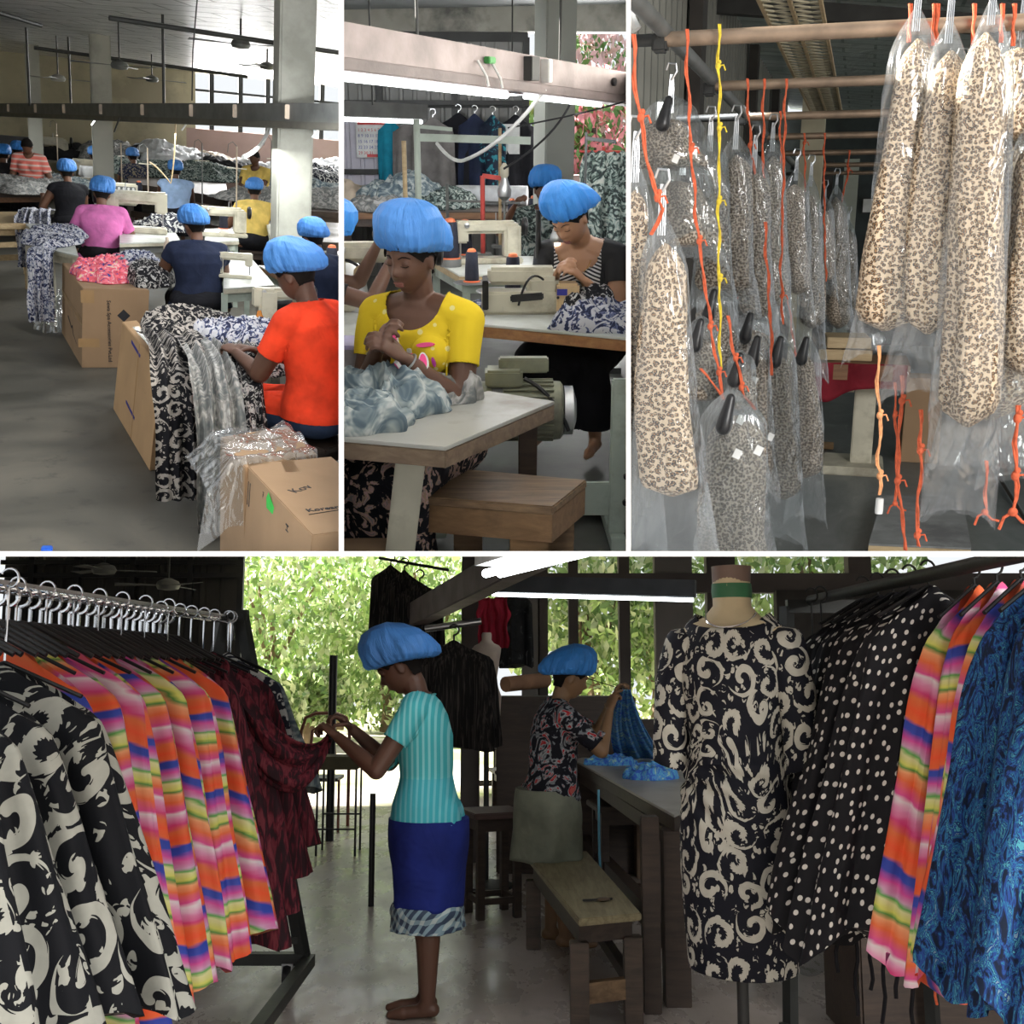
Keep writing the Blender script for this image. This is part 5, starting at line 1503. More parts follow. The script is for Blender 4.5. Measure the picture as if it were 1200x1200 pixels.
    one(MB().box((0, 0, 0), (.40, .26, .02)), r, 'treadle', m['greenish'], 'grey treadle plate under the right sewing table', 'treadle', loc=p + Vector((0, .12, .03)), bevel=.004)
    # machine
    T = lambda px, py, z=.75: Z(px, py, z)
    c = T(640, 366)
    t = thing(r, 'sewing_machine', 'cream overlock machine with long flat arm before the striped woman', 'sewing machine', c)
    MB().box((-.12, 0, .055), (.40, .16, .11)).build('base', m['cream'], t, bevel=.012)
    MB().box((-.02, .02, .13), (.16, .15, .10)).build('body', m['cream'], t, bevel=.02)
    MB().box((-.12, .06, .175), (.34, .13, .085)).build('arm', m['cream'], t, bevel=.018)
    MB().box((.10, -.05, .08), (.11, .12, .15)).build('looper_cover', plain('tan plate', (.50, .36, .20), .5), t, bevel=.012)
    MB().box((-.30, -.02, .10), (.03, .20, .14)).build('end_cover', m['blackplastic'], t, bevel=.004)
    MB().rod((.05, -.115, .09), (.05, -.122, .09), .007).build('screw', m['blackplastic'], t)
    MB().bar((-.18, -.12, .085), (-.02, -.13, .10), .02, .035).build('lever', m['blackplastic'], t, bevel=.006)
    MB().tube(bez(Vector((-.14, -.10, .05)), Vector((-.10, -.16, .25)), Vector((-.02, -.08, .17)), 10), .006, 6).build('wire', m['blackplastic'], t)
    MB().box((.07, -.112, .115), (.05, .004, .03)).build('maker_badge', m['blueink'], t)
    c = T(586, 342); t = thing(r, 'spool_plate', 'round grey spool plate holding thread cones', 'spool plate', c)
    MB().lathe([(.13, .0), (.135, .005), (.13, .01), (.05, .014)], n=32).build('plate', m['steel'], t); MB().rod((0, 0, -.0), (0, 0, .005), .05).build('foot', m['greymetal'], t)
    cone(r, 'large dark cone nearest on the round plate', c + Vector((.07, -.03, .016)), m['thread_dark'], m['orange_tip'], 1.15)
    c = Z(553, 328, .77)
    one(MB().lathe([(.10, -.02), (.11, -.015), (.10, -.01)], n=28), r, 'spool_plate', m['steel'], 'small grey plate under the left thread cone', 'spool plate', loc=c)
    cone(r, 'large dark cone left of the round plate', c + Vector((0, 0, -.01)), m['thread_dark'], m['orange_tip'], 1.1)
    # lamp on pole
    c = T(630, 356); t = thing(r, 'task_lamp', 'black task lamp with grey funnel shade shining on the striped woman', 'lamp', c)
    zt_ = P(630, 246, c.y).z - .75
    MB().rod((0, 0, 0), (0, 0, zt_), .014).build('pole', m['blackplastic'], t); MB().rod((0, 0, 0), (0, 0, .02), .05).build('foot', m['blackplastic'], t)
    MB().bar((0, 0, zt_ - .01), (.09, -.02, zt_ - .01), .015, .02).build('arm', m['blackplastic'], t)
    MB().lathe([(.045, -.155), (.040, -.13), (.022, -.08), (.018, -.05), (.014, -.045)], (.10, -.02, zt_), n=24, cap=False).build('shade', m['steel'], t, solid=.003)
    MB().lathe([(.005, -.05), (.018, -.045), (.024, -.02), (.02, .01), (.008, .025)], (.10, -.02, zt_), n=20).build('lamp_holder', plain('khaki', (.30, .30, .2), .5), t)
    MB().ball((.10, -.02, zt_ - .12), .024).build('bulb', glow('lamp bulb', (1, .93, .8, 1), 14), t)
    l = bpy.data.lights.new('task_lamp_light', 'SPOT'); l.energy = 22; l.spot_size = 1.9; l.spot_blend = .6; l.color = (1, .95, .85); l.shadow_soft_size = .02
    lo = bpy.data.objects.new('task_lamp_light', l); COL.objects.link(lo); lo.matrix_world = r.M @ Matrix.Translation(c + Vector((.10, -.02, zt_ - .15)))
    # ---- women
    sk = person
    p = Z(498, 251, 1.335)
    g_ = G('yellow jersey'); co = g_.coord()
    v_ = g_.n('TexVoronoi', {'Vector': co, 'Scale': 16.0, 'Randomness': .8}, out=0)
    c_ = g_.mix(g_.math('LESS_THAN', v_, .16), (.72, .52, .025), (.80, .70, .30))
    ym = g_.bsdf(c_, .85, bump=g_.noise(co, 8, 2), bs=.4, bd=.02, spec=.2)
    fl = blobs('dark floral skirt', 17, [(0, (.012, .012, .016)), (.50, (.02, .02, .028)), (.54, (.42, .30, .22)), (.60, (.55, .36, .34)), (.66, (.30, .28, .26))], dist=2)
    inf = person(r, 'woman in yellow bunny print T-shirt and blue cap folding cloth at the front table', Vector((p.x, p.y, 0)), PI - .42, near=True, vox=.0052, skin=m['skin_dark_or_shaded'], top=ym, bottom=(fl, 'skirt'), cap=m['cap'], scale=1.06, fat=1.10,  # dark skin colour holds the shade on her face
                 lean=.10, hunch=.12, head=(.22, -.12, -.05), hands=((-.07, .30, .88), (.06, .27, .90)), curl=.75, neck=.105, sleeve=.55, hem=.0, hand_n=(.2, .6, .9), capk=1.06, capseed=5, seat=.47, pole=(0, -.35, -1.1), capback=.9, hatoff=(0, -.008, .004))
    t = inf['t']; W = t.matrix_world.inverted()
    # print on the chest: found on the cloth by the nearest surface point
    v, nn = inf['v'], inf['nn']
    def chest(x, z):
        k = (v[:, 1] > .02) & (np.abs(v[:, 0]) < .2)
        dd = (v[:, 0] - x) ** 2 + (v[:, 2] - z) ** 2 + np.where(k, 0, 9)
        i = int(np.argmin(dd)); n = Vector(nn[i]); n = Vector((n.x * .6, abs(n.y), n.z * .5)).normalized(); return Vector((x, v[i][1] + .0, z)) + n * .0185, n
    pinkm = plain('pink print', (.75, .08, .25), .8); whitem = plain('white print', (.85, .80, .78), .8); purp = plain('purple print', (.45, .05, .30), .8)
    C0 = inf['C0']
    def blob_on(x, z, a, b, rot, mt, name, off=0.0):
        c, n = chest(x, z); up = Vector((0, 0, 1)); xx = up.cross(n).normalized() * -1; uu = n.cross(xx) * -1
        xx = up.cross(n).normalized(); uu = n.cross(xx)
        pts = []
        for i in range(18):
            q = 2 * PI * i / 18; s, u = a * math.cos(q), b * math.sin(q)
            s, u = s * math.cos(rot) - u * math.sin(rot), s * math.sin(rot) + u * math.cos(rot)
            pts.append(c + xx * s + uu * u + n * off)
        k = MB(); k.add(pts + [p - n * .012 for p in pts], [tuple(range(18))] + [(i, i + 18, (i + 1) % 18 + 18, (i + 1) % 18) for i in range(18)])
        k.build(name, mt, t, smooth=0)
    cz = C0.z
    for bx, bz in ((-.085, -.035), (.075, .02)):
        for s, rot in ((-1, .25), (1, -.35)):
            blob_on(bx + s * .026, cz + bz + .02, .017, .036, rot, whitem, 'bunny_ear', 0)
            blob_on(bx + s * .026, cz + bz + .02, .0125, .030, rot, pinkm, 'bunny_ear_rim', .002)
            blob_on(bx + s * .026, cz + bz + .018, .006, .018, rot, purp, 'ear_lining', .004)
    blob_on(-.085, cz - .082, .038, .028, 0, pinkm, 'bunny_face', .001)
    blob_on(-.085, cz - .080, .018, .012, 0, purp, 'bunny_nose', .003)
    blob_on(-.085, cz + .035, .034, .008, .15, pinkm, 'bow', .001); blob_on(-.02, cz + .005, .016, .010, -.5, whitem, 'star', .001); blob_on(-.035, cz - .005, .009, .009, 0, pinkm, 'heart', .002)
    for i in range(3): blob_on(.028, cz + .065 - i * .026, .0042, .0042, 0, m['blackplastic'], 'button', .003)
    S, E, Tt = inf['sh'][0]
    q = Tt.lerp(E, .06); dd = (E - Tt).normalized(); x_, y_ = frame_of(dd)
    MB().tube([q + (x_ * math.cos(a) + y_ * math.sin(a)) * .031 for a in [2 * PI * i / 20 for i in range(21)]], .004, 6).build('bracelet', m['steel'], t)
    # lit woman
    p = Z(700, 221, 1.335)
    g_ = G('black and white striped knit'); co = g_.coord(); sp = g_.n('SeparateXYZ', {0: co}, out=None)
    ax = g_.math('ABSOLUTE', sp.outputs[0]); f_ = g_.math('FRACT', g_.math('ADD', g_.math('MULTIPLY', sp.outputs[2], 55), g_.math('MULTIPLY', ax, 22)))
    c_ = g_.mix(g_.math('GREATER_THAN', f_, .52), (.012, .012, .014), (.62, .60, .60)); c_ = g_.mix(g_.math('GREATER_THAN', ax, .125), c_, (.010, .010, .012))
    strp = g_.bsdf(c_, .85)
    inf2 = person(r, 'woman under the task lamp in striped top and black cardigan, head bowed', Vector((p.x, p.y + .30, 0)), PI - .38, near=True, vox=.0062, skin=m['skin_lamplit'], top=strp, bottom=(m['black_cloth'], 'skirt'), cap=m['cap2'], scale=1.10, fat=1.12,  # pale skin colour holds the lamp light on her face
                  lean=.30, hunch=.42, head=(.62, -.25, .12), hands=((-.10, .40, .90), (.06, .40, .91)), curl=.7, neck=.115, sleeve=.45, hand_n=(.1, .5, .9), capk=1.05, capseed=9, seat=.50, capback=1.2, hatoff=(0, -.02, -.002), feet=(((-.14, .42, .50), (-.16, .36, .10)), ((.16, .42, .50), (.16, .36, .10))))
    nk = inf2['N0']
    MB().tube([inf2['N0'] + inf2['fwd'] * (.075 + .05 * math.sin(a)) + Vector((math.cos(a) * .075, .0, -.055 - .055 * math.sin(a))) for a in [PI * i / 14 for i in range(15)]], .0022, 6).build('necklace', plain('gold', (.8, .55, .2), .25, 1), inf2['t'])
    p = Z(642, 191, 1.30)
    person(r, 'woman facing the camera behind the lit one, only her eyes showing', Vector((p.x - .08, p.y - .85, 0)), PI + .05, near=True, vox=.009, skin=m['skin'], top=m['mixprint'], cap=m['cap2'], bottom=(m['black_cloth'], 'skirt'), hands=((-.05, .32, .95), (.26, .38, 1.02)), head=(.15, 0, 0), capk=1.12, fat=1.2)
    p = Z(733, 199, 1.30)
    person(r, 'woman at the right edge of the middle picture, blue cap only', Vector((p.x, p.y, 0)), PI + .6, vox=.011, skin=m['skin_dark_or_shaded'], top=m['dark_cloth'], cap=m['cap2'], bottom=(m['black_cloth'], 'skirt'), capk=1.1)
    p = Z(338, 240, 1.28)
    person(r, 'woman mostly beyond the left edge, arm stretched over her machine', Vector((p.x, p.y, 0)), -1.3, vox=.008, skin=m['skin_dark_or_shaded'], top=m['dark_cloth'], cap=m['cap2'], bottom=(m['black_cloth'], 'skirt'), hands=((-.10, .42, 1.08), (.12, .45, 1.04)), capk=1.15, hatoff=(0, 0, 0))
    # ---- front table, bench, cloth
    t = px_table(r, 'low worn work table with scuffed pale top and frayed edge at the front', ((522, 524), (650, 470), (572, 458), (360, 510)), .72, plain('scuffed pale top', (.40, .40, .37), .4, var=.08, scale=3, dirt=(.20, .16, .11), bump=.1), wood('grimy brown edge', (.10, .065, .04), (.20, .14, .09)), m['greenish'], .055, legs=False)
    base = t.matrix_world.inverted() @ r.M
    a = base @ Z(482, 528, .66); 
    MB().bar((a.x, a.y + .06, .66), (a.x - .09, a.y + .02, .0), .095, .07, (0, 1, 0)).build('leg', m['cream'], t, bevel=.006)
    a = base @ Z(620, 478, .66); MB().bar((a.x, a.y + .10, .66), (a.x, a.y + .16, 0), .07, .07, (0, 1, 0)).build('leg', m['darkwood'], t, bevel=.006)
    a = base @ Z(400, 500, .66); MB().bar((a.x, a.y + .10, .66), (a.x, a.y + .10, 0), .07, .07, (0, 1, 0)).build('leg', m['darkwood'], t, bevel=.006)
    q = [Z(572, 588, .45), Z(648, 594, .45), Z(688, 562, .45), Z(600, 553, .45)]
    c = sum(q, Vector()) / 4; c.z = 0
    t = thing(r, 'wooden_bench', 'worn brown wooden bench the yellow shirted woman sits on', 'bench', c)
    q = [p - c for p in q]; L_ = (q[0] - q[1]); q[0] += L_ * 1.1; q[3] += L_ * 1.1
    MB().hexa([p - dz * .03 for p in q], q).build('seat', m['stoolwood'], t, bevel=.005)
    MB().hexa([p * .97 - dz * .115 + dz * .0 for p in q], [Vector((p.x * .97, p.y * .97, p.z)) - dz * .031 for p in q]).build('apron', wood('bench side wood', (.16, .085, .035), (.26, .15, .07)), t)
    e = (q[1] + q[2]) / 2; f0 = (q[0] + q[3]) / 2
    MB().box((q[1].x - .075, q[1].y + .09, .17), (.13, .10, .34)).build('leg', wood('bench leg wood', (.20, .11, .045), (.30, .18, .085)), t, bevel=.004)
    MB().box((q[2].x - .10, q[2].y - .06, .17), (.10, .08, .34)).build('leg', m['stoolwood'], t, bevel=.004)
    MB().box((f0.x + .12, f0.y, .17), (.10, .20, .34)).build('leg', m['stoolwood'], t, bevel=.004)
    p = Z(452, 482, .72)
    one(heap_mb(.24, .17, .14, 81, fold=.045, lump=4.2, n=60), r, 'cloth_pile', m['tiedye_blue'], 'grey blue tie dye garment bunched on the front table', 'cloth', loc=p + Vector((-.01, .05, 0)))
    p = Z(408, 505, .72)
    one(heap_mb(.20, .13, .10, 82, fold=.04, lump=4.2, n=60), r, 'cloth_pile', m['tiedye_blue'], 'lower fold of grey tie dye cloth at the left table edge', 'cloth', loc=p + Vector((0, .06, 0)))
    p = Z(523, 472, .72)
    one(heap_mb(.15, .09, .09, 83, fold=.035, lump=4.5, n=50), r, 'cloth_pile', m['tiedye'], 'grey cloth end lying by the woman\'s elbow', 'cloth', loc=p + Vector((-.02, .05, 0)))
    t, q, lo = px_box(r, 'small lavender topped box on the front table left edge', ((436, 408 + 6), (437, 400), (380, 430)), .90, plain('grey box side', (.30, .28, .29), .7), z0=.73, lean=(0, 0))
    bpy.data.objects.remove(t)
    for o in [o for o in sc.objects if o.name.startswith('carton_body') and o.parent is None]: bpy.data.objects.remove(o)
    a = Z(416, 448, .725); t = thing(r, 'lidded_box', 'grey box with lavender lid at the left edge of the front table', 'box', a + Vector((-.03, .06, 0)), -.15)
    MB().box((0, 0, .065), (.19, .20, .13)).build('carton_body', plain('grey box side', (.30, .28, .29), .7), t, bevel=.003)
    MB().box((0, 0, .138), (.195, .205, .016)).build('lid', plain('lavender lid', (.42, .38, .60), .5), t, bevel=.003)
    one(heap_mb(.30, .16, .08, 84, fold=.05, lump=3.6), r, 'cloth_pile', m['whiteprint'], 'white cloth under the lit woman\'s hands', 'cloth', loc=T(722, 384))
    one(heap_mb(.15, .12, .13, 85, fold=.05, lump=3.6), r, 'cloth_pile', m['blackprint'], 'black and white cloth bunched at the needle of the overlock', 'cloth', loc=T(686, 368))
    one(heap_mb(.1, .08, .03, 86, fold=.02), r, 'cloth_pile', m['whiteprint'], 'small white scrap beside the spool plate', 'cloth', loc=Z(566, 364, .75))
    p = P(712, 178, 7.6)
    one(drape_mb(.30, [(.04, 0), (0, -.02), (-.04, -.25), (-.05, -.62)], 14, 4, .035, .9), r, 'draped_cloth', m['mixprint'], 'grey green printed garment hung up behind the lit woman', 'cloth', loc=p)
    q = Vector((p.x - .02, p.y + .06, 0)); t = thing(r, 'thread_stand', 'dark red stand the printed garment hangs from', 'thread stand', q)
    MB().rod((0, 0, 0), (0, 0, p.z + .03), .012).build('pole', m['red_paint'], t); MB().box((0, 0, .02), (.3, .3, .04)).build('foot', m['darkmetal'], t)
    MB().rod((-.16, 0, p.z), (.12, 0, p.z), .008).build('hook_arm', m['red_paint'], t)
    # ---- middle machines, stands and cones
    px_table(r, 'middle sewing table with tan edge behind the thread cones', ((538, 322), (650, 322), (640, 300), (500, 300)), .75, m['white_top'], m['tanwood'], m['greenish'], .04)
    px_table(r, 'table behind the yellow shirted woman, under the left machine', ((395, 400), (445, 388), (520, 352), (395, 356)), .75, m['white_top'], m['brown_edge'], m['greenish'], .05)
    M2 = lambda px, py: Z(px, py, .75)
    sewing_machine(r, 'cream sewing machine in the middle distance with white knob', M2(573, 308), .15, m['cream'], m['blackplastic'], m['steel'], .95)
    sewing_machine(r, 'cream machine half hidden behind the yellow shirted woman', M2(447, 362), .1, m['cream'], m['blackplastic'], m['steel'], 1.15)
    for px, py, k, lab in ((506, 296, 1.1, 'dark cone with orange tip behind the blue cap, left'), (528, 303, 1.35, 'fat dark cone behind the blue cap, middle'), (545, 298, 1.2, 'dark cone behind the blue cap, right'), (600, 258, 1.0, 'small dark cone near the white roll'), (626, 264, 1.3, 'small black cone beside the far woman\'s arm')):
        zc = .80
        p = Z(px, py, zc)
        cone(r, lab, p, m['thread_dark'], m['orange_tip'], k * 1.1)
        one(MB().rod((0, 0, -.05), (0, 0, -.001), .07), r, 'spool_plate', m['greymetal'], 'metal plate under the ' + lab, 'spool plate', loc=p)
    def stand(px, py, pyt, lab, mt, rr=.013, bars=()):
        p = Z(px, py, .75); top = P(px, pyt, p.y)
        t = thing(r, 'thread_stand', lab, 'thread stand', p, 0, 'thread stands of hall two')
        MB().rod((0, 0, 0), (0, 0, top.z - .75), rr).build('pole', m[mt], t); MB().box((0, 0, .01), (.12, .12, .02)).build('foot', m['greymetal'], t)
        for pya, x1, h in bars:
            za = P(px, pya, p.y).z - .75; xx = P(x1, pya, p.y).x - p.x
            MB().bar((0, 0, za), (xx, .02, za - .02), .02, h).build('cross_bar', m[mt], t)
        return t
    stand(492, 300, 140, 'tall pale green thread stand with long slotted arm', 'greenish', .022, ((161, 622, .05), (148, 530, .025)))
    stand(477, 300, 165, 'tan thread stand left of the pale green one', 'tanwood', .016, ())
    stand(566, 300, 206, 'red thread stand with short top arm', 'red_paint', .016, ((206, 592, .03),))
    stand(525, 290, 215, 'thin grey stand behind the thread cones', 'greymetal', .012, ((235, 610, .015),))
    stand(586, 290, 150, 'thin tan pole rising to the slotted arm', 'tanwood', .012, ())
    stand(683, 330, 155, 'dark stand right of the pillar with horizontal arm', 'darkmetal', .008, ((162, 722, .02),))
    p = Z(591, 300, .75); z1 = P(591, 232, p.y).z
    t = thing(r, 'bulb_lamp', 'small bulb shaped lamp over the middle machine', 'lamp', Vector((p.x, p.y, .75)))
    MB().rod((0, 0, 0), (0, 0, z1 - .75), .008).build('stem', m['greymetal'], t); MB().lathe([(.01, 0), (.045, .03), (.05, .07), (.03, .12), (.02, .16)], (0, 0, z1 - .77), 20).build('bulb', m['steel'], t); MB().lathe([(.02, 0), (.03, .02), (.03, .07), (.01, .1)], (0, 0, z1 - .62), 16).build('lamp_holder', m['cream'], t)
    p = Z(425, 362, .75); t = thing(r, 'funnel_lamp', 'grey funnel lamp beside the left machine', 'lamp', p + Vector((0, -.05, 0)))
    MB().lathe([(.07, 0), (.065, .02), (.035, .09), (.03, .14)], n=24).build('shade', m['steel'], t); MB().lathe([(.03, .14), (.035, .16), (.03, .20), (.012, .22)], n=20).build('lamp_holder', m['tanwood'], t)
    MB().tube(bez(Vector((0, 0, .21)), Vector((-.06, 0, .27)), Vector((-.16, 0, .24)), 8), .008, 6).build('arm', m['darkmetal'], t)
    p = Z(410, 345, .75); one(MB().lathe([(.05, 0), (.09, .04), (.09, .10), (.05, .17), (.01, .19)], n=24), r, 'white_shade', m['white_plastic'], 'rounded white cover beside the left machine', 'cover', loc=p)
    w = m['white_plastic']
    p0 = A + d * .53 + n_ * .08 + Vector((0, 0, -.10))
    one(MB().tube(bez(p0, P(590, 172, p0.y), P(543, 188, p0.y + .5), 10) + bez(P(543, 188, p0.y + .5), P(530, 192, p0.y + .6), P(512, 168, p0.y + .8), 8)[1:], .012, 7), r, 'cable', w, 'white cable swinging from the trunking socket to the green stand', 'cable')
    p0 = P(735, 118, 7.5)
    one(MB().tube(bez(p0, P(680, 135, 7.6), P(595, 150, 7.6), 10), .006, 6), r, 'cable', m['blackplastic'], 'thin black cable stretched across the pillar', 'cable')
    p0 = P(672, 112, 7.6)
    one(MB().tube(bez(p0, P(655, 160, 7.6), P(590, 198, 7.6), 12), .008, 6), r, 'cable', m['blackplastic'], 'black cable sagging from trunking to the black dresses', 'cable')
    p = Z(420, 646, .30); one(MB().box((0, 0, 0), (.40, .30, .30)), r, 'cardboard_box', m['card'], 'corner of a cardboard box at the bottom left', 'box', loc=Vector((p.x - .08, p.y - .05, .16)), bevel=.004)

room2()

# ================================================================ hall 3: leopard dresses in clear bags
def bag_mesh(r, top, bot, w0, w1, dep, seed, n=36, rows=26, round_top=.5, fold=.10, tip=.25):
    """bundle of soft cloth between two points, oval, tapering to the top, rounded off below"""
    rings = []
    d = bot - top
    for j in range(rows + 1):
        t = j / rows
        c = top + d * t
        w = w0 + (w1 - w0) * t ** .85
        w *= min(1, (t / .10) ** .55 * .9 + .1) if t < .10 else 1
        e = (t - (1 - tip * .35)) / (tip * .35)
        if e > 0: w *= math.sqrt(max(0.02, 1 - e * e)) * .75 + .25 * (1 - e)
        c = c + Vector((.012 * math.sin(5 * t + seed), .01 * math.cos(4 * t + seed), 0))
        ring = []
        for i in range(n):
            a = 2 * PI * i / n
            f = 1 + fold * (math.sin(3 * a + seed + 2.0 * t) + .6 * math.sin(5 * a + 2 * seed - 3 * t) + .5 * noise.noise(Vector((math.cos(a) * 2, math.sin(a) * 2, t * 7 + seed))))
            ring.append(c + Vector((math.cos(a) * w / 2 * f, math.sin(a) * w / 2 * dep * f, 0)))
        rings.append(ring)
    m = MB(); m.loft(rings)
    # tighter print than real circumference keeps u in metres
    return m

def bag_shell(top, bot, w0, w1, dep, seed, n=44, rows=34, peak=.16, flare=.25, corners=.05):
    rings = []
    d = bot - top
    for j in range(rows + 1):
        t = j / rows
        c = top + d * t
        w = w0 + (w1 - w0) * t
        if t < peak: w *= .16 + .84 * math.sin(t / peak * PI / 2)
        if t > .80: w *= 1 + flare * (t - .80) / .2
        thick = dep * (1 - .75 * max(0, (t - .72) / .28))
        ring = []
        for i in range(n):
            a = 2 * PI * i / n; ca, sa = math.cos(a), math.sin(a)
            f = 1 + .05 * math.sin(4 * a + seed + 6 * t) + .09 * noise.noise(Vector((ca * 2.3, sa * 2.3, t * 9 + seed * 2))) + .05 * noise.noise(Vector((ca * 6, sa * 6, t * 22 + seed)))
            z = corners * abs(ca) ** 3 * (t > .85) * (t - .85) / .15 * (-1) + .02 * noise.noise(Vector((ca * 3, sa * 3, seed))) * t
            ring.append(c + Vector((ca * w / 2 * f, sa * w / 2 * thick * f, z)))
        rings.append(ring)
    m = MB(); m.loft(rings, False, False)
    return m

def room3():
    r = R3; Z = r.Z; P = r.P; m = MAT
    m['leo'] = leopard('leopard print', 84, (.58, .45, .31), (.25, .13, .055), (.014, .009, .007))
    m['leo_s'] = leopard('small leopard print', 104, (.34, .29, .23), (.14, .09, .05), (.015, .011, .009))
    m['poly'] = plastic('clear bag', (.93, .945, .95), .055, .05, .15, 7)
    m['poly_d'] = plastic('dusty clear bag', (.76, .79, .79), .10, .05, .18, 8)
    m['rope'] = plain('orange twine', (.62, .12, .05), .8, scale=60, bump=.8)
    m['rope_l'] = plain('pale orange twine', (.80, .36, .16), .8, scale=60, bump=.8)
    m['rope_y'] = plain('yellow twine', (.66, .50, .04), .8, scale=60, bump=.8)
    g = G('grey scratched floor'); co = g.coord()
    n1 = g.noise(g.n('Mapping', {'Vector': co, 'Scale': (1, .35, 1), 'Rotation': (0, 0, .5)}), 5, 6, .7, dist=1.5)
    c = g.ramp(n1, [(.3, (.075, .085, .083)), (.62, (.13, .14, .137)), (.72, (.24, .25, .24))])
    m['floor3'] = g.bsdf(c, .42, bump=n1, bs=.1, bd=.004)
    struct(MB().box((.6, 10, -.05), (7, 15, .1)), r, 'floor', m['floor3'])
    wall = plain('grey ribbed sheet', (.20, .20, .175), .6, .2, var=.06, scale=2)
    struct(corrugated(3.0, 16.6, -1.12, 0, 3.4, .19, .03, 'y'), r, 'wall_left', wall, smooth=0)
    st = thing(r, 'trim_2', None, None, (-1.03, 0, 0)); st['kind'] = 'structure'
    for y, w in ((4.35, .40), (7.2, .26), (10.8, .2), (13.5, .2)): MB().box((.0, y, 1.6), (.08, w * .8, 3.2)).build('post', plain('dark brown post', (.045, .04, .035), .7), st)
    g = G('green silver roof foil'); co = g.coord()
    w_ = g.noise(g.n('Mapping', {'Vector': co, 'Scale': (1.2, 1, 1)}), 1.6, 5, .65, dist=1.8)
    br = g.n('TexBrick', {'Vector': co, 'Color1': (1, 1, 1, 1), 'Color2': (.75, .8, .78, 1), 'Mortar': (.25, .27, .26, 1), 'Scale': .9, 'Mortar Size': .012}, out=0)
    c = g.mix(.45, g.ramp(w_, [(.35, (.10, .16, .15)), (.55, (.27, .37, .34)), (.72, (.60, .68, .64))]), br)
    foil = g.bsdf(c, .34, .35, bump=w_, bs=.8, bd=.08)
    q = [Vector(p) for p in ((-1.1, 3.6, 3.28), (4.0, 3.6, 2.75), (4.0, 17.2, 2.75), (-1.1, 17.2, 3.28))]
    struct(MB().hexa(q, [p + Vector((0, 0, .05)) for p in q]), r, 'ceiling', foil)
    for y, z in ((5.6, 2.86), (8.6, 2.86)): struct(MB().bar((-1.1, y, z + .30), (4, y + .5, z - .25), .10, .12), r, 'ceiling_beam', m['darkmetal'])
    struct(MB().box((1.4, 17.0, 1.6), (5.4, .1, 3.2)), r, 'wall_back', plain('dark green back wall', (.035, .045, .045), .7))
    a = P(950, 200, 11.2); struct(MB().box((a.x, a.y, 1.55), (.21, .21, 3.1)), r, 'pillar_5', plain('cream pillar', (.50, .46, .33), .8, var=.05))
    a = P(998, 200, 14.5); struct(MB().box((a.x, a.y, 1.2), (.17, .17, 2.45)), r, 'pillar_6', plain('green grey pillar', (.42, .45, .38), .8, var=.05))
    a = P(972, 200, 14.8); struct(MB().box((a.x, a.y, 1.2), (.10, .12, 2.45)), r, 'pillar_7', m['darkmetal'])
    t = thing(r, 'back_window', 'small pale lit opening in the dark back wall', 'window', P(1017, 241, 16.9)); MB().box((0, 0, 0), (.13, .03, .18)).build('pane', m['white_plastic'], t); MB().box((0, .01, 0), (.17, .03, .22)).build('frame', m['darkmetal'], t)  # white pane holds the brightness of the opening in its colour
    # leaning lattice strip under the roof
    A, B = P(880, -20, 4.9), P(950, 130, 10.5)
    t = thing(r, 'lattice_strip', 'long wire lattice strip running under the roof edge', 'lattice', A)
    d = B - A; sd = Vector((.26, .0, -.02)); mk = m['tanwood']; k = MB()
    for i in range(3): k.bar(sd * (i / 2), d + sd * (i / 2), .015, .02)
    k.build('edge_rails', mk, t)
    k = MB(); N = 46
    for i in range(N):
        a = d * (i / N); b = d * ((i + 1.6) / N); k.bar(a, b + sd, .006, .008); k.bar(a + sd, b, .006, .008)
    k.build('wire_mesh', plain('aged wire', (.30, .27, .19), .6), t)
    # rails
    ds = (3.84, 5.1, 6.5, 7.9, 9.6, 11.4, 13.0)
    pm = plain('rusty pipe', (.26, .19, .135), .5, .5, var=.15, scale=9)
    one(MB().rod((-.66, 3.1, 2.23), (-.66, 13.3, 2.20), .026), r, 'side_rail_pipe', m['greymetal'], 'long dark pipe running back along the wall under the bars', 'pipe')
    names = ('nearest', 'second', 'third', 'fourth', 'fifth', 'sixth', 'farthest')
    for i, y in enumerate(ds):
        t = thing(r, 'hanging_rail', '%s rusty cross bar of the hanging racks' % names[i], 'rail', (0, y, 2.20), 0, 'cross bars of the hanging racks')
        MB().rod((-.68, 0, 0), (2.6, 0, 0), .021 if i else .024).build('bar', pm, t)
        MB().box((-.67, 0, -.01), (.05, .06, .06)).build('clamp', m['darkmetal'], t, bevel=.008)
        if i in (0, 2, 4, 6): MB().rod((-.66, 0, 0), (-1.03, 0, 0), .02).build('wall_bracket', m['darkmetal'], t)
    one(MB().tube([P(742, -5, 3.9), P(738, 20, 3.7), P(746, 35, 3.7)], .018, 8), r, 'rope_coil', m['white_plastic'], 'white hose end in the top left corner of the right picture', 'hose')
    # ---- bags
    def bag(label, pt, pb, w0, w1, d, seed, plast=None, mt='leo', dep=.7, hook=True, pl='poly', railz=None, fold=.10, tip=.25, wp=1.0, flare=.25, group='bagged leopard dresses', black=False):
        a, b = P(*pt, d), P(*pb, d)
        k = d / F
        t = thing(r, 'bagged_dress', label, 'dress', a, 0, group)
        z = Vector((0, 0, 0))
        bag_mesh(r, z + Vector((0, 0, -.05)), b - a, w0 * k, w1 * k, dep, seed, fold=fold, tip=tip).build('dress', m[mt], t, smooth=70)
        pe = P(*(plast or (pb[0], pb[1] + 12)), d)
        pw = (w1 * 1.28 * wp)
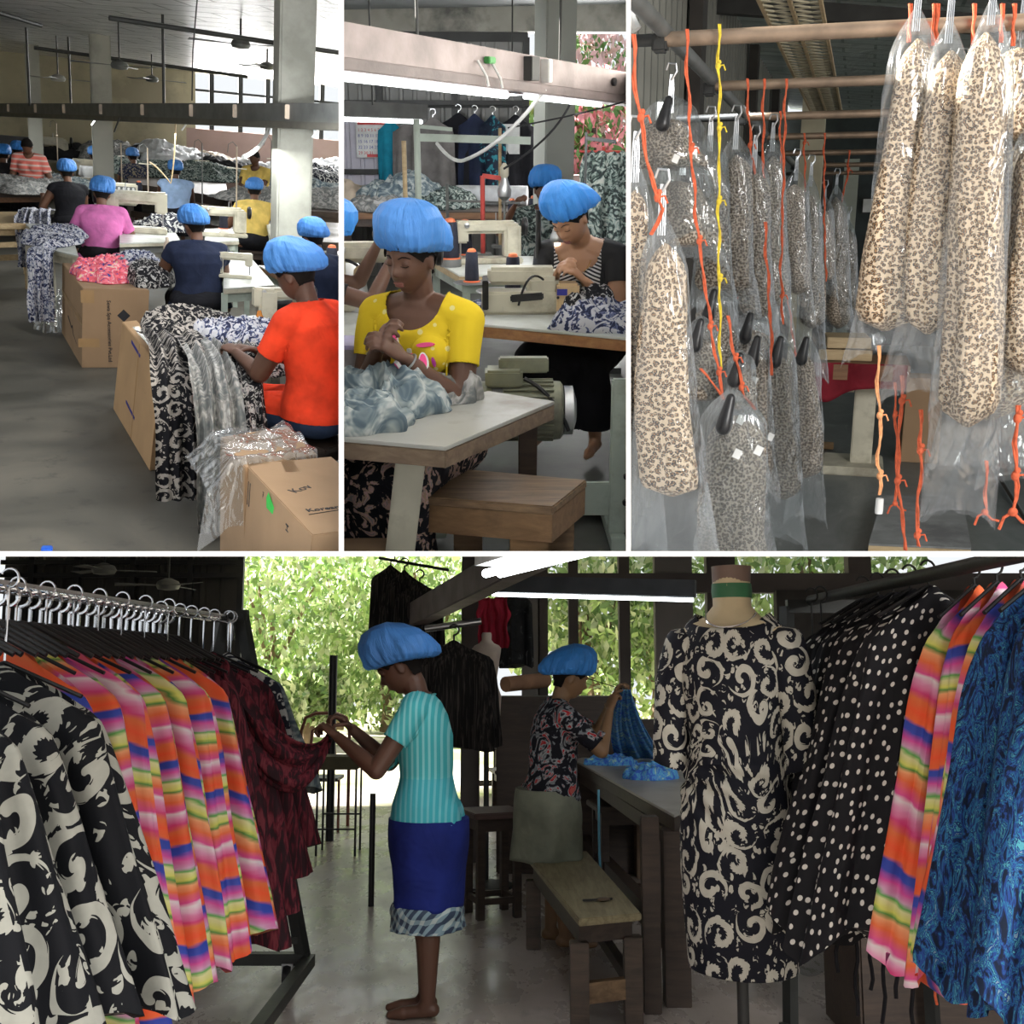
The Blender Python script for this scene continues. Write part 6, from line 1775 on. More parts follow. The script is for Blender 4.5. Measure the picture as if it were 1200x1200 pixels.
        bag_shell(z + Vector((0, 0, .03)), pe - a, w0 * 1.16 * k, pw * k * .95, min(1.0, dep * 1.15), seed, flare=flare).build('plastic_bag', m[pl], t, smooth=70)
        if hook:
            rz_ = (railz - a.z) if railz else .10
            kk = MB()
            for i in range(4):
                kk.tube([(.006 * (i - 1.5), 0, -.03), (.005 * (i - 1.5), .003 * i, rz_ * .55), (.003 * (i - 1.5), .002 * i, rz_)], .0022, 6)
            kk.tube([(0, 0, rz_ - .02), (.018, 0, rz_ + .01), (.014, 0, rz_ + .035), (-.012, 0, rz_ + .038), (-.02, 0, rz_ + .015)], .004, 6)
            kk.build('hanger_hooks', m['steel'], t)
        if black:
            MB().capsule((.0, -w1 * k * .2, .01), (-.015, -w1 * k * .3, -.075), .014, .026).build('black_hanger', m['blackplastic'], t)
        return t
    RZ = 2.42
    one(MB().rod((.1, 3.72, RZ + .03), (2.2, 3.72, RZ + .03), .02), r, 'hanging_rail', pm, 'high bar the right cluster of bags hangs from', 'rail')
    # right hand cluster
    bag('front left bag of the right cluster, widest at its foot', (1074, 24), (1038, 388), 40, 64, 3.75, 1, (1043, 412), railz=RZ, tip=.18)
    bag('second bag of the right cluster, slimmer, ending in folded plastic', (1112, 38), (1084, 392), 36, 50, 3.70, 2, (1085, 458), railz=RZ, wp=1.25)
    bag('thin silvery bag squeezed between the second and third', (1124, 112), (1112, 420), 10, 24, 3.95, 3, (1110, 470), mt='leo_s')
    bag('third bag of the right cluster, longest, hanging lowest', (1162, 16), (1132, 500), 44, 62, 3.62, 4, (1122, 600), railz=RZ, wp=1.0, tip=.2, flare=.1)
    bag('wide low bag behind the longest one at the right', (1184, 100), (1160, 492), 32, 78, 3.95, 5, (1166, 545), wp=1.25, tip=.3)
    bag('bag at the top right corner', (1198, 34), (1194, 165), 34, 48, 3.86, 6, (1194, 172), railz=RZ)
    bag('bag cut by the right picture edge', (1206, 150), (1203, 440), 30, 50, 3.8, 7, (1203, 560), wp=1.3)
    # left hand clusters, near to far
    bag('large bag nearest at the left, brightly lit', (775, 262), (785, 582), 40, 72, 3.0, 8, (785, 675), wp=1.25, tip=.15)
    bag('bag cut by the partition at the left', (744, 200), (742, 508), 36, 46, 3.05, 9, (742, 640), wp=1.2)
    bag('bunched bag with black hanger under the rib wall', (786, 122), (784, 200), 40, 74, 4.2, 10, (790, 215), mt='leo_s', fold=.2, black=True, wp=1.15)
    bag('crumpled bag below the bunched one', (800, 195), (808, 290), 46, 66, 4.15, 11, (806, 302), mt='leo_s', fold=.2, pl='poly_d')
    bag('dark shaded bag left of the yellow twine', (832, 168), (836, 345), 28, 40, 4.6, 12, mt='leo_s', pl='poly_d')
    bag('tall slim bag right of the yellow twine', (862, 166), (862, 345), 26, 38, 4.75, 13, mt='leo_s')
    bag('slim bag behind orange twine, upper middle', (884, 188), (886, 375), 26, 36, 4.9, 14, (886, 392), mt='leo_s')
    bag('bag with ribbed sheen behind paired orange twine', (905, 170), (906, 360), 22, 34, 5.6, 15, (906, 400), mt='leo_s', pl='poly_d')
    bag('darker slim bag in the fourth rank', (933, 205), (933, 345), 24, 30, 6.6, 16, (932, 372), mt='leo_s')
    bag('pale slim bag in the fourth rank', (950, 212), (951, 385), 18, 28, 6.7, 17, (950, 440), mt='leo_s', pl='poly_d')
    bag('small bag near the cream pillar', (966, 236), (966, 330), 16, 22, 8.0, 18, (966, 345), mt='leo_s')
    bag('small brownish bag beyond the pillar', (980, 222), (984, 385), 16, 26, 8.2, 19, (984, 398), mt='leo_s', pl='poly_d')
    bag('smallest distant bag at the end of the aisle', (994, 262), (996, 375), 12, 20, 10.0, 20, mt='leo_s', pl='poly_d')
    # lower ranks, left
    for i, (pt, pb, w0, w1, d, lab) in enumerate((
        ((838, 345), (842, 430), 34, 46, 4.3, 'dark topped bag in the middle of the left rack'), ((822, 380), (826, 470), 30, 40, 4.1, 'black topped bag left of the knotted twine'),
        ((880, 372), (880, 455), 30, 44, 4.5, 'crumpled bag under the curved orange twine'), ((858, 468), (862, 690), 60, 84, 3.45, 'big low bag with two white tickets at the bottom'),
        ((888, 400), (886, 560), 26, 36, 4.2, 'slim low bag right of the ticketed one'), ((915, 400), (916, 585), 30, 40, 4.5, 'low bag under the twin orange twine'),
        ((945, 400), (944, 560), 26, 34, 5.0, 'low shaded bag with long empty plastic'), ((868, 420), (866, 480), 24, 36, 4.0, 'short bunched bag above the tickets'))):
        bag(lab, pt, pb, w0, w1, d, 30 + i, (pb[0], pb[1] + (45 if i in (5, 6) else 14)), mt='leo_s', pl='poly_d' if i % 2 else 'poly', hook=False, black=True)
    # white tickets
    for i, (px, py, d) in enumerate(((864, 532, 3.28), (889, 528, 3.28), (862, 446, 4.0), (884, 446, 4.1), (868, 492, 3.4), (814, 176, 4.0), (792, 186, 4.0), (903, 512, 4.1))):
        one(MB().box((0, 0, 0), (.022, .002, .028), rot=Euler((.1, .4, .1)).to_matrix()), r, 'price_ticket', m['white_plastic'], 'small white tickets hanging on the bagged dresses of the left rack', 'ticket', loc=P(px, py, d), group='white tickets')
    # ---- twine
    def tw(label, pts, d, mt='rope', rr=.0045, knots=(), tails=False, seed=0):
        rr *= .62
        q = [P(px, py, d + (i * .0)) for i, (px, py) in enumerate(pts)]
        out = []
        for i in range(len(q) - 1):
            n = max(2, int((q[i + 1] - q[i]).length / .03))
            for j in range(n): out.append(q[i].lerp(q[i + 1], j / n) + Vector((.003 * math.sin(j * 1.3 + seed), .003 * math.cos(j * 1.7), 0)))
        out.append(q[-1])
        k = MB(); k.tube(out, rr, 7)
        k.tube([p + Vector((rr * 1.6 * math.cos(i * .9), rr * 1.6 * math.sin(i * .9), 0)) for i, p in enumerate(out)], rr * .75, 6)
        for f in knots:
            p = out[min(len(out) - 1, int(f * (len(out) - 1)))]
            k.ball(p, (rr * 2.6, rr * 2.4, rr * 3.4), 10, 8); k.ball(p + Vector((rr, 0, rr * 3.4)), (rr * 2, rr * 2, rr * 2.2), 8, 6)
            k.tube([p, p + Vector((rr * 5, 0, rr * 1)), p + Vector((rr * 7, 0, -rr * 4))], rr * .8, 6)
        if tails:
            p = out[-1]; k.ball(p, rr * 3, 10, 8)
            k.tube([p, p + Vector((-rr * 5, 0, -rr * 4)), p + Vector((-rr * 7, 0, -rr * 12))], rr * 1.1, 6); k.tube([p, p + Vector((rr * 6, 0, -rr * 6)), p + Vector((rr * 12, 0, -rr * 7))], rr * 1.1, 6)
        return one(k, r, 'twine', m[mt], label, 'twine', group='knotted twine')
    tw('orange twine hanging at the partition edge, doubling back at a knot', [(741, 40), (747, 120), (758, 190), (776, 245), (762, 275)], 2.9, rr=.006, knots=(.45, .8))
    tw('long orange twine left of the yellow one, ending in a fan of knots', [(804, 34), (808, 150), (816, 260), (828, 350), (838, 415), (848, 468)], 3.78, rr=.006, knots=(.3, .55, .8, .93))
    tw('short orange twine coming in from the left at the knots', [(820, 432), (834, 448), (849, 468)], 3.75, rr=.005)
    tw('yellow twine hanging straight with small knots', [(842, 28), (843, 150), (842, 260), (843, 360), (845, 432)], 3.80, 'rope_y', .0055, knots=(.12, .32, .5, .75))
    tw('orange twine from the second bar curving to the left', [(875, 92), (880, 180), (893, 235), (896, 290), (880, 325), (864, 350)], 4.9, rr=.006, knots=(.3,))
    tw('orange twine falling from the second bar to low in the rack', [(895, 92), (894, 200), (900, 330), (906, 470)], 5.0, rr=.006)
    tw('orange twine behind, right of the pair', [(921, 92), (918, 200), (915, 330), (918, 380)], 5.05, rr=.006, knots=(.9,))
    tw('thin dark orange twine from the fourth bar', [(914, 130), (916, 215), (920, 330), (936, 440)], 6.4, rr=.006)
    tw('thin orange twine in front of the cream pillar, left', [(942, 156), (944, 230)], 7.8, rr=.007, knots=(.2,))
    tw('thin orange twine in front of the cream pillar, right', [(966, 156), (966, 260), (968, 330)], 7.8, rr=.007)
    tw('orange twine near the far end of the racks', [(995, 176), (994, 200), (988, 230), (980, 260)], 9.5, rr=.008, knots=(.3,))
    tw('orange twine knotted low in the left rack', [(852, 370), (862, 420), (872, 465), (886, 480)], 3.95, rr=.006, knots=(.5, .8))
    tw('orange twine ends at the left rack, low right', [(896, 260), (903, 380), (905, 440)], 4.15, rr=.006)
    tw('pale orange twine with frayed white end hanging in the aisle', [(1029, 405), (1029, 460), (1031, 500), (1029, 545), (1031, 558), (1030, 580)], 3.7, 'rope_l', .0062, knots=(.42, .88))
    tw('orange twine right of the pale one, reaching the plank', [(1056, 440), (1057, 470), (1052, 530), (1053, 575), (1062, 645)], 3.8, 'rope', .007, knots=(.15, .62))
    tw('thin red orange twine beside it with loose tail', [(1048, 448), (1050, 500), (1051, 560), (1049, 590)], 3.85, 'rope', .005, knots=(.3,), tails=True)
    tw('orange twine looped down to the plank right of the aisle', [(1078, 480), (1080, 540), (1075, 590), (1076, 640)], 3.7, 'rope', .007, knots=(.38, .95))
    tw('orange twine with splayed knot under the low right bag', [(1155, 540), (1156, 590), (1154, 600)], 3.7, 'rope', .006, tails=True)
    tw('orange twine with knots at the right picture edge', [(1192, 475), (1190, 520), (1191, 570), (1187, 600)], 3.7, 'rope', .008, knots=(.12, .7), tails=True)
    one(MB().lathe([(.012, 0), (.013, .012), (.012, .05)], n=12), r, 'twine_end', m['white_plastic'], 'frayed white end of the pale orange twine', 'twine end', loc=P(1031, 586, 3.7) + Vector((0, 0, -.045)))
    for i, (px) in enumerate((1066, 1094, 1098, 1141, 1174, 1188)):
        tw('short orange twine loops tied on the nearest bar', [(px, 4), (px - 1, 34), (px, 50 + 4 * (i % 2))], 3.80, 'rope', .007)
    # ---- far table
    q = [Z(972, 430, .74), Z(1045, 430, .74), Z(1040, 418, .74), Z(976, 418, .74)]
    c = sum(q, Vector()) / 4; base = Vector((c.x, c.y, 0))
    t = thing(r, 'pedestal_table', 'far brown table on a white pedestal with draped dark red cloth', 'table', base)
    MB().box((0, 0, .70), (.62, .60, .12)).build('tabletop', m['brown_edge'], t, bevel=.01)
    MB().box((.05, 0, .35), (.14, .14, .68)).build('pedestal', m['cream'], t, bevel=.008); MB().box((.0, 0, .03), (.40, .50, .06)).build('base', m['cream'], t, bevel=.008)
    MB().box((-.15, 0, .55), (.25, .10, .03)).build('shelf_arm', m['cream'], t)
    k = MB(); k.grid(lambda u, w: Vector((-.33 + u * .62, -.31 - .02 * math.sin(u * 14), .76 - w * (.16 + .10 * math.exp(-((u - .2) / .2) ** 2)))), 30, 8); k.build('red_cloth', cloth('dark red cloth', (.16, .012, .02)), t, solid=.01)
    for i, lab in enumerate(('lower pale plank stacked on the far table', 'upper pale plank stacked on the far table')):
        one(MB().box((0, 0, 0), (.34 - .06 * i, .40, .07), rz=.1 * i), r, 'wooden_plank', m['tanwood'], lab, 'plank', loc=base + Vector((-.10, 0, .80 + .08 * i)), bevel=.004)
    a = base + Vector((.45, .5, 0)); one(MB().box((0, 0, .3), (.25, .3, .6)), r, 'cardboard_box', m['card'], 'brown carton standing behind the pedestal table', 'box', loc=a, bevel=.004)
    a = Z(968, 522, .02); one(MB().box((0, 0, 0), (.11, .12, .035)), r, 'wood_block', m['card2'], 'small brown wood block on the floor before the pedestal', 'wood block', loc=a, bevel=.003)
    # plank on the floor
    q = [Z(1018, 637, .10), Z(1138, 642, .10), Z(1128, 583, .10), Z(1034, 580, .10)]; c = sum(q, Vector()) / 4; base = Vector((c.x, c.y, 0))
    t = thing(r, 'floor_platform', 'low grey topped wooden platform on the floor under the twine', 'platform', base)
    q = [p - base for p in q]; z = Vector((0, 0, 1))
    MB().hexa([p - z * .01 for p in q], q).build('top_sheet', plain('grey board', (.17, .175, .17), .7, dirt=(.10, .10, .10)), t); MB().hexa([Vector((p.x, p.y, 0)) for p in q], [p - z * .011 for p in q]).build('plank_body', m['tanwood'], t)
    a, b = Z(1164, 548, .03), Z(1204, 612, .03)
    one(MB().rod(a, b, .012), r, 'floor_pipe', m['darkmetal'], 'thin dark pipe lying on the floor at the right', 'pipe')
room3()

# ================================================================ hall 4: finished garments on rails, two women checking cloth
def room4():
    r = R4; Z = r.Z; P = r.P; m = MAT
    RB = [(0, (.85, .10, .03)), (.10, (.72, .16, .05)), (.16, (.62, .05, .20)), (.24, (.70, .30, .48)), (.30, (.74, .66, .68)), (.33, (.68, .08, .30)), (.42, (.80, .16, .05)), (.50, (.85, .38, .18)), (.54, (.08, .28, .06)),
          (.57, (.66, .66, .14)), (.64, (.70, .68, .34)), (.67, (.10, .40, .08)), (.70, (.62, .36, .52)), (.77, (.66, .08, .34)), (.84, (.04, .07, .42)), (.90, (.03, .06, .38)), (.93, (.80, .14, .04)), (1, (.84, .10, .03))]
    m['rainbow'] = stripes('rainbow striped cloth', .34, RB, .30)
    m['rainbow2'] = stripes('rainbow striped cloth, cut across', .30, RB, -.12)
    m['damask4'] = damask('black cloth with big grey white scrolls', 5.6, (.007, .008, .011), (.46, .47, .42))
    m['damask_dress'] = damask('navy black dress cloth with cream scrolls', 9.5, (.007, .008, .014), (.50, .49, .43))
    m['polka'] = polka('black cloth with white dots', 27, (.010, .010, .013), (.62, .60, .56), .19)
    m['ocean'] = blobs('blue turquoise feather print', 15, [(0, (.006, .012, .03)), (.40, (.008, .02, .07)), (.46, (.015, .05, .20)), (.51, (.02, .13, .26)), (.55, (.01, .03, .12)), (.60, (.06, .26, .32)), (.63, (.012, .05, .20)), (.70, (.18, .28, .33))], dist=3.2, stretch=(1.6, 1.6, .7), detail=3)
    m['maroon'] = blobs('dark red mottled cloth', 22, [(0, (.012, .008, .010)), (.46, (.03, .010, .014)), (.54, (.11, .012, .022)), (.62, (.16, .03, .04))], dist=1.5, stretch=(1.5, 1.5, .25), interp='LINEAR')
    m['pinstripe'] = blobs('dark striped crepe', 30, [(0, (.008, .008, .008)), (.5, (.014, .013, .013)), (.66, (.07, .06, .055))], dist=.6, stretch=(2.5, 2.5, .12), interp='LINEAR')
    # ---- shell
    g = G('worn polished concrete'); co = g.coord()
    n1 = g.noise(co, 1.6, 6, .65); n2 = g.noise(g.n('Mapping', {'Vector': co, 'Scale': (1, .4, 1)}), 4, 5, .7)
    c = g.ramp(n1, [(.32, (.32, .275, .24)), (.55, (.43, .38, .345)), (.72, (.54, .485, .45))])
    c = g.mix(g.ramp(n2, [(.60, (0, 0, 0)), (.75, (.6, .6, .6))]), c, (.12, .11, .095))
    c = g.mix(g.ramp(g.n('TexVoronoi', {'Vector': co, 'Scale': 5.0}, out=0), [(.02, (1, 1, 1)), (.045, (0, 0, 0))]), c, (.05, .05, .045))
    m['floor4'] = g.bsdf(c, g.ramp(n2, [(.3, (.16, .16, .16)), (.7, (.42, .42, .42))]), bump=n2, bs=.12, bd=.004)
    struct(MB().box((0, 3.6, -.05), (11, 16.8, .1)), r, 'floor', m['floor4'])
    g = G('sunlit yard'); co = g.coord(); n1 = g.noise(co, .35, 4)
    yard = g.bsdf(g.ramp(n1, [(.45, (.55, .50, .42)), (.60, (.30, .36, .12))]), .95, bump=g.noise(co, 8, 4), bs=.4, bd=.03)
    struct(MB().box((0, 27, -.08), (60, 30, .1)), r, 'ground', yard)
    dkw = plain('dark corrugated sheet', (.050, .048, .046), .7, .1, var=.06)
    D = 12.0
    x1 = P(285, 700, D).x
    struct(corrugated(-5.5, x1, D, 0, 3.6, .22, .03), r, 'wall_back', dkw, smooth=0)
    ft = thing(r, 'trim_3', None, None, (0, D - .09, 0)); ft['kind'] = 'structure'
    for px in (40, 93, 158, 225, 284): MB().box((P(px, 700, D).x, .0, 1.6), (.06, .06, 3.2)).build('post', m['blackplastic'], ft)
    for py in (675, 660): MB().box(((x1 - 5.5) / 2, .0, P(200, py, D).z), (x1 + 5.5, .05, .05)).build('crossbar', m['blackplastic'], ft)
    # unseen hall behind the camera, its roof and wall added to cut the light
    ceil = plain('dark roof lining', (.06, .06, .058), .8)
    Cc = Vector((0, 0, r.h)); rr_ = r.ray(600, 650); sl = rr_.z / rr_.y
    zc = lambda y: r.h + sl * y - .015
    struct(MB().box((0, -3.2, 2.6), (11.2, 4.4, .06)), r, 'ceiling', ceil)
    struct(MB().box((0, -4.9, 1.3), (11.2, .1, 2.6)), r, 'wall_front', plain('grey wall behind', (.16, .155, .15), .9))
    struct(MB().box((-5.6, 3.5, 2.3), (.1, 16.8, 4.6)), r, 'wall_left', dkw)  # unseen wall, raised above hall height to block the sun
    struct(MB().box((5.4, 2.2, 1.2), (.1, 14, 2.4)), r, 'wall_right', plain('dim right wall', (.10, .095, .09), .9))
    wood_ = plain('grey brown timber', (.105, .09, .085), .75, var=.08, scale=3)
    pillar = plain('grey plaster pillar', (.22, .205, .195), .9, var=.05, scale=3)
    W = 9.8
    # window wall on the right, seen face on
    xa = P(612, 700, W).x; xb = P(1010, 700, W).x
    zs = P(700, 846, W).z
    struct(MB().box(((xa + 4.9) / 2, W + .1, zs / 2), (4.9 - xa, .18, zs)), r, 'wall_window_side', plain('low grey wall', (.15, .13, .12), .9))
    wt = thing(r, 'window_2', None, None, (0, W, 0)); wt['kind'] = 'structure'
    for px, w, mt in ((622, .16, pillar), (636, .09, wood_), (672, .085, wood_), (732, .095, wood_), (790, .33, pillar), (846, .25, wood_), (1010, .2, wood_)):
        MB().box((P(px, 760, W).x, .02, 1.25), (w, .14, 2.5)).build('window_post', mt, wt, bevel=.004)
    MB().box(((xa + 4.6) / 2, -.02, P(700, 684, W).z), (4.6 - xa, .16, .17)).build('window_rail', wood_, wt)
    MB().box(((xa + 4.6) / 2, -.02, P(700, 849, W).z), (4.6 - xa, .22, .09)).build('window_sill', wood_, wt)
    x2, x3 = P(905, 700, W).x, P(1000, 700, W).x
    zl = P(950, 693, W).z
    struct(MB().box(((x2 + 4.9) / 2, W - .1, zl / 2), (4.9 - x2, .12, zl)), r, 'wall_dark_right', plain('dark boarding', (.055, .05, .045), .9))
    # timber column left of the windows
    a = P(552, 700, 8.6); struct(MB().box((a.x, a.y, 1.3), (.14, .14, 2.6)), r, 'pillar_8', wood_)
    # ---- outside: trees, tractor trailer
    lf = [plain('sunlit leaves', (.38, .52, .20), .6, var=.25, scale=3), plain('glare pale leaves', (.66, .76, .46), .6, var=.2, scale=3), plain('deep leaves', (.20, .32, .12), .6, var=.2, scale=3)]  # leaf colours lightened to paint in the overexposed glare
    bk = plain('tree bark', (.20, .14, .10), .9)
    tr = [(320, 720, 24, 2.3, 3000, 'broad pale leaved tree outside at the left of the opening'), (400, 700, 27, 2.5, 3000, 'tall bright green tree outside behind the blue cap'), (360, 815, 22, .75, 900, 'leafy shrub at the edge of the yard'), (505, 700, 23, 1.6, 1600, 'yellow green tree seen between hanging clothes'),
          (690, 720, 18, 1.3, 1500, 'slender tree outside the left window bay'), (765, 730, 19, 1.5, 1700, 'reddish green tree outside the right window bay'), (960, 668, 17, 1.3, 1700, 'dense green tree outside the upper right window'), (452, 780, 26, 1.3, 1000, 'low foliage behind the trailer'), (290, 830, 21, .9, 900, 'low bush beside the garment rack outside')]
    for i, (px, py, d, s, n, lab) in enumerate(tr):
        c = P(px, py, d); c.z = max(c.z, s * .9)
        t = thing(r, 'tree', lab, 'tree', Vector((c.x, c.y, 0)), 0, 'trees in the yard')
        for k, mt in enumerate(lf):
            leafmass((0, 0, c.z), s * 1.25, s * .8, s * (1.15 if i not in (2, 8) else .8), int(n * (.75, .75, .5)[k]), .12 + .008 * d * .3, 10 * i + k, .25).build('foliage', mt, t, smooth=0)
        MB().tube([(0, 0, 0), (.08, 0, c.z * .5), (-.05, .1, c.z)], [.13, .10, .05], 9).build('trunk', bk, t)
        if s > 1:
            for q in range(3): MB().tube([(0, 0, c.z * .5), (s * .4 * math.cos(q * 2.1), s * .3 * math.sin(q * 2.1), c.z + .3 * s)], [.06, .03], 7).build('branch', bk, t)
    a = Z(436, 818, 0); t = thing(r, 'farm_trailer', 'small dark flat trailer parked in the sunny yard', 'trailer', a)
    k = plain('dark trailer paint', (.05, .05, .05), .6)
    MB().box((0, 0, .62), (2.6, 1.2, .10)).build('flatbed', k, t); MB().box((-.8, 0, .85), (.35, .5, .40)).build('engine', plain('red engine', (.30, .05, .04), .6), t, bevel=.04); MB().box((-.25, 0, .8), (.3, .4, .25)).build('seat', k, t, bevel=.03)
    for x in (-.9, .7): MB().lathe([(.1, -.08), (.33, -.07), (.35, 0), (.33, .07), (.1, .08)], (x, -.6, .35), 24, Matrix.Rotation(PI / 2, 3, 'X')).build('wheel', m['blackplastic'], t)
    # ---- left rack
    zr = 1.66; yA, yB = 2.0, 5.25; xr = lambda y: -1.50 + (y - 3.0) * .062
    t = thing(r, 'garment_rack', 'black wheeled rack with chrome rail at the left', 'clothes rack', (0, 0, 0))
    blk = plain('worn black steel', (.03, .032, .03), .45, .4)
    MB().rod((xr(yA), yA, zr), (xr(yB), yB, zr), .021).build('rail', m['chrome'], t)
    MB().tube([(xr(yB), yB, zr), (xr(yB) + .02, yB + .05, zr - .01), (xr(yB) + .02, yB + .06, zr - .10)], .021, 10).build('rail_end', m['chrome'], t)
    MB().bar((xr(yB) - .02, yB + .10, zr + .02), (-1.27, yB + .10, zr + .02), .05, .05).build('top_tube', blk, t)
    f0, f1 = P(335, 962, 5.35), P(384, 1098, 5.0); 
    MB().bar((-1.30, yB + .1, zr + .02), (-.93, 5.2, .12), .05, .05).build('end_upright', blk, t)
    MB().bar((xr(yB) - .02, yB + .1, zr + .02), (-1.62, 5.2, .12), .05, .05).build('end_upright', blk, t)
    MB().bar((-1.62, 5.2, .14), (-.91, 5.2, .14), .05, .05).build('base_bar', blk, t); MB().bar((-1.62, 5.2, .22), (-.94, 5.2, .22), .03, .03).build('base_bar', blk, t)
    MB().bar((-.91, 5.22, .13), (-.94, 2.2, .13), .05, .05).build('base_rail', blk, t)
    MB().lathe([(.02, -.02), (.06, -.018), (.065, 0), (.06, .018), (.02, .02)], (-1.0, 5.2, .066), 20, Matrix.Rotation(PI / 2, 3, 'Y')).build('castor', m['blackplastic'], t)
    MB().box((-1.0, 5.2, .10), (.05, .07, .05)).build('castor_bracket', m['steel'], t)
    zh = zr
    rnd = random.Random(4)
    def garment(label, x, y, ztop, wt, wb, L, th, seed, mt, rz=0, group='garments on the left rack', folds=6, wave=.14, shift=0.0, hooked=True, slope=.10, hem=.02, rail=None, name='hanging_blouse', cat='blouse', rows=30):
        t = thing(r, name, label, cat, (x, y, ztop), rz, group)
        hang_mb(wt, wb, L, th, seed, folds=folds, wave=wave, shift=shift, slope=slope, hemwave=hem, rows=rows).build('cloth', mt, t, smooth=70)
        if hooked:
            hanger_mb(wt * .86, .006).build('hanger', m['blackplastic'], t)
            hook_mb(.026, .0035, 0, max(.02, (rail or zr) - ztop - .02)).build('hook', m['darkmetal'] if rail else m['chrome'], t)
        return t
    # many crowded hangers with chrome hooks at the front of the rail
    ys = [2.35 + .066 * i for i in range(34)]
    for i, y in enumerate(ys):
        x = xr(y)
        t = thing(r, 'coat_hanger', 'black hangers with chrome hooks crowded along the left rail', 'hanger', (x, y, 1.56), rnd.uniform(-.12, .12), 'hangers on the left rail')
        hook_mb(.030, .0068, -.01, .055).build('hook', m['chrome'], t)
        k = MB(); k.tube([(-.22, 0, -.10), (-.05, 0, -.01), (0, 0, 0), (.05, 0, -.01), (.22, 0, -.10)], .0085, 8); k.build('shoulder_bar', m['blackplastic'], t)
    for i, (x, y, zt, wt, wb, L, sh, lab) in enumerate(((-1.42, 2.50, 1.40, .50, .72, .86, .10, 'black and white scroll print blouse nearest the camera on the left rack'), (-1.42, 2.66, 1.40, .50, .76, .84, .12, 'second scroll print blouse on the left rack'),
                                      (-1.42, 2.84, 1.42, .50, .78, .82, .14, 'third scroll print blouse, its corner pointing right'), (-1.36, 3.0, 1.44, .52, .82, .86, .16, 'last scroll print blouse against the rainbow ones'))):
        garment(lab, x, y, zt, wt, wb, L, .12, i * 1.7, m['damask4'], rz=-.12, shift=sh, folds=5, wave=.16, rows=36)
    rb = ('first rainbow striped blouse behind the scroll prints', 'second rainbow striped blouse on the left rack', 'third rainbow striped blouse on the left rack', 'fourth rainbow striped blouse on the left rack', 'fifth rainbow striped blouse on the left rack', 'rainbow blouse with a pointed folded shoulder', 'last rainbow blouse before the dark red ones, fully facing the camera')
    for i, y in enumerate((3.28, 3.44, 3.60, 3.76, 3.92, 4.10, 4.30)):
        garment(rb[i], xr(y) + .02 + .012 * i, y, 1.50, .46, .68 + .0 * i, 1.13 - .015 * i, .11, i * 2.3 + 1, m['rainbow'] if i % 2 == 0 else m['rainbow2'], rz=-.15 + .05 * (i % 3), shift=.10, folds=5, wave=.18, rows=34)
    garment('pale grey blue garment edge between rainbow and dark red', xr(4.5), 4.46, 1.50, .46, .60, .80, .06, 3, m['tiedye_blue'], shift=.06)
    for i, y in enumerate((4.62, 4.76, 4.92, 5.06)):
        garment(('first', 'second', 'third', 'last')[i] + ' dark red mottled garment on the left rack', xr(y) + .02, y, 1.50, .48, .74, 1.16 - .10 * i, .10, i + 5.5, m['maroon'], shift=.12, folds=6, wave=.2, name='hanging_dress', cat='dress')
    garment('white and blue patterned garment at the far end of the left rack', xr(5.15) + .05, 5.18, 1.50, .46, .62, .74, .06, 9, m['bluewhite_print'], shift=.08)
    garment('blue grey garment last on the left rack', xr(5.15) + .05, 5.23, 1.49, .46, .66, .62, .05, 9.7, m['tiedye_blue'], shift=.10)
    # ---- woman 1
    p = Z(487, 1196, 0)
    g_ = G('turquoise striped knit'); co = g_.coord(); sp = g_.n('SeparateXYZ', {0: co}, out=None)
    f1_ = g_.math('FRACT', g_.math('MULTIPLY', sp.outputs[1], 42)); 
    c_ = g_.mix(g_.math('GREATER_THAN', f1_, .6), (.05, .42, .46), (.22, .60, .62)); c_ = g_.mix(g_.math('GREATER_THAN', sp.outputs[2], .97), g_.mix(.35, c_, (.03, .38, .52)), c_)
    tq = g_.bsdf(c_, .8, bump=g_.math('ADD', f1_, g_.noise(co, 10, 2)), bs=.5, bd=.008)
    loc1 = Vector((p.x, p.y, 0)) + Vector((.03, .06, 0))
    inf = person(r, 'standing woman in turquoise top and blue skirt holding dark cloth, in profile', loc1, PI / 2 - .05, stand=True, near=True, vox=.0052, skin=m['skin_dark_or_shaded'], top=tq, cap=m['cap'], scale=1.0, fat=1.02,
                 lean=.03, hunch=.30, head=(.50, .05, 0), hands=((-.10, .36, 1.135), (.04, .33, 1.165)), curl=1.0, sleeve=.50, neck=.09, hem=-.045, hand_n=(0, -.2, 1), capk=1.20, capseed=3, hipz=.83, pole=(0, -.35, -1), feet=(((-.055, .00, .45), (-.05, -.02, .07)), ((.055, .01, .45), (.05, .0, .07))), capback=.8, hatoff=(0, -.004, -.004))
    t = inf['t']
    def skirt_rings(z0, z1, w0, w1, d0, d1, n=60, rows=20, fold=.03, cy=-.03, ruf=0):
        out = []
        for j in range(rows + 1):
            s = j / rows; z = z0 + (z1 - z0) * s; rg = []
            for i in range(n):
                a = 2 * PI * i / n; f = 1 + fold * s * (math.sin(5 * a + 3 * s) + .5 * math.sin(9 * a + 1)) + ruf * math.sin(16 * a) * s
                hip = 1 + .05 * math.sin(PI * min(1, s * 1.8))
                rg.append(Vector((math.cos(a) * (w0 + (w1 - w0) * s) * f * hip, cy + math.sin(a) * (d0 + (d1 - d0) * s) * f * hip, z)))
            out.append(rg)
        return out
    k = MB(); k.loft(skirt_rings(.80, .44, .186, .165, .170, .145, cy=-.012), True, False); k.build('skirt', cloth('royal blue denim', (.012, .022, .16)), t, smooth=60, solid=.006)
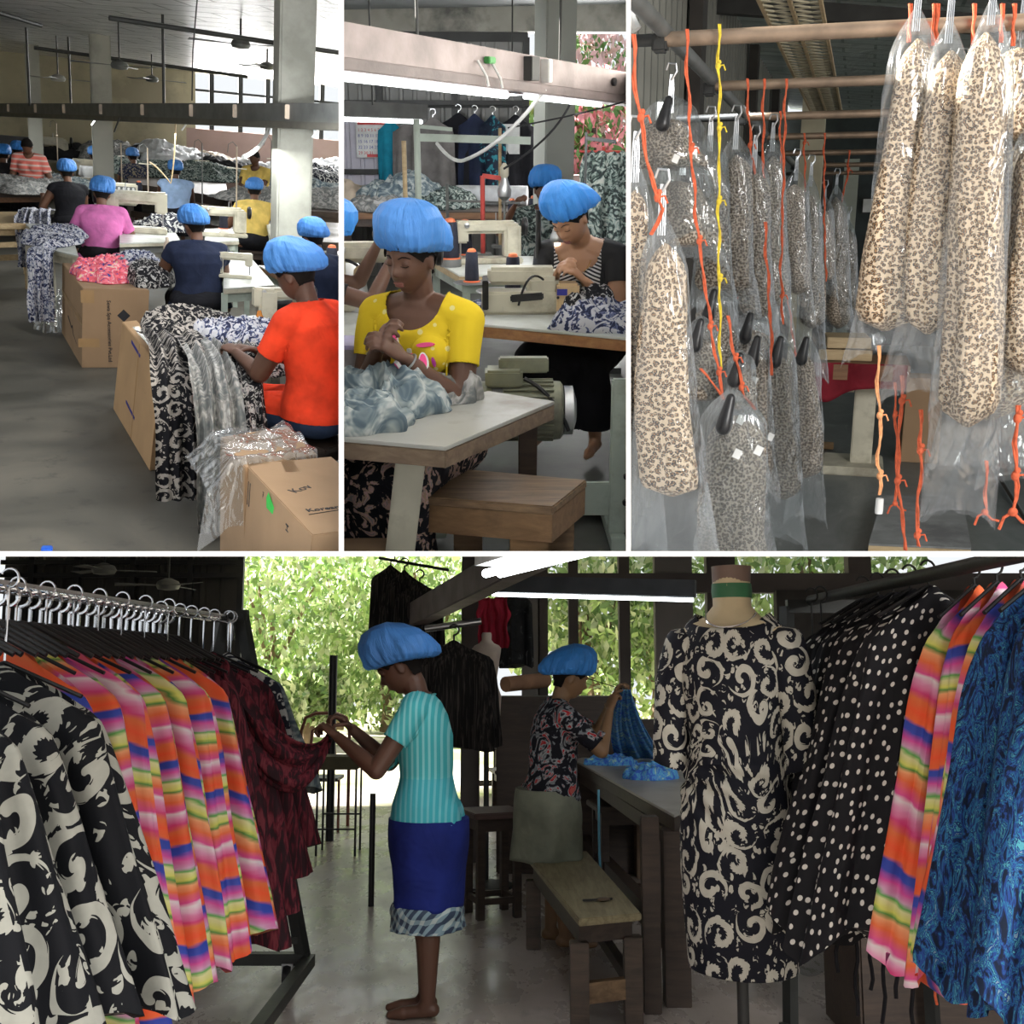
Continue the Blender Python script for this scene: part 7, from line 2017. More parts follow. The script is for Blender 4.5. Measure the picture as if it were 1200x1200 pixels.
    k = MB(); k.loft(skirt_rings(.455, .355, .165, .172, .145, .155, ruf=.03, cy=-.008), False, False)
    g_ = G('blue plaid'); co = g_.coord(); sp = g_.n('SeparateXYZ', {0: g_.n('Mapping', {'Vector': co, 'Rotation': (0, .78, 0)})}, out=None)
    a1 = g_.math('GREATER_THAN', g_.math('FRACT', g_.math('MULTIPLY', g_.math('ADD', sp.outputs[0], sp.outputs[1]), 24)), .55); a2 = g_.math('GREATER_THAN', g_.math('FRACT', g_.math('MULTIPLY', sp.outputs[2], 24)), .55)
    pl = g_.bsdf(g_.ramp(g_.math('MULTIPLY', g_.math('ADD', a1, a2), .5), [(0, (.03, .05, .09)), (.4, (.14, .24, .30)), (.9, (.42, .50, .50))]), .8)
    k.build('plaid_hem', pl, t, smooth=60, solid=.005)
    k = MB(); q = [Vector((.10 * s + 0, -.155 - .0 * s, .76)) for s in (0,)]
    MB().tube([Vector((.148, -.05, .80)), Vector((.16, -.09, .79)), Vector((.155, -.09, .72)), Vector((.15, -.05, .71))], .003, 5).build('pocket_seam', cloth('pocket seam', (.05, .07, .25)), t)
    # cloth she holds, sagging from the rack
    H = loc1 + Matrix.Rotation(PI / 2 - .05, 3, 'Z') @ Vector((-.03, .42, 1.13))
    A = Vector((xr(4.7) + .18, 4.70, 1.34))
    def cl(u, w):
        p_ = bez(A, (A + H) / 2 + Vector((.10, -.1, -.40)), H, 30)[min(30, int(u * 30 + .5))]
        wd = .20 * (1 - u) ** .8 + .045 + .09 * math.sin(PI * u) * .8
        return p_ + Vector((0, .02 * math.sin(w * 14 + u * 3), (w - .5) * wd)) + Vector((.01 * math.sin(w * 20), 0, 0))
    k = MB(); k.grid(cl, 30, 24)
    one(k, r, 'held_cloth', m['maroon'], 'dark red cloth stretched from the rack to the standing woman\'s hands', 'cloth', solid=.006)
    # ---- woman 2
    p = Z(648, 1108, 0); loc2 = Vector((p.x, p.y, 0))
    fl = blobs('red grey floral blouse', 11, [(0, (.012, .012, .018)), (.45, (.02, .02, .03)), (.50, (.22, .24, .26)), (.56, (.42, .43, .44)), (.60, (.45, .03, .04)), (.68, (.55, .12, .10))], dist=2.6)
    inf = person(r, 'standing woman in red floral blouse holding up blue cloth at the table', loc2, -PI / 2 + .12, stand=True, near=True, vox=.0062, skin=plain('tan brown skin', (.24, .14, .075), .5, var=.04), top=fl, cap=m['cap2'], scale=.96, fat=1.12, lean=.05, hunch=.22, head=(.30, .0, 0),
                 hands=((-.02, .34, 1.26), (.07, .30, 1.20)), curl=.9, sleeve=.85, neck=.085, hem=-.08, hand_n=(0, -.3, 1), capk=1.14, capseed=12, hipz=.82, pole=(.0, -.3, -1), topfold=.008, capback=.7, feet=(((-.09, .05, .44), (-.08, .0, .07)), ((.09, .05, .44), (.08, .05, .07))))
    k = MB(); k.loft(skirt_rings(.80, .44, .190, .21, .165, .19, fold=.06), True, False); k.build('skirt', cloth('olive grey skirt', (.20, .215, .165)), inf['t'], smooth=60, solid=.006)
    HH = loc2 + Matrix.Rotation(-PI / 2 + .12, 3, 'Z') @ Vector((.02, .40, 1.27))
    # ---- work table
    zt = .80
    T = lambda px, py, z=zt: Z(px, py, z)
    tp = plain('worn grey table top', (.42, .40, .36), .4, var=.06, scale=3, dirt=(.26, .24, .20), bump=.1)
    t = px_table(r, 'long cutting table with worn grey top beside the floral clad woman', ((672, 890), (790, 955), (905, 905), (765, 871)), zt, tp, m['darkwood'], m['darkwood'], .06, leg=.11, inset=.06, skirt_rail=.25)
    def veil(u, w):
        top = HH + Vector((0, 0, .04)); wd = .05 + .30 * w ** .9
        base = T(722, 890) + Vector((.03, .0, .0))
        c_ = top.lerp(base + Vector((0, 0, .01)), w)
        x = (u - .5) * wd + .14 * w * w
        return c_ + Vector((x, .03 * math.sin(u * 19 + 3 * w) * (.3 + w) + .02 * math.sin(u * 41), (.006 if w < .98 else 0)))
    k = MB(); k.grid(veil, 50, 40)
    m['oceansoft'] = blobs('blue turquoise chiffon', 12, [(0, (.03, .06, .38)), (.42, (.06, .17, .66)), (.50, (.14, .48, .70)), (.57, (.06, .20, .72)), (.64, (.36, .64, .58))], dist=2.6, interp='LINEAR')
    one(k, r, 'held_cloth', m['oceansoft'], 'blue and turquoise cloth held up over the table', 'cloth', solid=.004)
    for i, (px, py, sx, sy, h, lab) in enumerate(((715, 896, .17, .10, .05, 'blue cloth gathered on the table under the held one'), (762, 912, .16, .14, .07, 'blue cloth heap at the table edge by the scroll dress'), (757, 888, .15, .06, .035, 'thin twist of blue cloth lying across the table'))):
        one(heap_mb(sx, sy, h, 90 + i, fold=.03, lump=4.5), r, 'cloth_pile', m['oceansoft'], lab, 'cloth', loc=T(px, py), group='blue cloth on the cutting table')
    a = T(701, 925); one(MB().tube([a + Vector((0, -.02, .0)), a + Vector((0, -.03, -.3)), a + Vector((.01, -.03, -.55))], .007, 6), r, 'tape', plain('blue tape', (.10, .30, .42), .6), 'thin blue tape hanging off the table edge', 'tape')
    for i, (px, py, L) in enumerate(((768, 880, .22), (764, 886, .26))):
        one(MB().box((0, 0, .008), (L, .03, .014), rz=.1 * i), r, 'ruler', m['darkmetal'], ('dark ruler lying at the back of the table', 'second dark ruler in front of the first')[i], 'ruler', loc=T(px, py))
    one(heap_mb(.18, .12, .05, 96, fold=.02), r, 'cloth_pile', m['whiteprint'], 'white papers and scraps under the window', 'scraps', loc=T(738, 877))
    t = thing(r, 'plastic_crate', 'teal grey plastic crate on the table beneath the window pillar', 'crate', T(806, 884), 0)
    cm = plain('teal crate plastic', (.10, .17, .18), .5)
    k = MB(); s_ = .24
    k.hexa([Vector(p) for p in ((-.17, -.12, 0), (.17, -.12, 0), (.17, .12, 0), (-.17, .12, 0))], [Vector(p) for p in ((-.20, -.15, .19), (.20, -.15, .19), (.20, .15, .19), (-.20, .15, .19))]); k.build('bin', cm, t, bevel=.01); MB().box((0, 0, .20), (.43, .33, .025)).build('rim', cm, t, bevel=.008)
    # dark stock below the table, chair and carton behind the bench
    stool(r, 'dark chair frame under the end of the cutting table', Z(735, 1065, 0), .1, .42, .4, .62, m['darkwood'], name='dark_stool')
    a = Z(762, 1035, 0); one(MB().box((0, 0, .24), (.34, .30, .48)), r, 'cardboard_box', plain('dull brown carton', (.13, .09, .06), .9), 'dull brown carton under the cutting table', 'box', loc=a + Vector((.1, .3, 0)), bevel=.004)
    a = Z(768, 1195, 0); one(MB().box((0, 0, .40), (.075, .075, .80)), r, 'timber_post', m['darkwood'], 'thick dark timber post standing before the scroll dress', 'post', loc=Vector((a.x, a.y + .1, 0)), bevel=.004)
    a0 = Z(768, 1195, 0)
    # ---- bench and stools
    q = [Z(678, 1077, .45), Z(752, 1070, .45), Z(688, 997, .45), Z(617, 1002, .45)]; c = sum(q, Vector()) / 4; base = Vector((c.x, c.y, 0)); q = [p - base for p in q]
    t = thing(r, 'wooden_bench', 'long worn bench with scratched yellowish top in the foreground', 'bench', base)
    z = Vector((0, 0, 1))
    MB().hexa([p - z * .03 for p in q], q).build('seat', wood('scratched yellow brown board', (.16, .13, .07), (.30, .26, .15), axis=1), t, bevel=.005)
    ins = [p * .86 for p in q]; ins = [Vector((p.x, p.y, q[0].z)) for p in ins]
    MB().hexa([p - z * .12 for p in ins], [p - z * .031 for p in ins]).build('apron', m['darkwood'], t)
    for p in ins: MB().box((p.x, p.y, .17), (.075, .075, .34)).build('leg', wood('bench leg dark', (.045, .032, .024), (.10, .07, .05)), t, bevel=.004)
    MB().bar(ins[0] - z * .31, ins[1] - z * .31, .04, .08).build('stretcher', m['stoolwood'], t); MB().bar(ins[1] - z * .30, ins[2] - z * .30, .04, .05).build('stretcher', m['darkwood'], t)
    a = Z(702, 1056, .452); t = thing(r, 'thread_snips', 'small dark thread snips lying on the bench', 'scissors', a, .2)
    MB().bar((-.07, 0, .006), (.06, .01, .006), .010, .008).build('blade', m['darkmetal'], t); MB().lathe([(.018, 0), (.03, .004), (.03, .008), (.018, .012)], (.02, .01, 0), 16).build('handle', plain('brown handle', (.12, .08, .05), .5), t)
    one(MB().ball((0, 0, .004), (.02, .012, .008)), r, 'cloth_scrap', m['white_plastic'], 'tiny white scrap on the bench corner', 'scrap', loc=Z(638, 1010, .451))
    stool(r, 'dark reddish square stool between the two women', (Z(577, 1072, 0)) + Vector((0, 0, 0)), .35, .33, .33, .60, m['darkwood'], wood('reddish stool top', (.07, .04, .035), (.13, .08, .07)), group='stools in hall four')
    stool(r, 'tall dark stool farther back under the hanging crepe garment', Z(566, 928, 0), .1, .42, .40, .60, m['darkwood'], group='stools in hall four')
    stool(r, 'dark stool behind the reddish one, partly hidden', Z(598, 965, 0), .2, .36, .36, .50, m['darkwood'], group='stools in hall four')
    one(MB().box((0, 0, .3), (.10, .10, .6)), r, 'pale_post', plain('pink grey post', (.30, .22, .20), .8), 'short pinkish post left of the floral clad woman', 'post', loc=Z(610, 985, 0) + Vector((-.0, .1, 0)), bevel=.004)
    t = px_table(r, 'small far table with a box behind the floral clad woman', ((590, 882), (640, 886), (650, 872), (596, 872)), .80, tp, m['darkwood'], m['darkwood'], .05)
    one(MB().box((0, 0, .07), (.22, .2, .14)), r, 'storage_tin', plain('olive tin', (.16, .16, .12), .5), 'olive box on the small far table', 'box', loc=Z(614, 877, .80), bevel=.01)
    one(heap_mb(.18, .15, .13, 97, fold=.03), r, 'cloth_pile', m['white_cloth'], 'white bag on the small far table', 'bag', loc=Z(602, 877, .80))
    # metal stool frame at left of the opening
    c = Z(396, 1000, 0); t = thing(r, 'metal_stool', 'thin metal legged stool with dark seat block against the bright yard', 'stool', c)
    for x in (-.15, .15):
        for y in (-.13, .16): MB().rod((x, y, 0), (x, y, .66), .009).build('leg', m['blackplastic'], t)
    k = MB(); k.rod((-.15, -.13, .2), (.15, -.13, .2), .007); k.build('rung', m['blackplastic'], t); MB().rod((-.15, .16, .28), (.15, .16, .28), .007).build('rung', m['blackplastic'], t)
    MB().box((0, 0, .70), (.33, .30, .10)).build('seat_block', plain('olive foam block', (.10, .09, .05), .8), t, bevel=.01)
    c = Z(378, 905, 0) ; c.y = 10.5; c.x = P(378, 860, 10.5).x; t = thing(r, 'metal_chair', 'chair with curved red brown tube back in front of the yard', 'chair', Vector((c.x, c.y, 0)))
    rb_ = plain('red brown tube', (.22, .09, .06), .5, .3)
    MB().tube([(-.20, 0, 0), (-.20, 0, .85), (-.16, 0, .98), (-.06, 0, 1.02), (.12, 0, 1.02), (.22, 0, .98), (.25, 0, .85), (.25, 0, 0)], .016, 8).build('back_tube', rb_, t)
    MB().tube([(-.12, .02, .6), (-.10, .02, .86), (0, .02, .93), (.10, .02, .86), (.12, .02, .6)], .012, 8).build('inner_tube', rb_, t); MB().box((0, -.2, .45), (.42, .4, .03)).build('seat', m['darkmetal'], t)
    for x in (-.18, .22): MB().rod((x, -.38, 0), (x, -.38, .45), .012).build('leg', rb_, t)
    a = P(391, 768, 9.6); one(MB().rod((0, 0, 0), (0, 0, a.z), .035), r, 'iron_post', m['blackplastic'], 'black iron post standing in the opening', 'post', loc=Vector((a.x, a.y, 0)))
    a = P(437, 930, 7); one(MB().rod((0, 0, 0), (0, 0, a.z), .018), r, 'iron_post', m['blackplastic'], 'thin dark rod beside the turquoise clad woman', 'post', loc=Vector((a.x, a.y, 0)))
    # ---- middle background garments
    def far_g(lab, px, py, d, w, L, mt, th=.12, seed=0, wb=None, nm='hanging_dress', group='dark garments hung in the background'):
        a = P(px, py, d); t = thing(r, nm, lab, 'dress', a, 0, group)
        hang_mb(w, wb or w * 1.1, L, th, seed, n=48, rows=20, folds=7, wave=.18).build('cloth', mt, t, smooth=70); hook_mb(.03, .006, -.01, .04).build('hook', m['darkmetal'], t)
        return t
    far_g('wide black crepe garment hanging in the middle between the women', 532, 750, 6.6, .44, .62, m['pinstripe'], .14, 1, .56)
    for i, (px, py, d, w, L, lab) in enumerate(((458, 662, 8.6, .30, .62, 'dark garment high up left above the turquoise clad woman'), (474, 668, 8.4, .26, .60, 'second dark garment high above the blue cap'), (492, 682, 8.2, .34, .50, 'lower dark garment right of the high pair'), (604, 690, 9.0, .26, .62, 'dark shiny bagged garment left of the windows'), (590, 700, 9.1, .22, .55, 'dark grey bagged garment behind the red cloth'))):
        far_g(lab, px, py, d, w, L, m['pinstripe'] if i < 3 else blobs('black plastic painted sheen', 7, [(0, (.01, .011, .012)), (.6, (.03, .032, .035)), (.72, (.16, .17, .18))], dist=2, interp='LINEAR'), .12, i * 2)  # sheen painted as paler blotches in the black bag colour
    for a, b in ((P(445, 654, 8.7), P(525, 668, 8.1)), (P(570, 684, 9.2), P(618, 684, 9.0))):
        one(MB().rod((0, 0, 0), b - a, .012), r, 'hanging_rail', m['darkmetal'], 'dark rail over the high garments, ' + ('left of' if b.x < -.4 else 'right of') + ' the slanting beam', 'rail', loc=a)
    a = P(578, 700, 8.0); one(drape_mb(.22, [(.03, 0), (0, -.02), (-.02, -.3), (-.02, -.36)], 4, 3, .03), r, 'red_cloth', cloth('red cloth', (.32, .02, .04)), 'red cloth hanging above the cream dress form', 'cloth', loc=a)
    # cream dress form
    def form(c, rz, prof, mt, t, name='torso', n=44, arm=0):
        rings = []
        for z_, w, dd, y in prof: rings.append([Vector((math.cos(2 * PI * i / n) * w / 2, y + math.sin(2 * PI * i / n) * dd / 2, z_)) for i in range(n)])
        k = MB(); k.loft(rings); return k.build(name, mt, t, smooth=70)
    BODY = [(1.02, .09, .10, .0), (1.00, .11, .12, .0), (.94, .105, .115, .0), (.905, .17, .14, 0), (.88, .30, .16, 0), (.85, .355, .185, .0), (.80, .36, .215, -.01), (.72, .335, .255, -.02), (.66, .31, .25, -.015), (.56, .25, .20, 0), (.50, .24, .19, 0), (.42, .28, .21, 0), (.33, .335, .24, .01), (.26, .35, .25, .01), (.16, .34, .24, 0), (.02, .32, .22, 0), (0, .28, .19, 0)]
    a = Z(570, 935, 0); a = P(570, 852, 7.6)
    t = thing(r, 'dress_form', 'bare cream tailor\'s dress form in the background', 'mannequin', Vector((a.x, a.y, 0)), -.5)
    cr = plain('cream form cloth', (.52, .43, .36), .8)
    sc_ = .62
    form(None, 0, [(z_ * sc_ + a.z, w * sc_ * .98, d_ * sc_, y) for z_, w, d_, y in BODY[:-4]] + [(a.z + .08, .20, .14, 0), (a.z, .18, .13, 0)], cr, t); MB().rod((0, 0, 0), (0, 0, a.z + .02), .018).build('stand_pole', m['darkmetal'], t); MB().lathe([(.18, 0), (.18, .02), (.03, .05)], n=24).build('stand_base', m['darkmetal'], t)
    t_ = P(560, 800, 8.0)
    one(MB().rod((0, 0, 0), P(640, 797, 8.3) - P(592, 802, 8.0), .055), r, 'fabric_roll', plain('tan roll', (.36, .20, .12), .8), 'tan fabric roll lying behind the floral clad woman', 'fabric roll', loc=P(592, 802, 8.0))
    one(MB().box((.45, .1, .615), (1.0, .35, 1.23)), r, 'stock_shelf', m['darkwood'], 'dark shelf unit carrying the tan roll', 'shelf', loc=Vector((P(590, 800, 8.1).x, 8.15, 0)), bevel=.01)
    # ---- beams and lights
    A = P(470, 730, 8.8); B = P(640, 640, 5.2)
    t = thing(r, 'roof_beam', 'slanting grey pink beam over the black crepe garment', 'beam', A)
    MB().bar((0, 0, 0), B - A, .12, .17).build('beam_body', plain('pink grey metal', (.20, .165, .16), .6, .2), t, bevel=.006)
    A = P(560, 684, 7.6); B = P(815, 690, 7.2)
    t = thing(r, 'lighting_trunking', 'dark horizontal trunking with tube light before the windows', 'beam', A)
    MB().bar((0, 0, 0), B - A, .10, .11).build('trunking', plain('blue grey metal', (.075, .085, .10), .5, .3), t); MB().rod((.1, -.03, -.075), B - A + Vector((-.02, -.03, -.075)), .013).build('tube', glow('tube', (.9, .97, 1, 1), 6), t)
    A = P(578, 672, 4.6); B = P(700, 640, 3.4)
    t = thing(r, 'tube_light', 'broad glowing double tube light at the top of the lower picture', 'tube light', A)
    MB().bar((0, 0, .05), B - A + Vector((0, 0, .05)), .16, .04).build('housing', m['white_plastic'], t)
    for s in (-1, 1): MB().rod(Vector((.03 * s, 0, .0)), B - A + Vector((.03 * s, 0, 0)), .018).build('tube', glow('tube2', (.92, .97, 1, 1), 12), t)
    A = P(498, 737, 6.62); B = P(564, 728, 6.62)
    one(MB().rod((0, 0, 0), B - A + Vector((0, 0, 0)), .02), r, 'hanging_rail', m['steel'], 'short steel rail carrying the black crepe garment', 'rail', loc=A)
    for i, (px, py, lab) in enumerate(((122, 668, 'dim ceiling fan on the dark wall, left'), (197, 686, 'dim ceiling fan on the dark wall, right'))):
        a = P(px, py, 11.0); fan(r, lab, a, .3, m['greymetal'], .5, .4 + i, m['darkmetal'], 'fans of hall four')
    # ---- scroll dress on its form
    c = P(858, 720, 3.42); loc = Vector((c.x + .02, c.y + .1, 0)); rz = -.42
    t = thing(r, 'dressed_mannequin', 'dress form wearing a black and cream scroll print dress in the foreground', 'mannequin', loc, rz)
    Zb = .72
    mk = plain('cream neck form', (.50, .42, .27), .6)
    prof = []
    form(None, 0, [(.99 + Zb, .115, .12, 0), (.96 + Zb, .12, .125, 0), (.90 + Zb, .12, .12, 0), (.865 + Zb, .18, .14, 0), (.845 + Zb, .29, .165, -.0), (.82 + Zb, .33, .18, 0), (.74 + Zb, .33, .2, 0), (.6 + Zb, .26, .18, 0)], mk, t, 'neck_and_shoulders')
    MB().lathe([(.062, 0), (.064, .02), (.062, .045)], (0, 0, .925 + Zb), 30).build('green_collar', plain('green ribbon', (.03, .13, .06), .6), t); MB().lathe([(.060, 0), (.062, .05), (.02, .055)], (0, 0, .975 + Zb), 30).build('neck_cap', plain('brown grey cap', (.16, .11, .09), .6), t)
    MB().tube([Vector((math.cos(a) * .078, -.02 + math.sin(a) * .085 * 1.0, .875 + Zb - .045 * max(0, -math.sin(a)))) for a in [PI + PI * i / 14 for i in range(15)]], .003, 6).build('necklace', m['chrome'], t)
    DP0 = [(1.575, .27, .17), (1.555, .345, .20), (1.50, .385, .235), (1.42, .395, .275), (1.36, .385, .285), (1.28, .355, .26), (1.20, .335, .245), (1.12, .345, .25), (1.02, .385, .27), (.92, .415, .285), (.82, .42, .285), (.70, .415, .28), (.60, .40, .275), (.50, .385, .27), (.455, .38, .265)]
    DP = [(1.575 - (1.575 - z_) * .94, w * .86, d_ * .92) for z_, w, d_ in DP0]
    n = 120; rings = []
    for j in range(80):
        s = j / 79 * (len(DP) - 1); i0 = min(len(DP) - 2, int(s)); f = s - i0
        z_, w, d_ = [DP[i0][q] * (1 - f) + DP[i0 + 1][q] * f for q in range(3)]
        rg = []
        for i in range(n):
            a = 2 * PI * i / n; x, y = math.cos(a) * w / 2, math.sin(a) * d_ / 2
            # gathered folds radiate from the left waist
            dx, dz_ = x + .17, z_ - 1.12
            ang = math.atan2(dz_, dx + 1e-6); rad = math.hypot(dx, dz_)
            ru = math.exp(-((z_ - 1.10) / .16) ** 2) * (.011 * math.sin(ang * 15 + 9 * x) + .006 * math.sin(z_ * 95 + x * 22)) * (1 if y < 0 else .3)
            lo = max(0, (.95 - z_)) * .028 * (math.sin(3 * a + 1) + .6 * math.sin(5 * a))
            nk_ = max(0, 1 - j / 7)
            zz = z_ - (.055 if y < 0 else .01) * nk_ * max(0, 1 - (abs(x) / (w / 2 + 1e-6)) ** 2) + .02 * nk_ * (abs(x) / (w / 2))
            rg.append(Vector((x * (1 + ru * 2 + lo), y * (1 + lo) + (-ru if y < 0 else ru), zz + (.02 * math.sin(2 * a + 1) * max(0, .6 - z_) * 3))))
        rings.append(rg)
    k = MB(); k.loft(rings, False, False)
    kk = 0
    for j in range(79):
        for i in range(n):
            def U(ii, jj):
                p_ = rings[jj][ii % n]; a = 2 * PI * ii / n - 1.5 * PI
                return (a * .19 + .3, p_.z + .12 * math.exp(-((p_.z - 1.1) / .12) ** 2) * math.sin(a * 3))
            k.uv[kk] = (U(i, j), U(i + 1, j), U(i + 1, j + 1), U(i, j + 1)); kk += 1
    dr = k.build('dress', m['damask_dress'], t, smooth=80, solid=.006, off=0)
    for s in (-1, 1):
        rg = []
        for j in range(26):
            u = j / 25; c_ = Vector((s * .135, 0, 1.545)).lerp(Vector((s * .205, -.01, 1.12)), u) + Vector((s * .022 * math.sin(PI * u), 0, 0)); rad = .068 - .014 * u
            if j == 0: rad = .03
            elif j == 1: rad = .06
            rg.append([c_ + Vector((math.cos(q) * rad * (1 + .05 * math.sin(5 * q + 9 * u)), math.sin(q) * rad * 1.15, .3 * s * math.cos(q) * rad)) for q in [2 * PI * i / 30 for i in range(30)]])
        k = MB(); k.loft(rg, True, False); k.build('sleeve', m['damask_dress'], t, smooth=80, solid=.004)
    MB().rod((0, 0, .02), (0, 0, .9), .018).build('stand_pole', m['darkmetal'], t); MB().lathe([(.20, 0), (.20, .02), (.03, .04)], n=28).build('stand_base', m['darkmetal'], t)
    # ---- right rack
    t = thing(r, 'garment_rack', 'dark rack over the right hand garments', 'clothes rack', (0, 0, 0))
    a, b = Vector((1.13, 4.2, 1.68)), Vector((1.165, 2.0, 1.68))
    MB().rod(a, b, .02).build('rail', blk, t); MB().bar((1.05, 4.25, 1.66), (1.5, 4.25, 1.66), .04, .05).build('end_bar', blk, t)
    MB().bar((1.05, 4.25, 1.66), (1.02, 4.3, .0), .04, .04).build('upright', blk, t); MB().bar((1.5, 4.25, 1.66), (1.55, 4.3, 0), .04, .04).build('upright', blk, t)
    MB().bar((1.0, 4.3, .12), (1.2, 2.2, .12), .04, .04).build('base_rail', blk, t)
    xr2 = lambda y: 1.14 + (3.4 - y) * .02
    def rg_(label, y, dx, zt, wt, wb, L, th, seed, mt, sh, rz=.35, folds=7, wave=.2, nm='hanging_blouse', cat='blouse', hem=.03):
        t = garment(label, xr2(y) + dx, y, zt, wt, wb, L, th, seed, mt, rz=rz, group='garments on the right rack', shift=sh, folds=folds, wave=wave, hem=hem, name=nm, cat=cat, rail=1.68)
        return t
    rg_('grey white garment edge left of the dotted ones', 4.0, -.05, 1.54, .36, .40, .62, .05, 1, m['grey_cloth'], -.08)
    rg_('blue patterned garment edge left of the dotted ones', 3.92, -.04, 1.56, .38, .44, .95, .06, 2, m['ocean'], -.10)
    for i, y in enumerate((3.74, 3.60, 3.46, 3.32, 3.18)):
        rg_(('farthest', 'second farthest', 'middle', 'fourth', 'nearest')[i] + ' black blouse with white dots on the right rack', y, .05, 1.66, .40, .54, .95, .13, i * 1.9, m['polka'], -.20, rz=.30, hem=.06)
    for i, y in enumerate((3.04, 2.93, 2.82)):
        rg_(('left', 'middle', 'right')[i] + ' rainbow striped blouse between dotted and blue ones', y, .12 + .012 * i, 1.65, .32, .42, .94, .10, i * 2.7, m['rainbow'] if i != 1 else m['rainbow2'], -.17, rz=.45, hem=.04)
    for i, y in enumerate((2.72, 2.60, 2.48)):
        rg_(('left', 'middle', 'nearest right')[i] + ' blue feather print garment at the right edge', y, .15 + .015 * i, 1.65, .36, .46, .89, .12, i * 3.1, m['ocean'], -.18, rz=.45, hem=.06)
    # drawstrings below the hems
    for i, (px, y0, y1, d, mt, lab) in enumerate(((980, 1035, 1140, 3.3, 'black_cloth', 'dotted black'), (1003, 1040, 1190, 3.3, 'black_cloth', 'dotted black'), (1020, 1050, 1160, 3.3, 'black_cloth', 'dotted black'), (1035, 1050, 1200, 3.2, 'black_cloth', 'dotted black'), (1050, 1060, 1170, 3.1, 'black_cloth', 'dotted black'), (1068, 1060, 1200, 3.1, 'black_cloth', 'dotted black'), (1096, 1090, 1178, 2.95, 'rope', 'rainbow'), (1112, 1090, 1150, 2.95, 'rope', 'rainbow'), (1150, 1110, 1190, 2.7, 'rope', 'rainbow'), (1172, 1110, 1160, 2.7, 'rope', 'rainbow'))):
        a, b = P(px, y0 - 40, d), P(px + 1, y1, d)
        one(MB().tube(cord_pts(Vector((0, 0, 0)), b - a, 0, 12, .004, i), .0055 if mt == 'black_cloth' else .0035, 6), r, 'drawstring', m[mt] if mt in m else cloth('red cord', (.40, .05, .03)), ('black drawstrings hanging below the dotted blouses' if lab[0] == 'd' else 'thin red drawstrings hanging below the rainbow and blue garments'), 'drawstring', loc=a, group='black drawstrings' if lab[0] == 'd' else 'red drawstrings')
    # clear bag and dark boxes under the right rack
    c = Z(965, 1165, 0); k = MB()
    k.grid(lambda u, w: Vector(((u - .5) * .42, .04 * math.sin(u * 9 + w * 4), .02 + w * .62 + .02 * math.sin(u * 12))), 20, 20)
    one(k, r, 'plastic_bag', plastic('dim clear bag', (.6, .62, .62), .10, .05), 'dim clear plastic bag hanging under the dotted blouses', 'bag', loc=c + Vector((.05, .3, 0)))
    one(MB().box((0, 0, .35), (.9, .5, .70)), r, 'dark_box', m['darkwood'], 'dark crate in the shade under the right rack', 'crate', loc=Vector((1.75, 4.6, 0)), bevel=.01)
room4()

# ---------------------------------------------------------------- added partitions standing for the white gaps between the pictures
def partitions():
    C = Vector((0, 0, R4.h)); L = R4.L
    def ry(px, py, d): return C + (L @ Vector(((px - 600) / F, (600 - py) / F, -1))) * d
    wm = plain('white gap partition', (.92, .92, .92), .6, var=.0)
    def part(name, a, b, half, d0=1.7, d1=12.2):
        """radial board between two picture points"""
        A0, B0, A1, B1 = ry(*a, d0), ry(*b, d0), ry(*a, d1), ry(*b, d1)
        n = (B0 - A0).cross(A1 - A0).normalized() * (half * d0 / F)
        MBx = MB(); MBx.hexa([A0 - n, B0 - n, B1 - n, A1 - n], [A0 + n, B0 + n, B1 + n, A1 + n])
        o = MBx.build(name, wm, None, room=R4, smooth=0)
        ROOM.pop(o.name, None)
        o['kind'] = 'structure'
    part('gap_partition_left', (400, -10), (400, 646.2), 3.0)
    part('gap_partition_right', (736.5, -10), (736.5, 646.2), 2.7)
    part('gap_partition_middle', (-10, 649), (1210, 649), 3.0)
partitions()

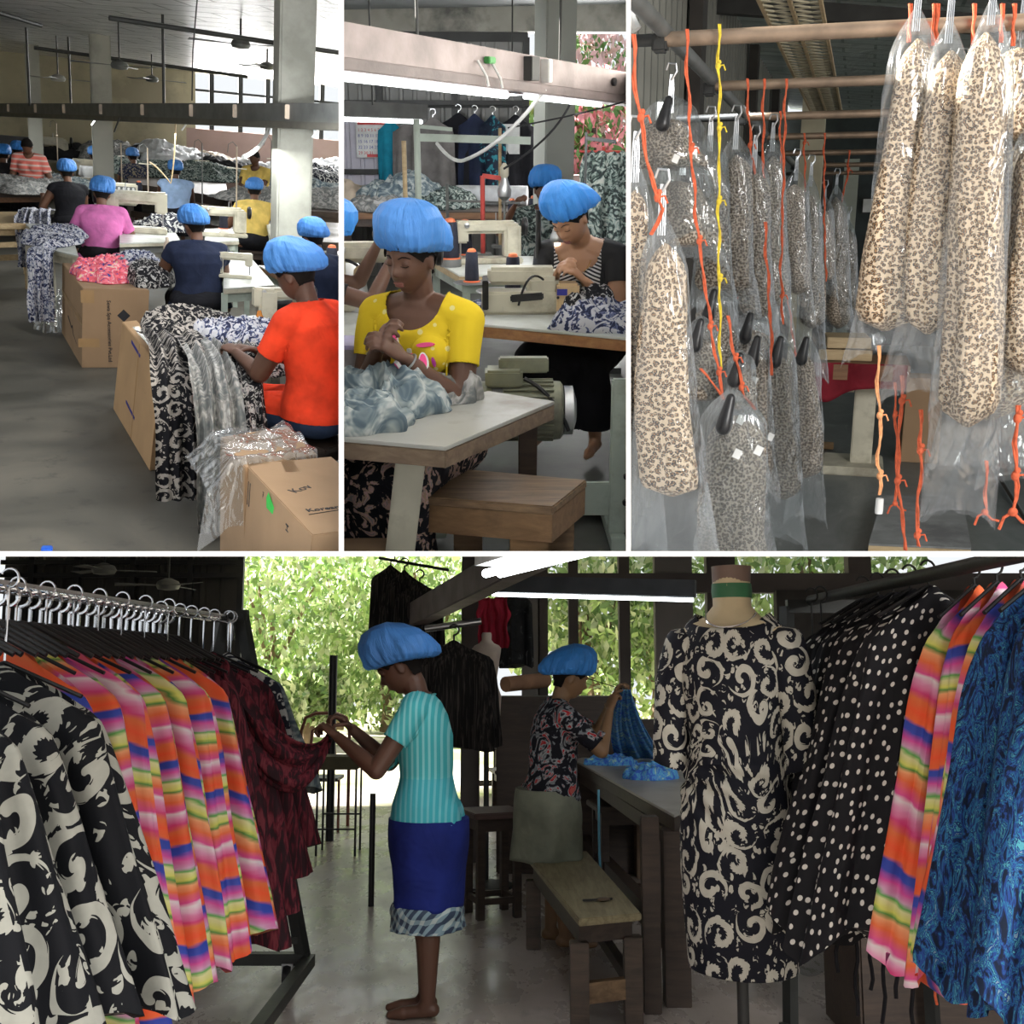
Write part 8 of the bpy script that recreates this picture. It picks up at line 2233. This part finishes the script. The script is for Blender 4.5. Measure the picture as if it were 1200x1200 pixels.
# ---------------------------------------------------------------- each hall ends at its own partition
def clip_all():
    bpy.context.view_layer.update()
    dg = bpy.context.evaluated_depsgraph_get()
    C = Vector((0, 0, R4.h)); cr = R4.L
    def ry(px, py): return cr @ Vector(((px - 600) / F, (600 - py) / F, -1))
    planes = {}
    for r in (R1, R2, R3, R4):
        x0, x1, y0, y1 = r.clip; pl = []
        if x0 is not None: pl.append(ry(x0, 0).cross(ry(x0, 1200)).normalized())
        if x1 is not None: pl.append(ry(x1, 1200).cross(ry(x1, 0)).normalized())
        if y0 is not None: pl.append(ry(1200, y0).cross(ry(0, y0)).normalized())
        if y1 is not None: pl.append(ry(0, y1).cross(ry(1200, y1)).normalized())
        cx = (x0 or 0) + ((x1 or 1200) - (x0 or 0)) / 2; cy = ((y0 or 0) + (y1 or 1200)) / 2
        c = ry(cx, cy)
        planes[id(r)] = [n if n.dot(c) > 0 else -n for n in pl]
    dead = []
    for o in list(sc.objects):
        r = ROOM.get(o.name)
        if r is None or o.type != 'MESH': continue
        me = o.data
        n = len(me.vertices)
        if n == 0: continue
        a = np.empty(n * 3, dtype=np.float64); me.vertices.foreach_get('co', a); a = a.reshape(-1, 3)
        mw = o.matrix_world.copy(); m = np.array(mw)
        w = a @ m[:3, :3].T + m[:3, 3] - np.array(C)
        cut = [p for p in planes[id(r)] if (w @ np.array(p)).min() < 1e-4]
        if not cut: continue
        if any((w @ np.array(p)).max() < .004 for p in cut):
            dead.append(o); continue
        me2 = bpy.data.meshes.new_from_object(o.evaluated_get(dg)) if o.modifiers else me.copy()
        bm = bmesh.new(); bm.from_mesh(me2)
        inv = mw.inverted(); co = inv @ C; rot = mw.to_3x3().transposed()
        for p in cut:
            bmesh.ops.bisect_plane(bm, geom=bm.verts[:] + bm.edges[:] + bm.faces[:], dist=1e-5, plane_co=co, plane_no=-(rot @ p), clear_outer=True)
        if len(bm.faces) == 0:
            bm.free(); dead.append(o); continue
        bm.to_mesh(me2); bm.free()
        o.modifiers.clear()
        o.data = me2
    dead_n = {o.name for o in dead}
    for o in dead:
        for c in list(o.children):
            if c.name not in dead_n:
                m = c.matrix_world.copy(); c.parent = o.parent; c.matrix_world = m
    for o in dead:
        bpy.data.objects.remove(o)
    for o in list(sc.objects):
        if o.type == 'EMPTY' and o.parent is None and not o.children_recursive:
            bpy.data.objects.remove(o)

clip_all()
